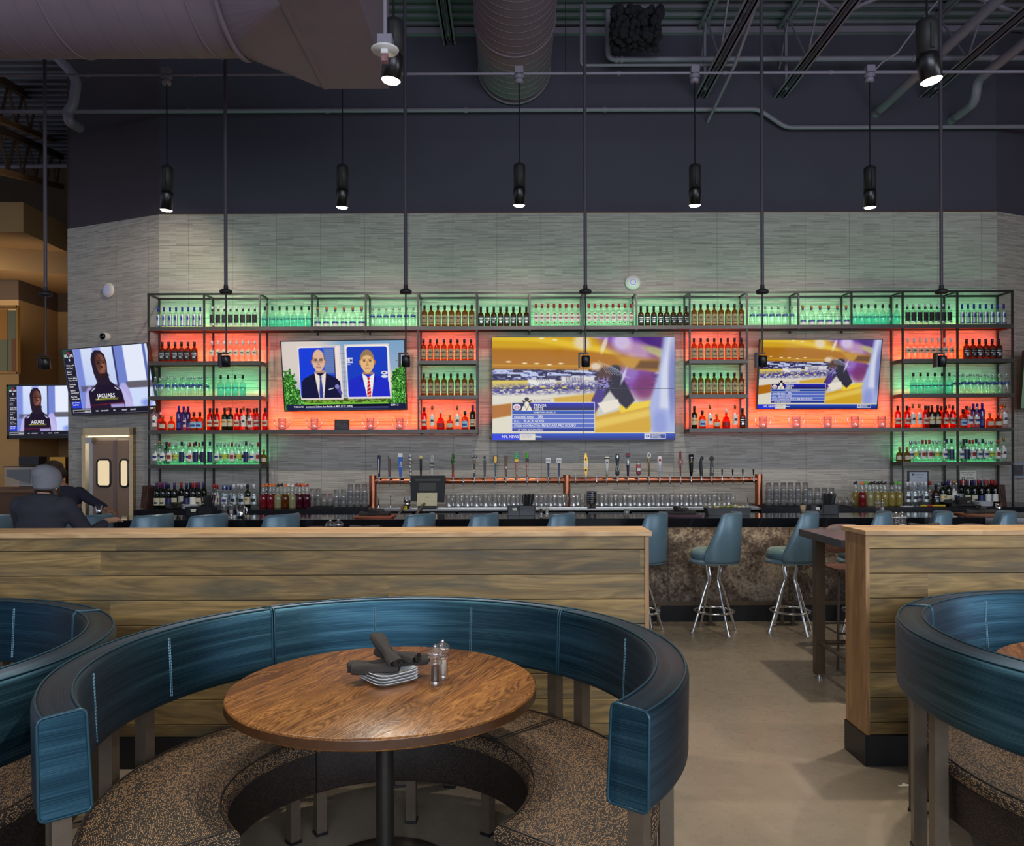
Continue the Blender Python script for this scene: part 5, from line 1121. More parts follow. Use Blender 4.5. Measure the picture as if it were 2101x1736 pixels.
screen('wall_television', 'black-framed screen with rodeo picture, right of the video wall', P(1561, 697.5, 9.93), P(1809, 697.5, 9.93), P(1556, 838.5, 10.07), IR, .9)
IH = pic_hoodie()
screen('wall_television', 'tilted television with hooded man, above the double doors', P(127, 719, 10.52), P(301, 704.5, 9.98), P(145, 851, 10.68), IH, 1.05)
screen('wall_television', 'television with hooded man on the far tan wall', P(17, 793, 13.5), P(150, 791, 13.5), P(24, 894, 13.5), IH, 1.1, bez=.03, foot=.03)
# slice of a menu board screen at the right edge
I = Img(60, 120, 0, 0, 10, 20); I.vgrad(0, 20, (120, 130, 110), (90, 110, 90)); I.rect(1, 12, 9, 14, (60, 80, 190)); [I.line(1, 2+k*1.6, 8, 2+k*1.6, .4, (190, 200, 190)) for k in range(6)]
screen('wall_television', 'edge of a tilted television at the far right', P(2103, 722, 9.95), P(2190, 718, 9.9), P(2090, 838, 10.1), I, .8)

# ------------------------------------------------------------------ wall gadgets
def disc_ap(pos, nrm, label):
    t = thing('ceiling_speaker_disc', label, 'access point'); t.location = pos; t.rotation_euler = Vector(nrm).to_track_quat('Z', 'Y').to_euler()
    m = MB(); m.lathe([(0, 0), (.10, 0), (.105, .012), (.095, .03), (.06, .038), (0, .04)], 32); m.build('shell', WHITEP, t)
    m = MB(); m.tube([(.035*math.cos(i*PI/12), .035*math.sin(i*PI/12), .0385) for i in range(24)], .0035, 6, closed=True); m.build('light_ring', emis('ap_ring', (110, 120, 235), 1.0), t)
    t.name = 'wireless_access_point'
disc_ap(P(1298, 580, WY-.002), (0, -1, 0), 'white round access point on the tile above the video wall')
disc_ap(onleft(224, 596, .002), LN, 'white round access point on the left angled wall')
t = thing('security_camera', 'small white dome camera above the tilted left television', 'camera'); p = onleft(222, 692, 0); t.location = p; t.rotation_euler = LN.to_track_quat('Z', 'Y').to_euler()
m = MB(); m.lathe([(0, 0), (.055, 0), (.06, .02), (.055, .07), (.05, .08), (0, .08)], 20); m.build('housing', WHITEP, t); m = MB(); m.ell((0, 0, .08), (.045, .045, .045), 10); m.build('dome', M('smoked_dome', (10, 10, 12), .05), t)
t = thing('framed_certificate', 'framed certificate on the wall behind the right counter bottles', 'frame', P(1862, 966, 10.24)); wd = 42*10.24/F; hh = 24*10.24/F
m = MB(); m.box(0, wd, -.015, .002, -hh-.2, 0); m.build('frame', BLACK, t); m = MB(); m.box(.018, wd-.018, -.018, -.014, -hh-.182, -.018); m.build('paper', M('cert_paper', (196, 202, 214), .6), t)
m = MB(); m.ell((.06, -.018, -.05), (.014, .002, .014), 6); text_into(m, 'CERTIFICATE', .022, (.14, -.0185, -.06), 0); text_into(m, 'of food handling', .013, (.14, -.0185, -.09), 0); m.build('print', M('ink2', (60, 70, 90), .6), t)
t = thing('notice_sign', 'white pregnancy warning notice on the wall behind the wine bottles', 'sign', P(1969, 966, 10.235))
m = MB(); m.box(0, .21, -.004, .002, -.19, 0); m.build('plate', PAPER, t); m = MB(); text_into(m, 'Pregnancy & Alcohol', .022, (.105, -.005, -.03), 0); text_into(m, 'DO NOT MIX', .022, (.105, -.005, -.06), 0)
m.tube([(.045+.018*math.cos(i*PI/5), -.006, -.10+.018*math.sin(i*PI/5)) for i in range(10)], .004, 5, closed=True); m.box(.08, .19, -.005, -.004, -.095, -.09); m.box(.08, .19, -.005, -.004, -.11, -.105); m.build('print', M('ink3', (30, 34, 50), .6), t)
q = P(2080, 965, 10.4); t = thing('pay_station', 'grey wall-mounted box with dark window at the right edge', 'wall box', q)
m = MB(); m.box(-.10, .12, -.06, .0, -.11, .11); m.build('housing', M('grey_box', (150, 160, 172), .4), t, bevel=.01); m = MB(); m.box(-.06, .09, -.064, -.058, -.07, .07); m.build('window', M('box_window', (84, 80, 84), .3, vary=.3), t)

# ------------------------------------------------------------------ lamps
def pendant(px, ytop, ybox, ybot, Y, w, label, aim, power, tilt):
    zb, zt_, zc = P(px, ybot, Y).z, P(px, ytop, Y).z, ybox; x = P(px, ybot, Y).x
    t = thing('pendant_spotlight', label, 'pendant lamp', (x, Y, zb), 0, 'black cylinder pendant spotlights'); r = w/2*Y/F; H = zt_-zb
    m = MB(); m.cyl((0, 0, H-.02), (0, 0, zc-zb), .007, n=8); m.build('cord', BLACK, t)
    m = MB(); m.lathe([(0, 0), (r*.7, 0), (r*.75, .03), (.02, .10), (0, .1)], 16, o=(0, 0, zc-zb-.10)); m.lathe([(r*.85, 0), (r*.9, .02), (r*.85, .04)], 16, o=(0, 0, zc-zb-.06)); m.box(-r*.7, r*.7, -r*.7, r*.7, zc-zb-.01, zc-zb+.06); m.build('junction_box', PIPE, t)
    m = MB(); m.lathe([(0, H), (r*.5, H), (r*.95, H-.02), (r, H-.05), (r, H*.42), (0, H*.42)], 28); m.box(-.012, .012, -r-.01, -r+.01, H*.45, H-.06); m.build('upper_can', BLACKM, t)
    m = MB(); T = Matrix.Translation((0, 0, H*.42)) @ Matrix.Rotation(tilt[0], 4, 'X') @ Matrix.Rotation(tilt[1], 4, 'Y') @ Matrix.Translation((0, 0, -H*.42)); m.T = T
    m.lathe([(0, H*.40), (r*1.0, H*.40), (r*1.03, H*.36), (r*1.03, .0), (r*.93, .0), (r*.93, .03)], 28); lo = m.build('lamp_head', M('black_gloss_can', (20, 20, 22), .3), t)
    m = MB(); m.T = T; m.lathe([(r*1.0, .002), (r*.8, -.012), (0, -.02)], 28); m.build('bulb', emis('lamp_glow', (255, 240, 214), 14), lo)
    pos = T @ Vector((0, 0, -.03)); light('pendant_light', 'SPOT', (x+pos.x, Y+pos.y, zb+pos.z), aim, power, (1, .88, .72), spot_size=math.radians(88), spot_blend=.9, shadow_soft_size=.05)
for i, (px, yt, yb) in enumerate(((343, 340, 430), (703, 338, 424), (1066, 335, 420), (1426, 337, 420), (1785, 341, 424))):
    x = P(px, 400, 8.1).x; pendant(px, yt, zc, yb, 8.1, 24, 'black pendant spotlight over the bar, %s of the row of five' % ordn(i, 5), (x+(.1-(.05*i)), 10.25, 2.5), 120, (.12, .10-.04*i))
pendant(808, 38, 7.2, 164, 5.0, 40, 'larger black pendant spotlight hanging beside the rectangular duct', (-.6, 3.6, 0), 200, (.05, .12))
pendant(1902, 38, 7.2, 166, 5.0, 42, 'larger black pendant spotlight at the upper right', (2.4, 5.2, 0), 330, (.0, -.17))
# rod lamps with monopoint disc
RYY = 7.70
def rodlamp():
    t = thing('rod_spotlight', 'x', 'spotlight'); m = MB(); m.cyl((0, 0, .71), (0, 0, 4.7), .017, n=12); m.build('support_rod', M('rod_paint', (70, 64, 74), .4, vary=.04), t)
    m = MB(); m.lathe([(0, 0), (.055, 0), (.060, .012), (.060, .03), (.03, .045), (.017, .045)], 20, o=(0, 0, .685)); m.lathe([(.017, .0), (.022, .02), (.02, .05)], 12, o=(0, 0, .72)); m.build('canopy_disc', BLACKM, t)
    m = MB(); m.cyl((0, 0, .10), (0, 0, .70), .008, n=8); m.box(-.07, -.055, -.035, .035, -.04, .10); m.box(-.07, .02, -.035, .035, .09, .10); m.build('stem_bracket', BLACK, t)
    m = MB(); m.lathe([(0, .075), (.034, .075), (.042, .06), (.042, -.035), (.036, -.038), (.036, -.03)], 20); m.build('lamp_head', BLACK, t, rot=(.15, 0, 0))
    m = MB(); m.lathe([(.036, -.032), (0, -.034)], 20); m.build('bulb', emis('rod_lamp_glow', (255, 236, 200), 1.6), t, rot=(.15, 0, 0)); return t
for i, px in enumerate((94, 464, 833, 1201.5, 1564.5, 1932)):
    q = P(px, 745 if i else 750, RYY); place('rod', rodlamp, 'small black spotlight on a long ceiling rod, %s of the row of six' % ordn(i, 6), q, 0, 'rod-hung spotlights over the bar')
    light('rod_spot_light', 'SPOT', (q.x, q.y, q.z-.05), (q.x, q.y-.15, 1.0), 26, (1, .86, .7), spot_size=math.radians(80), spot_blend=.6, shadow_soft_size=.03)
# emergency beacon / detector
t = thing('strobe_detector', 'white disc detector with strobe on a rod, by the rectangular duct', 'detector', P(790, 104, 4.6)); 
m = MB(); m.cyl((0, 0, .08), (0, 0, 2.6), .013, n=10); m.build('rod', PIPE, t); m = MB(); m.box(-.04, .045, -.04, .045, .005, .08); m.build('mount_box', PIPE, t)
m = MB(); m.lathe([(0, -.002), (.078, -.002), (.082, .006), (.07, .014), (0, .014)], 28); m.build('disc', WHITEP, t); m = MB(); m.box(-.02, .02, -.03, .02, -.035, 0); m.build('sensor_block', WHITEP, t); m = MB(); m.box(-.016, .02, -.035, .01, -.075, -.03); m.build('strobe_lens', M('strobe_red', (150, 110, 112), .1, vary=.5, scale=60), t)
# ------------------------------------------------------------------ the bar
BF, BB, BZ = 7.60, 8.22, 1.05
t = thing('bar_counter', 'long black-topped bar with brown stone front and foot rail', 'bar')
xl, xr = -9.0, 8.6
m = MB(); m.box(xl, xr, BF, BB, BZ-.09, BZ); m.build('bar_top', COUNTER, t, bevel=.004)
m = MB(); m.box(xl+.3, xr-.3, 7.84, 8.0, .18, BZ-.09); m.build('stone_front', MARBLE, t)
m = MB(); k = xl+.8
while k < xr-.4: m.box(k, k+.004, 7.836, 7.842, .18, BZ-.09); k += 1.22
m.build('panel_joints', BLACKM, t)
m = MB(); m.box(xl+.3, xr-.3, 7.81, 8.0, 0, .18); m.build('toe_kick', BLACKM, t)
m = MB(); m.box(xl+.3, xr-.3, 7.79, 7.812, .165, .205); m.build('metal_trim', BRONZE, t)
m = MB(); m.box(xl+.3, xr-.3, 8.0, BB+.25, .9, .93); m.box(xl+.3, xr-.3, 8.0, BB+.2, 0.02, .9); m.build('back_cabinet', STAINLESS, t)
for p in (1352, 1459, 1606, 1628, 1010, 830, 500, 250, 1760, 1900):
    x = PXZ(p, 7.62, .1).x; m = MB(); m.box(x-.016, x+.016, 7.63, 7.66, 0, .20); m.box(x-.05, x+.05, 7.61, 7.68, 0, .008); m.box(x-.016, x+.016, 7.64, 7.79, .17, .2); m.build('rail_post', BRONZE, t)

# ------------------------------------------------------------------ vinyl bar stools
def stool():
    t = thing('bar_stool', 'x', 'bar stool')       # faces +y
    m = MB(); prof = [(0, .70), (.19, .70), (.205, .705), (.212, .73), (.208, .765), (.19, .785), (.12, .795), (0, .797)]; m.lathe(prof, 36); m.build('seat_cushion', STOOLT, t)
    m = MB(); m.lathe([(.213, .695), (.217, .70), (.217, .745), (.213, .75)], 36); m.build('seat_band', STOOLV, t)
    # curved back shell
    m = MB(); n = 32; v = []; f = []
    for k in range(n+1):
        s = -1+2*k/n; a = -PI/2+s*math.radians(98); e = abs(s)
        top = 1.135-.008*(e/.6)**2 if e < .6 else 1.127-.362*((e-.6)/.4)**1.0 if e > .66 else 1.127-.362*.15*((e-.6)/.06)**2
        top = max(top, .765); r1 = .235+.02*(top-.76); 
        for (r, z) in ((.218, .668), (.232, .66), (.240, .70), (r1+.010, (top+.7)/2), (r1+.016, top-.02), (r1+.006, top), (r1-.010, top+.002), (r1-.024, top-.02), (.214, (top+.72)/2), (.208, .72)):
            v.append((r*math.cos(a), r*math.sin(a), z))
    for k in range(n):
        for i in range(10): j = (i+1) % 10; f.append((k*10+i, (k+1)*10+i, (k+1)*10+j, k*10+j))
    m.add(v, f); m.add([v[i] for i in range(10)], [tuple(range(10))], 0, False); m.add([v[n*10+i] for i in range(10)], [tuple(range(10))[::-1]], 0, False); m.build('backrest', STOOLV, t)
    m = MB(); m.lathe([(0, .66), (.235, .66), (.235, .668), (.21, .70), (0, .70)], 32); m.lathe([(0, .62), (.08, .62), (.09, .66)], 16, mi=1); m.build('seat_pan', [STOOLV, CHROME], t)
    for k in range(4):
        a = PI/4+k*PI/2; c, s = math.cos(a), math.sin(a)
        m = MB(); m.tube([(r*c, r*s, z) for r, z in ((.085, .66), (.078, .58), (.062, .53), (.060, .49), (.10, .40), (.16, .22), (.232, .02))], .0125, 10); m.cyl((.232*c, .232*s, .02), (.238*c, .238*s, 0), .017, n=10); m.build('leg', CHROME, t)
    m = MB(); m.tube([(.180*math.cos(i*PI/20), .180*math.sin(i*PI/20), .20) for i in range(40)], .011, 8, closed=True); m.build('foot_ring', CHROME, t)
    return t
ST = [(-8, 'at far left edge, beside seated person'), (196, 'just right of the seated person'), (310, 'fourth from the right booth gap')]
stl = [(-14, 'cut by the left picture edge'), (186, 'right behind the seated person'), (312, 'in front of the double doors'), (424, 'below the left straw caddy'), (573, 'below the juice bottles'), (853, 'below the register screen'),
       (983, 'between register and centre straw caddy'), (1140, 'right of the centre straw caddy'), (1329, 'half hidden by the end of the long partition'), (1480, 'fully visible in the gap, left one'), (1636, 'in the gap, partly behind the high table'),
       (1785, 'behind the right high table'), (1905, 'behind the dark napkin roll at right'), (2036, 'nearest the right picture edge')]
for p, l in stl:
    Y = 7.36; q = PXZ(p, Y, .9)
    place('stool', stool, 'blue vinyl bar stool with chrome legs, '+l, (q.x-.07, Y, 0), math.radians(64), 'blue vinyl stools along the bar')

# ------------------------------------------------------------------ wooden partitions
def partition(name_label, x0, x1, endside):
    t = thing('wood_partition', name_label, 'partition', (0, 0, 0)); YF, YBk = 4.20, 4.45; H = 1.27
    m = MB(); z = .236-.1335; rows = []
    while z < H-.03: rows.append((max(z, .168), min(z+.1335, H-.026))); z += .1335
    for y0, y1 in ((YF, YF+.02), (YBk-.02, YBk)):
        for a, b in rows: m.box(x0, x1, y0, y1, a+.0015, b-.0015)
    m.box(x0+.002, x1-.002, YF+.012, YBk-.012, .168, H-.028, 1); m.build('plank_cladding', [DIVW, BLACKM], t, bevel=.003)
    m = MB(); o = .035; m.box(x0-(o if endside == 'l' else 0), x1+(o if endside == 'r' else 0), YF-.03, YBk+.03, H-.026, H); m.build('cap', CAPW, t, bevel=.003)
    m = MB(); (m.box(x0-.022, x0, YF-.004, YBk+.004, .168, H-.026) if endside == 'l' else m.box(x1, x1+.022, YF-.004, YBk+.004, .168, H-.026)); m.build('end_board', ENDW, t, bevel=.002)
    m = MB(); m.box(x0-.03, x1+.03, YF-.006, YBk+.006, 0, .168); m.build('base', M('black_rubber_base', (14, 12, 15), .4), t, bevel=.002)
    return t
XL1 = (1322-PX)*4.2/F; XR0 = (1783-PX)*4.2/F
partition('long low partition of weathered planks behind the round booths', -5.6, XL1, 'r')
partition('short low partition of weathered planks at the right of the aisle', XR0, 5.4, 'l')

# ------------------------------------------------------------------ booths
A = math.radians
def booth(label, cx, cy, a0=-39, a1=222, joints=(45, 130), stitchcol=(150, 200, 220)):
    t = thing('round_booth', label, 'booth', (cx, cy, 0)); H = .955; hb = .655
    ed = [a0, joints[0], joints[1], a1]; ST_ = M('pale_stitching', stitchcol, .6, vary=0); PIP = M('vinyl_piping', (40, 76, 90), .35, .4)
    def rc(pts, r=.02, k=4):   # rounded closed profile
        out = []; n = len(pts)
        for i in range(n):
            p, q, s = Vector(pts[i-1]), Vector(pts[i]), Vector(pts[(i+1) % n]); rr = pts[i][2] if len(pts[i]) > 2 else r
            p, q, s = p.xy if len(p) > 2 else p, q.xy if len(q) > 2 else q, s.xy if len(s) > 2 else s
            a = q+(p-q).normalized()*rr; b = q+(s-q).normalized()*rr
            for j in range(k+1): u = j/k; w = (1-u)**2*a+2*u*(1-u)*q+u*u*b; out.append((w.x, w.y))
        return out
    for i in range(3):
        b0, b1 = A(ed[i])+.007, A(ed[i+1])-.007; n = 44
        prof = rc([(.985, hb, .02), (1.12, hb, .022), (1.124, H-.01, .022), (1.00, H, .022)])
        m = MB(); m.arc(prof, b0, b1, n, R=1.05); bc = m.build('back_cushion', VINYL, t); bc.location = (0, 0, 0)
        bv = bc.modifiers.new('bevel', 'BEVEL'); bv.width = .008; bv.segments = 3; bv.limit_method = 'ANGLE'; bv.angle_limit = A(50)
        m = MB()
        for r, z in ((1.013, H+.0015), (1.112, H-.0065)): m.tube([(r*math.cos(b0+(b1-b0)*k/n), r*math.sin(b0+(b1-b0)*k/n), z) for k in range(n+1)], .0035, 6)
        for be in (b0, b1):
            s = -1 if be == b0 else 1; e = be+s*.001
            lp = [(1.013, H+.001), (1.002, H-.008), (.999, H-.022), (.9855, hb+.018), (.990, hb+.006), (1.0, hb+.002), (1.106, hb+.002), (1.117, hb+.008), (1.121, hb+.018), (1.125, H-.024), (1.121, H-.012), (1.112, H-.006)]; m.tube([(r*math.cos(e), r*math.sin(e), z) for r, z in lp], .0048, 6, closed=True)
        m.build('piping', PIP, bc)
        for fr in (1/3, 2/3):
            m = MB()
            for dd in (-.0045, .0045):
                e = b0+(b1-b0)*fr+dd; z = hb+.03; r = .9865
                while z < H-.03:
                    f0, f1 = (z-hb)/(H-hb), (z+.008-hb)/(H-hb); m.cyl(((.9835+.0155*f0)*math.cos(e), (.9835+.0155*f0)*math.sin(e), z), ((.9835+.0155*f1)*math.cos(e), (.9835+.0155*f1)*math.sin(e), z+.008), .0013, n=4); z += .0115
            m.build('stitching', ST_, bc)
        m = MB()
        for fr in (1/3, 2/3):
            e = b0+(b1-b0)*fr; m.tube([(.984*math.cos(e), .984*math.sin(e), hb+.025), (.999*math.cos(e), .999*math.sin(e), H-.03), (1.014*math.cos(e), 1.014*math.sin(e), H+.0)], .0022, 5)
        m.build('seam', PIP, bc)
        # seat
        s0, s1 = A(ed[i])+(.004), A(ed[i+1])-.004; n = 44
        pr = rc([(.545, .405, .01), (1.02, .405, .01), (1.02, .455, .03), (.545, .462, .035)]); m = MB(); m.arc(pr, s0, s1, n, R=.8); sc = m.build('seat_cushion', FABRIC, t)
        bv = sc.modifiers.new('bevel', 'BEVEL'); bv.width = .012; bv.segments = 3; bv.limit_method = 'ANGLE'; bv.angle_limit = A(50)
        m = MB(); lp = [(.57, .4645), (1.0, .457)]
        for r, z in lp: m.tube([(r*math.cos(s0+(s1-s0)*k/n), r*math.sin(s0+(s1-s0)*k/n), z) for k in range(n+1)], .0028, 5)
        for e in (s0+.012, s1-.012): m.cyl((.57*math.cos(e), .57*math.sin(e), .4645), (1.0*math.cos(e), 1.0*math.sin(e), .457), .0028, n=5)
        m.build('piping', M('dark_piping', (48, 40, 36), .4), sc)
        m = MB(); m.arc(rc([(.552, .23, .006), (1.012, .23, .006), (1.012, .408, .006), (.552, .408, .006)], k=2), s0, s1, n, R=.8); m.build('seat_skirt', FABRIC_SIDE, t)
    def post(r, a, w, z1, z0=0):
        m = MB(); c, s = math.cos(A(a)), math.sin(A(a)); R = Matrix.Rotation(A(a), 4, 'Z'); m.T = Matrix.Translation((r*c, r*s, 0)) @ R; m.box(-w/2, w/2, -w/2, w/2, z0+.004, z1); m.box(-w/2-.004, w/2+.004, -w/2-.004, w/2+.004, 0, .012, 1); m.build('leg', [BRONZE, BLACK], t)
    mid = (joints[0]+joints[1])/2
    for a in (a0+4, -2, joints[0]-5, joints[0]+4, mid-7, mid+7, joints[1]-4, joints[1]+5, 165, 177, a1-4): post(1.055, a, .052, hb+.01)
    for a in (a0+8, 12, 55, 88, 124, 135, 180, a1-8): post(.66, a, .045, .235)
    return t
booth('blue vinyl round booth in the foreground, around the oak table', -.49, 2.93)
booth('blue vinyl round booth at the left edge, beyond the front one', -2.745, 2.93, joints=(46, 132))
booth('blue vinyl round booth at the right edge of the picture', 2.75, 3.06, joints=(50, 139))

# round table
def round_table(label, x, y, wood_m=TABW):
    t = thing('round_table', label, 'table', (x, y, 0)); R = .613
    m = MB(); m.lathe([(0, .712), (R-.012, .712), (R-.002, .718), (R, .724), (R, .750), (R-.003, .757), (R-.008, .760), (0, .760)], 96); o = m.build('tabletop', wood_m, t)
    m = MB(); m.lathe([(R+.0008, .722), (R+.0008, .752)], 96); m.build('edge_band', M('dark_edge_wood', (78, 48, 26), .35, vary=.15), t)
    m = MB(); m.cyl((0, 0, .02), (0, 0, .712), .036, n=24); m.build('column', M('table_column_black', (52, 48, 44), .35, .5), t)
    m = MB(); m.lathe([(0, .035), (.05, .034), (.20, .018), (.27, .008), (.275, 0), (0, 0)], 40); m.build('base_plate', BRONZE, t)
    m = MB(); m.box(-.22, .22, -.03, .03, .70, .712); m.box(-.03, .03, -.22, .22, .70, .712); m.build('support_spider', BLACK, t); return t
round_table('round oak-topped table in the front booth', -.519, 3.16)
round_table('round oak-topped table in the right booth, mostly outside the picture', 2.72, 3.25)

# ------------------------------------------------------------------ table settings
def shaker(key, fill):
    def b():
        t = thing('pepper_mill', 'x', 'shaker')
        m = MB(); m.lathe([(.026, 0), (.027, .004), (.024, .012), (.022, .02), (.0215, .075), (.023, .082), (.029, .086), (.029, .093), (.022, .099), (.020, .104), (.030, .112), (.034, .122), (.030, .135), (.020, .144), (.010, .148), (0, .149)], 24); m.build('acrylic_body', G_SHAKE, t)
        m = MB(); m.lathe([(0, .014), (.016, .014), (.016, .075), (0, .076)], 16); m.build('filling', fill, t)
        m = MB(); m.lathe([(0, .147), (.006, .148), (.009, .154), (.006, .162), (0, .164)], 14); m.cyl((0, 0, .076), (0, 0, .147), .003, n=8); m.build('chrome_knob', CHROME, t); return t
    return b
PEP, SALT = M('peppercorns', (52, 36, 26), .9, vary=.6, scale=400), M('salt_fill', (190, 180, 170), .9, vary=.2, scale=400)
def shakers(x, y, z, dx, dy, where, grp):
    place('pep', shaker('p', PEP), 'clear acrylic pepper mill '+where, (x, y, z), 0, grp); place('sal', shaker('s', SALT), 'clear acrylic salt mill '+where, (x+dx, y+dy, z), .3, grp)
q = PXZ(893, 3.14, .76); shakers(q.x, 3.14, .7605, .022, .085, 'on the round oak table', 'mills on the round oak table')
def plate(s=.135):
    def b():
        m = MB(); n = 28
        def ring(k, z):
            out = []
            for i in range(n):
                a = 2*PI*i/n; c, d = math.cos(a), math.sin(a); e = 1/((abs(c)**5+abs(d)**5)**.2); out.append((k*e*c, k*e*d, z))
            return out
        rr = [ring(s*.55, 0), ring(s*.42*0+s*.60, .001), ring(s*.98/1.0*.72, .012), ring(s*.74, .0145), ring(s*.70, .0145), ring(s*.58, .004), ring(s*.01, .0035)]
        v = [p for r in rr for p in r]; f = [tuple(reversed(range(n)))]
        for i in range(len(rr)-1):
            for k in range(n): f.append((i*n+k, i*n+(k+1) % n, (i+1)*n+(k+1) % n, (i+1)*n+k))
        m.add(v, f); return tag(m.build('side_plate', WHITE), 'x', 'plate')
    return b
def napkin():
    """rolled cloth: a flattened tapering roll with a spiral end and creases"""
    m = MB(); n = 20; L = .19; v = []; f = []; st = 18
    for k in range(st+1):
        u = k/st; x = -L/2+L*u; w = .0215+.0035*math.sin(u*9)+.004*(1-u)**2; sag = -.004*math.sin(u*PI)
        for i in range(n): a = 2*PI*i/n; r = w*(1+.10*math.sin(3*a+u*4)+.05*math.sin(7*a-u*6)); v.append((x+.006*math.sin(a*1.0+1)*(u > .95 or u < .05), r*1.15*math.cos(a), .021+r*.9*math.sin(a)+sag))
    for k in range(st):
        for i in range(n): f.append((k*n+i, (k+1)*n+i, (k+1)*n+(i+1) % n, k*n+(i+1) % n))
    m.add(v, f)
    for x in (-L/2, L/2):
        m.tube([(x+(.001 if x > 0 else -.001), (.003+.0016*i*.75)*math.cos(i*.7)*1.1, .021+(.003+.0016*i*.75)*math.sin(i*.7)*.9) for i in range(14)], .0022, 5)
        m.add([(x*.96, .017*math.cos(2*PI*i/12), .021+.014*math.sin(2*PI*i/12)) for i in range(12)], [tuple(range(12))], 1, False)
    m.box(-L*.3, L*.5, .019, .0235, .012, .028); return tag(m.build('napkin_roll', [NAPKIN, BLACKM]), 'x', 'napkin')
def settings(x, y, z, rz, where, n_pl=4, naps=((0, .0, 0, .3, 0), ), scale=1.0, grp=None):
    for k in range(n_pl):
        place('plate', plate(), 'square white side plate %s, %s of its stack' % (where, 'bottom' if k == 0 else 'top' if k == n_pl-1 else ORD[k]+' from bottom'), (x, y, z+.0115*k), rz+.04*k, 'plates '+where, scale)
    zz = z+.0115*(n_pl-1)+.006 if n_pl else z
    for k, (dx, dy, dz, r, ry, w) in enumerate(naps):
        o = place('napkin', napkin, 'dark napkin roll %s, %s' % (where, w), (x+dx, y+dy, zz+dz), r, 'napkin rolls '+where, scale); o.rotation_euler = (0, ry, r)
q = PXZ(797, 3.2, .76)
settings(q.x, 3.21, .7605, A(38), 'on the round oak table', 4, ((-.072, .005, .002, A(20), 0, 'lowest at left'), (-.045, -.042, .002, A(8), 0, 'in front at left'), (.065, .055, .004, A(12), 0, 'behind, pointing right'), (.03, .035, .034, A(-24), A(4), 'across the back'), (-.012, -.012, .070, A(-52), A(24), 'on top, raised end at left')))

# warm strip light under the bar top, washing the stone
m = MB(); m.box(xl+.4, xr-.4, 7.70, 7.715, BZ-.094, BZ-.09); 
o = m.build('under_bar_light_strip', emis('under_bar_led', (255, 224, 180), 1.5), bpy.data.objects['bar_counter'])
for k in range(5):
    x = -6.5+k*3.2; light('under_bar_light', 'AREA', (x, 7.71, BZ-.10), (x, 7.84, .5), 4.5, (1, .88, .70), shape='RECTANGLE', size=3.1, size_y=.03)
# ------------------------------------------------------------------ high tables with chairs
def hightable(label, x0, x1, y0, y1, H=1.10, legs=None):
    t = thing('high_table', label, 'high table', (x0, y0, 0)); w, d = x1-x0, y1-y0
    m = MB(); m.box(0, w, 0, d, H-.055, H); m.build('tabletop', M('grey_laminate', (74, 70, 72), .18, vary=.08), t, bevel=.003)
    for k, (lx, ly) in enumerate(((.10, .06), (.10, d-.14), (w-.14, .06), (w-.14, d-.14))):
        m = MB(); m.box(lx-.035, lx+.035, ly-.03, ly+.03, .035, H-.055); m.cyl((lx, ly, .012), (lx, ly, .04), .009, n=8, mi=1); m.cyl((lx, ly, 0), (lx, ly, .012), .022, n=14, mi=1); m.build('leg', [BRONZE, CHROME], t)
    m = MB(); m.cyl((.10, .06, .27), (.10, d-.14, .27), .017, n=12); m.cyl((.10, d-.14, .27), (w-.14, d-.14, .27), .017, n=12); m.build('foot_rail', BRONZE, t)
    return t
HY0, HY1 = 5.20, 5.98
hightable('grey high table projecting past the right partition end', 2.19, 4.3, HY0, HY1, 1.105)
hightable('grey high table behind the middle of the long partition', -1.9, -.25, 4.75, 5.45, 1.105)
def woodchair():
    t = thing('wooden_bar_chair', 'x', 'chair')       # faces +y, back at -y
    m = MB(); n = 20; v = []; f = []
    for k in range(n+1):
        s = -1+2*k/n; x = .205*s; y = -.20+.07*(s*s)*1.0; top = 1.10-.055*abs(s)**3.2; bot = .86+.045*abs(s)**3
        for dy, z in ((-.007, bot), (-.007, top), (.007, top), (.007, bot)): v.append((x, y+dy, z))
    for k in range(n):
        for i in range(4): j = (i+1) % 4; f.append((k*4+i, (k+1)*4+i, (k+1)*4+j, k*4+j))
    f += [(0, 1, 2, 3), tuple(n*4+i for i in (3, 2, 1, 0))]; m.add(v, f, 0, True); o = m.build('backrest', CHAIRW, t); b = o.modifiers.new('b', 'BEVEL'); b.width = .004; b.segments = 2; b.limit_method = 'ANGLE'
    m = MB(); m.prism([(-.2, -.17), (.2, -.17), (.21, .0), (.20, .17), (.14, .2), (-.14, .2), (-.20, .17), (-.21, 0)], .755, .775); m.build('seat', CHAIRW, t, bevel=.005)
    for sx in (-1, 1):
        m = MB(); m.tube([(sx*.215, -.215, 0), (sx*.20, -.185, .74), (sx*.185, -.165, .80), (sx*.18, -.165, 1.0)], .011, 10); m.build('leg', BRONZE, t)
        m = MB(); m.tube([(sx*.215, .20, 0), (sx*.195, .17, .72), (sx*.18, .15, .748), (sx*.16, .05, .75)], .011, 10); m.build('leg', BRONZE, t)
    m = MB(); 
    for p, q in (((-.21, -.205, .28), (.21, -.205, .28)), ((-.21, .19, .28), (.21, .19, .28)), ((-.21, -.205, .28), (-.21, .19, .28)), ((.21, -.205, .28), (.21, .19, .28))): m.cyl(p, q, .008, n=8)
    m.build('stretcher', BRONZE, t); return t
CH = [(116, 5.95, 'right behind the seated person'), (652, 6.40, 'behind the partition, left of the napkin pile'), (762, 6.40, 'behind the partition, right of the napkin pile'), (876, 6.40, 'behind the partition below the register screen'),
      (1728, 6.45, 'at the high table beside the partition end'), (1868, 6.45, 'behind the right partition, by the napkin roll'), (1986, 6.45, 'behind the right partition near the picture edge')]
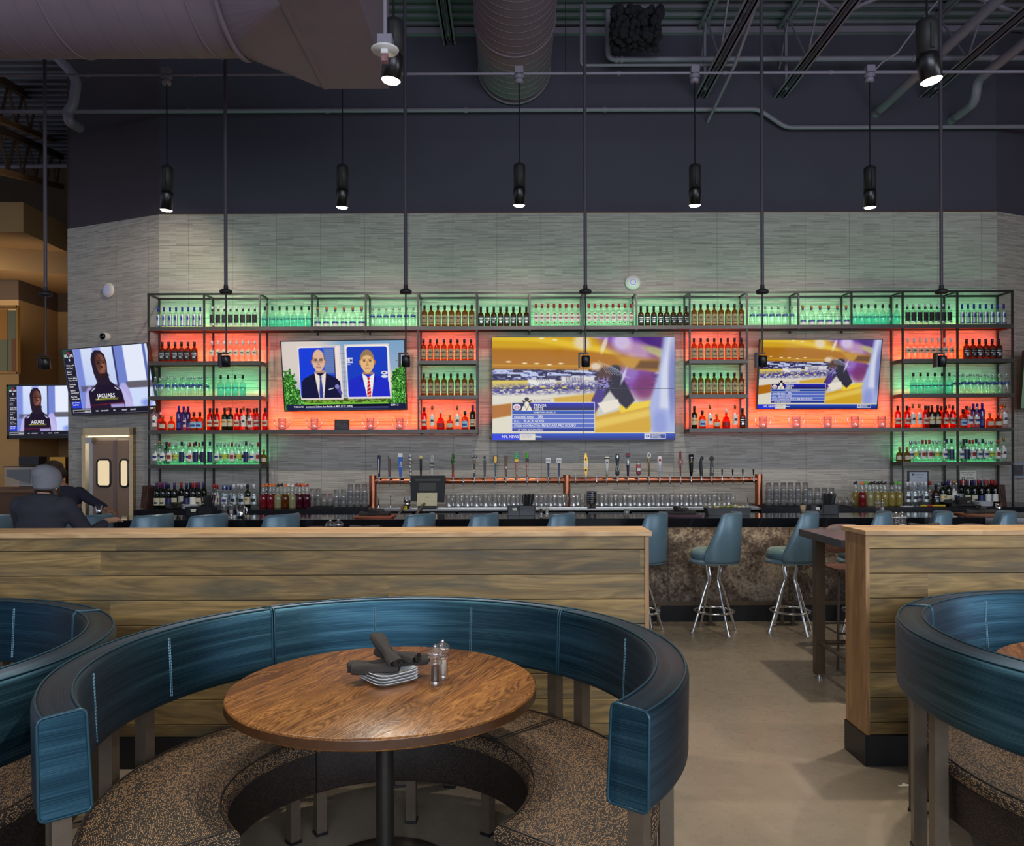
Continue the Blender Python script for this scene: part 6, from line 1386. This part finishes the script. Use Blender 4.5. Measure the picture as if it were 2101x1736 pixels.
for px, Y, l in CH:
    q = PXZ(px, Y, 1.0); back = Y > 5.9
    o = place('chair', woodchair, 'dark bentwood bar chair with metal legs, '+l, (q.x, Y-(.2 if back else -.2), 0), PI if back else 0, 'bentwood bar chairs', (.93, .93, 1.0))
# things on the high tables
q = PXZ(678, 5.05, 1.1); shakers(q.x, 5.05, 1.106, .045, .03, 'on the middle high table', 'mills on the middle high table')
q = PXZ(738, 5.08, 1.1)
settings(q.x+.03, 5.10, 1.106, .1, 'on the middle high table', 4, ((-.12, -.04, .0, A(80), 0, 'at left end'), (-.03, -.06, .0, A(75), 0, 'in front'), (.0, .0, .035, A(0), 0, 'on top'), (.07, .02, .0, A(60), 0, 'at right end'), (.12, -.03, -.01, A(85), 0, 'outermost at right')))
q = PXZ(1838, 5.5, 1.1); shakers(q.x, 5.5, 1.106, .055, .02, 'on the right high table', 'mills on the right high table')
q = PXZ(1895, 5.55, 1.1)
settings(q.x, 5.55, 1.106, .0, 'on the right high table', 0, ((.0, .0, .03, 0, 0, 'long one on top'), (-.06, -.04, -.006, A(70), 0, 'below at left'), (.03, -.04, -.006, A(60), 0, 'below at right')), 1.15)

# ------------------------------------------------------------------ things on the bar top
def caddy():
    t = thing('napkin_straw_caddy', 'x', 'caddy'); m = MB(); m.prism([(-.14, 0), (.14, 0), (.145, .10), (-.02, .10), (-.04, .05), (-.09, .05), (-.10, .10), (-.145, .10)], -.06, -.052, 0, 'y'); m.box(-.14, .14, .052, .06, 0, .10); m.box(-.14, .14, -.06, .06, 0, .006)
    for x in (-.14, -.02, .135): m.box(x-.004, x+.004, -.06, .06, 0, .10)
    m.build('caddy_box', BLACK, t, bevel=.002)
    m = MB(); r = random.Random(3)
    for i in range(46): a, b = r.uniform(-.05, .05), r.uniform(-.045, .045); m.cyl((.06+a*.7, b*.8, .01), (.07+a*1.3, b*1.1, .21+r.uniform(-.01, .01)), .0032, n=5)
    o = m.build('straws', BLACK, t); o['kind'] = 'stuff'
    m = MB()
    for k in range(8): m.box(-.12, -.045, -.04+k*.009, -.036+k*.009, .006, .075)
    m.build('napkins', PAPER, t); return t
for px, Y, l in ((414, 8.05, 'left of the bar mug'), (1070, 8.05, 'at the centre of the bar'), (1688, 8.05, 'on the bar near the right tumblers')):
    q = PXZ(px, Y, BZ); place('caddy', caddy, 'black napkin and straw caddy '+l, (q.x, Y, BZ+.001), 0, 'straw caddies on the bar')
for px, Y, l, g in ((460, 7.82, 'on the bar, left pair', 'a'), (1110, 7.9, 'on the bar, centre pair', 'b'), (1801, 7.9, 'on the bar, right pair', 'c')):
    q = PXZ(px, Y, BZ); shakers(q.x, Y, BZ+.001, .06, .03, l, 'mills '+l)
def jug():
    t = thing('steel_jug', 'x', 'jug'); m = MB(); m.lathe([(0, .002), (.036, 0), (.038, .003), (.040, .12), (.037, .12), (.034, .008), (0, .007)], 24); m.build('body', CHROME, t); m = MB(); m.tube([(.038, 0, .105), (.06, 0, .10), (.064, 0, .06), (.05, 0, .025), (.038, 0, .022)], .005, 8); m.build('handle', CHROME, t); return t
q = PXZ(494, 7.86, BZ); place('jug', jug, 'small steel jug with handle on the bar beside the left mills', (q.x, 7.86, BZ+.001))
def cup(label, px, Y, mat, h=.12, r=.035, z=BZ+.001, cat='cup', name='steel_tumbler'):
    q = PXZ(px, Y, z); m = MB(); m.lathe([(0, .002), (r*.72, 0), (r, h), (r*.93, h), (r*.68, .006), (0, .006)], 20); return tag(m.build(name, mat, loc=(q.x, Y, z)), label, cat)
cup('steel tumbler on the bar in front of the double doors', 203, 7.88, CHROME, .125, .032)
cup('small clear rocks glass on the bar right of the centre', 1286, 7.95, G_MUG, .065, .032, name='rocks_glass', cat='glass')
cup('steel tumbler on the bar at the right, by the napkin rolls', 2049, 8.02, CHROME, .11, .03); cup('small beige paper cup beside the right straw caddy', 1648, 8.08, M('paper_cup', (170, 150, 120), .6), .09, .03, name='paper_cup')
# ketchup bottle
q = PXZ(131, 7.8, BZ); t = thing('ketchup_bottle', 'red ketchup bottle with white cap beside the seated person', 'bottle', (q.x, 7.8, BZ+.001))
m = MB(); m.lathe([(0, 0), (.03, .001), (.032, .02), (.030, .11), (.020, .15), (.016, .165), (0, .165)], 16); m.build('bottle_body', C('ketchup', (196, 36, 30), .25), t); m = MB(); m.lathe([(.02, .16), (.022, .165), (.020, .195), (0, .197)], 14); m.build('cap', WHITE, t); m = MB(); m.lathe([(.0318, .06), (.0312, .105)], 8, a0=-2.6, a1=-.6); m.build('label', WHITE, t)
# menus with napkins on the bar
for px, Y, l, c in ((770, 7.9, 'orange-brown', (172, 92, 62)), (1396, 7.9, 'plum', (84, 58, 66)), (2010, 7.9, 'rust-coloured', (150, 96, 66))):
    q = PXZ(px, Y, BZ); m = MB(); 
    for k in range(3): T_ = Matrix.Rotation(.1*k-.1, 4, 'Z'); m.T = T_; m.box(-.19, .19, -.14, .14, .001+.005*k, .0055+.005*k)
    tag(m.build('menu', C('menu_'+l[:4], c, .6), loc=(q.x, Y, BZ)), 'stack of %s menus on the bar under dark napkin rolls' % l, 'menu')
    settings(q.x, Y, BZ+.016, 0, 'on the %s menus' % l, 0, ((-.06, 0, 0, A(6), 0, 'lying left'), (.06, .01, .0, A(-10), 0, 'lying right'), (.0, -.02, .036, A(40), A(8), 'crossed on top')))
# garnish tray
q = PXZ(1492, 8.02, BZ); t = thing('garnish_tray', 'black garnish tray with clear domed lid on the bar', 'tray', (q.x, 8.02, BZ+.001))
m = MB(); m.prism([(-.21, 0), (.21, 0), (.225, .075), (-.225, .075)], -.08, .08, 0, 'y'); m.build('tray_body', BLACK, t, bevel=.004); m = MB(); m.prism([(-.235, 0), (.235, 0), (.225, .045), (.20, .055), (-.20, .055), (-.225, .045)], -.085, .085, 0, 'y'); o = m.build('clear_lid', G_SHAKE, t); o.location = (0, 0, .076)
m = MB(); r = random.Random(5)
for i in range(26): m.ell((r.uniform(-.19, .19), r.uniform(-.05, .05), .082), (.02, .015, .012), 5, i % 3)
m.build('garnish', [C('lime', (120, 150, 60)), C('lemon', (210, 190, 80)), C('tissue', (214, 210, 200))], t, kind='stuff')
# cash register screen on the back counter
q = PXZ(878, 9.38, CZ); t = thing('register_screen', 'black point-of-sale monitor with pale card, in front of taps', 'monitor', (q.x, 9.38, CZ+.001))
s = 9.42/F; m = MB(); m.prism([(-35*s, 15*s), (33*s, 12*s), (36*s, 65*s), (33*s, 67*s), (-33*s, 67*s), (-36*s, 63*s)], 0, .05, 0, 'y'); m.build('monitor_back', BLACKM, t, bevel=.006)
m = MB(); m.box(-26*s, 26*s, -.012, 0, 56*s, 60*s); m.box(-18*s, 16*s, -.006, 0, 36*s, 52*s); m.build('vents', M('dark_grille', (60, 58, 52), .5), t)
m = MB(); m.box(-.11, .11, -.10, .12, 0, .035); m.box(-.05, .05, .0, .05, .03, .12); m.build('stand', BLACK, t, bevel=.008)
m = MB(); m.T = Matrix.Translation((0, -.04, .03)) @ Matrix.Rotation(-.12, 4, 'X'); m.prism([(-22*s, 0), (19*s, 0), (19.5*s, 27*s), (-21*s, 27*s)], -.006, .0, 0, 'y'); m.build('card', M('cream_card', (206, 198, 160), .6), t)
m = MB(); m.box(-.04, .04, -.045, -.04, .030, .034); text_into(m, 'register', .014, (0, -.052, .135), 0); m.build('card_print', BLACKM, t)
q = PXZ(836, 9.4, CZ); t = thing('pen_cup', 'steel cup of pens beside the register screen', 'cup', (q.x, 9.36, CZ+.001)); m = MB(); m.lathe([(0, .002), (.035, 0), (.045, .10), (.042, .10), (.033, .006), (0, .006)], 20); m.build('cup_body', CHROME, t)
for k, c in enumerate(((210, 210, 214), (30, 60, 190), (30, 30, 34), (200, 200, 205))): a = k*1.6; m = MB(); m.cyl((.01*math.cos(a), .01*math.sin(a), .01), (.035*math.cos(a), .03*math.sin(a), .145), .004, n=6); m.build('pen', C('pen%d' % k, c), t)
m = MB(); q = P(830, 1042, CF-.005); m.box(-.028, .028, 0, .004, -.022, .022); text_into(m, 'HOT', .022, (0, -.002, -.008), 1); tag(m.build('warning_label', [C('label_yellow', (240, 220, 20), .6), BLACKM], loc=(q.x, CF-.004, q.z)), 'small yellow label on the front edge of the back counter', 'label')
for a_, b_, l in (((829, 1037), (818, 1056), 'left'), ((868, 1036), (854, 1056), 'right')):
    p0, p3 = P(*a_, CF-.02), P(*b_, CF-.10); m = MB(); m.tube([p0+Vector((.01, .06, .01)), p0, p0.lerp(p3, .5)+Vector((-.015, 0, -.02)), p3, p3+Vector((-.02, -.02, -.35))], .016, 8); tag(m.build('drain_hose', M('braided_hose', (120, 106, 90), .5, .3)), 'grey hose hanging from the back counter, %s of two' % l, 'hose')
# small things on the back counter
q = PXZ(390, 9.4, CZ); settings(q.x, 9.44, CZ+.001, 0, 'on the left back counter', 5, ((-.2, 0, -.04, .2, 0, 'beside the plates'), (-.17, .03, -.01, 1.2, 0, 'crossed beside the plates')), 1.0)
q = PXZ(2015, 9.4, CZ); settings(q.x, 9.40, CZ+.001, 0, 'on the right back counter', 5, ((-.30, 0, -.05, .2, 0, 'in the pile, bottom left'), (-.20, .02, -.05, -.3, 0, 'in the pile, bottom right'), (-.25, .0, -.015, .6, 0, 'in the pile, middle'), (-.33, .02, -.015, -.5, 0, 'in the pile, upper left'), (-.22, 0, .02, .1, 0, 'in the pile, top')), 1.0)
m = MB(); q = PXZ(1912, 9.36, CZ); m.cyl((-.14, 0, .012), (.14, 0, .012), .010, .012, 10); m.cyl((-.06, 0, .012), (.0, 0, .012), .013, n=10, mi=1); m.ell((.15, 0, .012), .014, 6); tag(m.build('bar_spindle', [C('tool_yellow', (220, 186, 50)), C('tool_red', (170, 40, 40))], loc=(q.x, 9.36, CZ+.002)), 'yellow handled tool with red band on the right back counter', 'tool')
q = PXZ(1868, 9.36, CZ); m = MB(); m.box(-.085, .085, -.06, .06, 0, .02); m.cyl((.04, 0, .02), (.04, 0, .06), .018, n=12); tag(m.build('clear_container', G_SHAKE, loc=(q.x, 9.38, CZ+.001)), 'low clear plastic container beside the yellow tool', 'container')

# ------------------------------------------------------------------ far left: wooden sign panel, host stand, added warm lights
t = thing('wood_sign_panel', 'framed panel of mixed wood boards on the far left wall', 'wall panel', P(-60, 632, 12.0)); s = 12.0/F
m = MB(); k = 0
for x0, x1, z0, z1, c in ((0, 60, -60, 0, 0), (0, 60, -130, -60, 1), (60, 78, -66, -4, 0), (60, 78, -130, -66, 1), (78, 98, -132, -6, 1), (86, 98, -132, -64, 2)): m.box(x0*s+.004, x1*s-.004, -.03-.004*c, 0, z0*s, z1*s, c)
m.build('boards', [C('board_orange', (206, 134, 44), .5), C('board_sage', (140, 132, 92), .5), C('board_brown', (150, 92, 40), .5)], t); m = MB(); m.box(-.02, 100*s, -.06, .01, -.01, .03); m.box(-.02, 100*s, -.06, .01, -136*s, -132*s); m.box(98*s, 101*s, -.06, .01, -136*s, .03); m.build('frame', C('frame_orange', (200, 140, 60)), t)
light('far_room_light', 'SPOT', (-9.4, 11.0, 4.8), (-9.6, 15, 2.2), 170, (1, .86, .66), spot_size=math.radians(110), spot_blend=.8, shadow_soft_size=.1)
light('far_room_light', 'SPOT', (-8.2, 12.8, 3.6), (-8.6, 15, 7.0), 30, (1, .80, .60), spot_size=math.radians(120), spot_blend=.8, shadow_soft_size=.1)
t = thing('glass_display_case', 'glass-fronted case with slanted dark panel, far left behind the person', 'display case', P(11, 958, 10.8)); s = 10.8/F
m = MB(); m.box(0, 60*s, -.02, .3, -40*s, -.0); m.build('glass_case', G_CLEAR, t); m = MB(); m.prism([(2*s, -6*s), (48*s, -6*s), (48*s, -34*s), (40*s, -32*s), (2*s, -20*s)], .0, .05, 0, 'y'); m.build('dark_panel', C('panel_brown', (46, 32, 26)), t); m = MB(); m.box(-.01, 62*s, -.03, .31, -.006, .006); m.build('top_trim', BLACK, t)
m = MB(); q = P(48, 950, 10.9); m.box(-19*s, 22*s, -.1, .1, -8*s, 10*s); tag(m.build('receipt_printer', M('printer_black', (34, 32, 36), .4), loc=q+Vector((0, .2, .02))), 'black printer standing on the far left display case', 'printer')
m = MB(); m.box(-11, PXZ(100, 10.7, 1.3).x, 10.62, 11.4, .0, 1.18); m.box(-11, PXZ(101, 10.7, 1.3).x, 10.58, 11.45, 1.18, 1.222, 1); tag(m.build('service_counter', [C('counter_brown', (96, 66, 44)), C('counter_edge', (120, 84, 56))]), 'brown service counter at the far left behind the seated person', 'counter')
m = MB(); q = P(118, 960, 10.9); m.box(-.11, .11, 0, .3, -.22, .15); tag(m.build('brass_coffee_urn', M('brass_sheet', (190, 140, 60), .2, 1, vary=.2), loc=q), 'brassy metal appliance with bright reflections beside the wall end', 'appliance')

# ------------------------------------------------------------------ people: each body is one continuous remeshed surface
def organic(m, name, mat, parent, voxel=.014, smooth=6):
    me = m.mesh('tmp', mat); o = bpy.data.objects.new('tmp', me); COL.objects.link(o)
    r = o.modifiers.new('r', 'REMESH'); r.mode = 'VOXEL'; r.voxel_size = voxel; s = o.modifiers.new('s', 'SMOOTH'); s.factor = .6; s.iterations = smooth
    bpy.context.view_layer.update(); e = bpy.data.meshes.new_from_object(o.evaluated_get(bpy.context.evaluated_depsgraph_get()))
    bpy.data.objects.remove(o); e.polygons.foreach_set('use_smooth', [True]*len(e.polygons)); e.name = name
    n = bpy.data.objects.new(name, e); COL.objects.link(n)
    if not e.materials: e.materials.append(mat)
    if parent: n.parent = parent; KIDS.setdefault(parent.name, []).append(n)
    return n
def limb(m, pts, rad):
    for (p, q), (a, b) in zip(zip(pts, pts[1:]), zip(rad, rad[1:])): m.cyl(p, q, a, b, n=14)
    for p, r in zip(pts, rad): m.ell(p, r, 8)
def hand(m, wrist, d, side, up=Vector((0, 0, 1))):
    d = Vector(d).normalized(); s = d.cross(up).normalized()*side; w = Vector(wrist); limb(m, [w, w+d*.045, w+d*.085], [.024, .028, .026]); m.ell(w+d*.06+s*.018, .022, 6); m.ell(w+d*.06-s*.018, .022, 6)
    for k, L in enumerate((.062, .072, .068, .052)):
        b = w+d*.088+s*(.028-.019*k); limb(m, [b, b+d*L*.5-up*.006, b+d*L*.85-up*.03], [.0095, .009, .0075])
    limb(m, [w+d*.03+s*.028, w+d*.06+s*.052, w+d*.09+s*.056-up*.01], [.012, .011, .009])
SKIN = M('skin_light', (196, 148, 120), .5, vary=.03); SKIN2 = M('skin_warm', (170, 120, 92), .5, vary=.03); SWEAT = M('dark_knit', (58, 58, 68), .95, vary=.12, scale=120); BEAN = M('grey_knit', (136, 136, 142), .95, vary=.12, scale=160); HAIR = M('brown_hair', (56, 38, 28), .6, vary=.3, scale=80); JEANS = M('dark_trousers', (34, 36, 48), .9); BSHIRT = M('navy_shirt', (38, 38, 54), .9, vary=.1)
q = PXZ(78, 6.25, 1.4); per = thing('person', 'person in grey beanie and dark sweater, seated with their back to us', 'person', (q.x+.02, 6.25, 0)); V = Vector
m = MB(); limb(m, [V((0, .03, 1.30)), V((0, .06, 1.38))], [.06, .058]); m.ell((.01, .09, 1.45), (.078, .098, .115), 12); m.ell((.01, .13, 1.38), (.055, .06, .06), 8); m.ell((-.07, .06, 1.41), (.015, .022, .032), 6); m.ell((.09, .06, 1.41), (.015, .022, .032), 6); m.ell((.01, .16, 1.40), (.014, .022, .02), 6)
m.ell((0, .02, 1.05), (.16, .09, .2), 10); m.ell((0, .02, .85), (.15, .11, .12), 10)
limb(m, [V((.19, .03, 1.26)), V((.27, .22, 1.04)), V((.30, .44, 1.12)), V((.31, .47, 1.125))], [.05, .042, .03, .026]); limb(m, [V((-.19, .03, 1.26)), V((-.25, .22, 1.04)), V((-.10, .44, 1.12))], [.05, .042, .03])
hand(m, (.31, .46, 1.125), (.25, 1, .0), -1); hand(m, (-.10, .44, 1.125), (.5, 1, 0), 1)
for s in (-1, 1): limb(m, [V((s*.09, .02, .82)), V((s*.12, .44, .80)), V((s*.12, .50, .42)), V((s*.12, .54, .34))], [.085, .065, .05, .035])
organic(m, 'body', SKIN, per, .011, 4)
m = MB(); m.ell((0, 0, 1.25), (.195, .115, .11), 12); m.ell((0, 0, 1.10), (.190, .12, .18), 12); m.ell((0, .0, .92), (.18, .13, .16), 12); m.ell((0, .01, 1.335), (.15, .085, .05), 10)
for s in (-1, 1): m.ell((s*.18, .02, 1.285), (.075, .075, .075), 10)
limb(m, [V((.19, .03, 1.28)), V((.275, .20, 1.03)), V((.298, .40, 1.10))], [.074, .060, .042]); limb(m, [V((-.19, .03, 1.28)), V((-.26, .20, 1.03)), V((-.12, .41, 1.10))], [.074, .060, .042])
organic(m, 'sweater', SWEAT, per, .014, 8)
m = MB()
for s in (-1, 1): limb(m, [V((s*.08, .0, .84)), V((s*.12, .44, .82)), V((s*.12, .50, .40)), V((s*.12, .50, .36))], [.11, .085, .066, .06])
m.ell((0, 0, .84), (.17, .13, .09), 10); organic(m, 'trousers', JEANS, per, .016, 6)
m = MB(); m.ell((.01, .075, 1.50), (.104, .114, .105), 14); m.ell((.012, .07, 1.455), (.100, .110, .06), 12); m.ell((.0, .05, 1.54), (.092, .10, .075), 12); m.ell((.012, .06, 1.43), (.094, .104, .03), 12); organic(m, 'beanie', BEAN, per, .010, 5)
m = MB(); m.ell((.01, .06, 1.415), (.084, .075, .04), 10); m.ell((.085, .07, 1.37), (.032, .04, .06), 8); m.ell((-.06, .06, 1.385), (.03, .035, .045), 8); organic(m, 'hair', HAIR, per, .010, 3)
for s in (-1, 1):
    m = MB(); limb(m, [V((s*.12, .52, .33)), V((s*.12, .62, .30))], [.042, .038]); organic(m, 'shoe', BLACKM, per, .012, 3)
# second person: bartender behind the bar, leaning and reaching to the right
q = PXZ(120, 8.75, 1.4); per = thing('person', 'dark-haired person in navy shirt behind the bar, reaching right', 'person', (q.x, 8.8, -.0)); per.scale = (1, 1, .94)
m = MB(); limb(m, [V((0, 0, 1.42)), V((-.02, -.05, 1.52))], [.06, .055]); m.ell((-.04, -.07, 1.60), (.075, .095, .115), 12); m.ell((-.05, -.165, 1.59), (.013, .02, .02), 6); m.ell((-.115, -.07, 1.59), (.014, .02, .03), 6); m.ell((.035, -.07, 1.59), (.014, .02, .03), 6); m.ell((.06, 0, 1.2), (.16, .10, .24), 10); m.ell((.06, .02, .95), (.15, .11, .12), 10)
limb(m, [V((.20, 0, 1.37)), V((.36, -.06, 1.27)), V((.55, -.12, 1.17)), V((.58, -.13, 1.155))], [.05, .042, .032, .026]); limb(m, [V((-.12, 0, 1.35)), V((-.22, -.16, 1.15)), V((-.15, -.32, 1.09))], [.05, .042, .03]); hand(m, (.57, -.125, 1.155), (1, -.2, -.3), 1); hand(m, (-.15, -.32, 1.09), (.3, -1, 0), -1)
for s in (-1, 1): limb(m, [V((.05+s*.09, .02, .9)), V((.05+s*.1, 0, .48)), V((.05+s*.1, .03, .09)), V((.05+s*.1, -.08, .04))], [.09, .062, .042, .035])
organic(m, 'body', SKIN2, per, .012, 4)
m = MB(); m.ell((.05, .0, 1.27), (.185, .12, .16), 12); m.ell((.06, .0, 1.08), (.175, .125, .18), 12); m.ell((.02, 0, 1.39), (.13, .085, .05), 10); m.ell((.20, 0, 1.34), .075, 8); m.ell((-.11, 0, 1.34), .075, 8)
limb(m, [V((.20, 0, 1.35)), V((.36, -.06, 1.26)), V((.54, -.115, 1.18))], [.07, .058, .045]); limb(m, [V((-.12, 0, 1.34)), V((-.22, -.16, 1.14)), V((-.17, -.26, 1.10))], [.07, .058, .045]); organic(m, 'shirt', BSHIRT, per, .014, 8)
m = MB(); m.ell((.05, .02, .92), (.17, .13, .1), 10)
for s in (-1, 1): limb(m, [V((.05+s*.09, .02, .9)), V((.05+s*.1, 0, .48)), V((.05+s*.1, .03, .10))], [.11, .08, .06])
organic(m, 'trousers', JEANS, per, .016, 6)
m = MB(); m.ell((-.04, -.075, 1.645), (.096, .118, .088), 12); m.ell((-.01, -.06, 1.58), (.098, .10, .09), 10); organic(m, 'hair', HAIR, per, .010, 3)
for s in (-1, 1):
    m = MB(); limb(m, [V((.05+s*.1, .03, .05)), V((.05+s*.1, -.13, .035))], [.045, .034]); organic(m, 'shoe', BLACKM, per, .012, 3)
# leaf-shaped scraps on the floor at right
m = MB(); q = P(1858, 1612, 2.2*1.8); fy = 1.69*F/(1615-930); q = PXZ(1858, fy, 0); m.prism([(-.04, 0), (-.01, .012), (.0, .035), (.012, .012), (.045, .02), (.02, 0), (.04, -.02), (.005, -.008), (-.03, -.012)], .0005, .002); tag(m.build('paper_scrap', PAPER, loc=(q.x, fy, 0)), 'small torn pale scrap lying on the floor by the right booth', 'scrap')
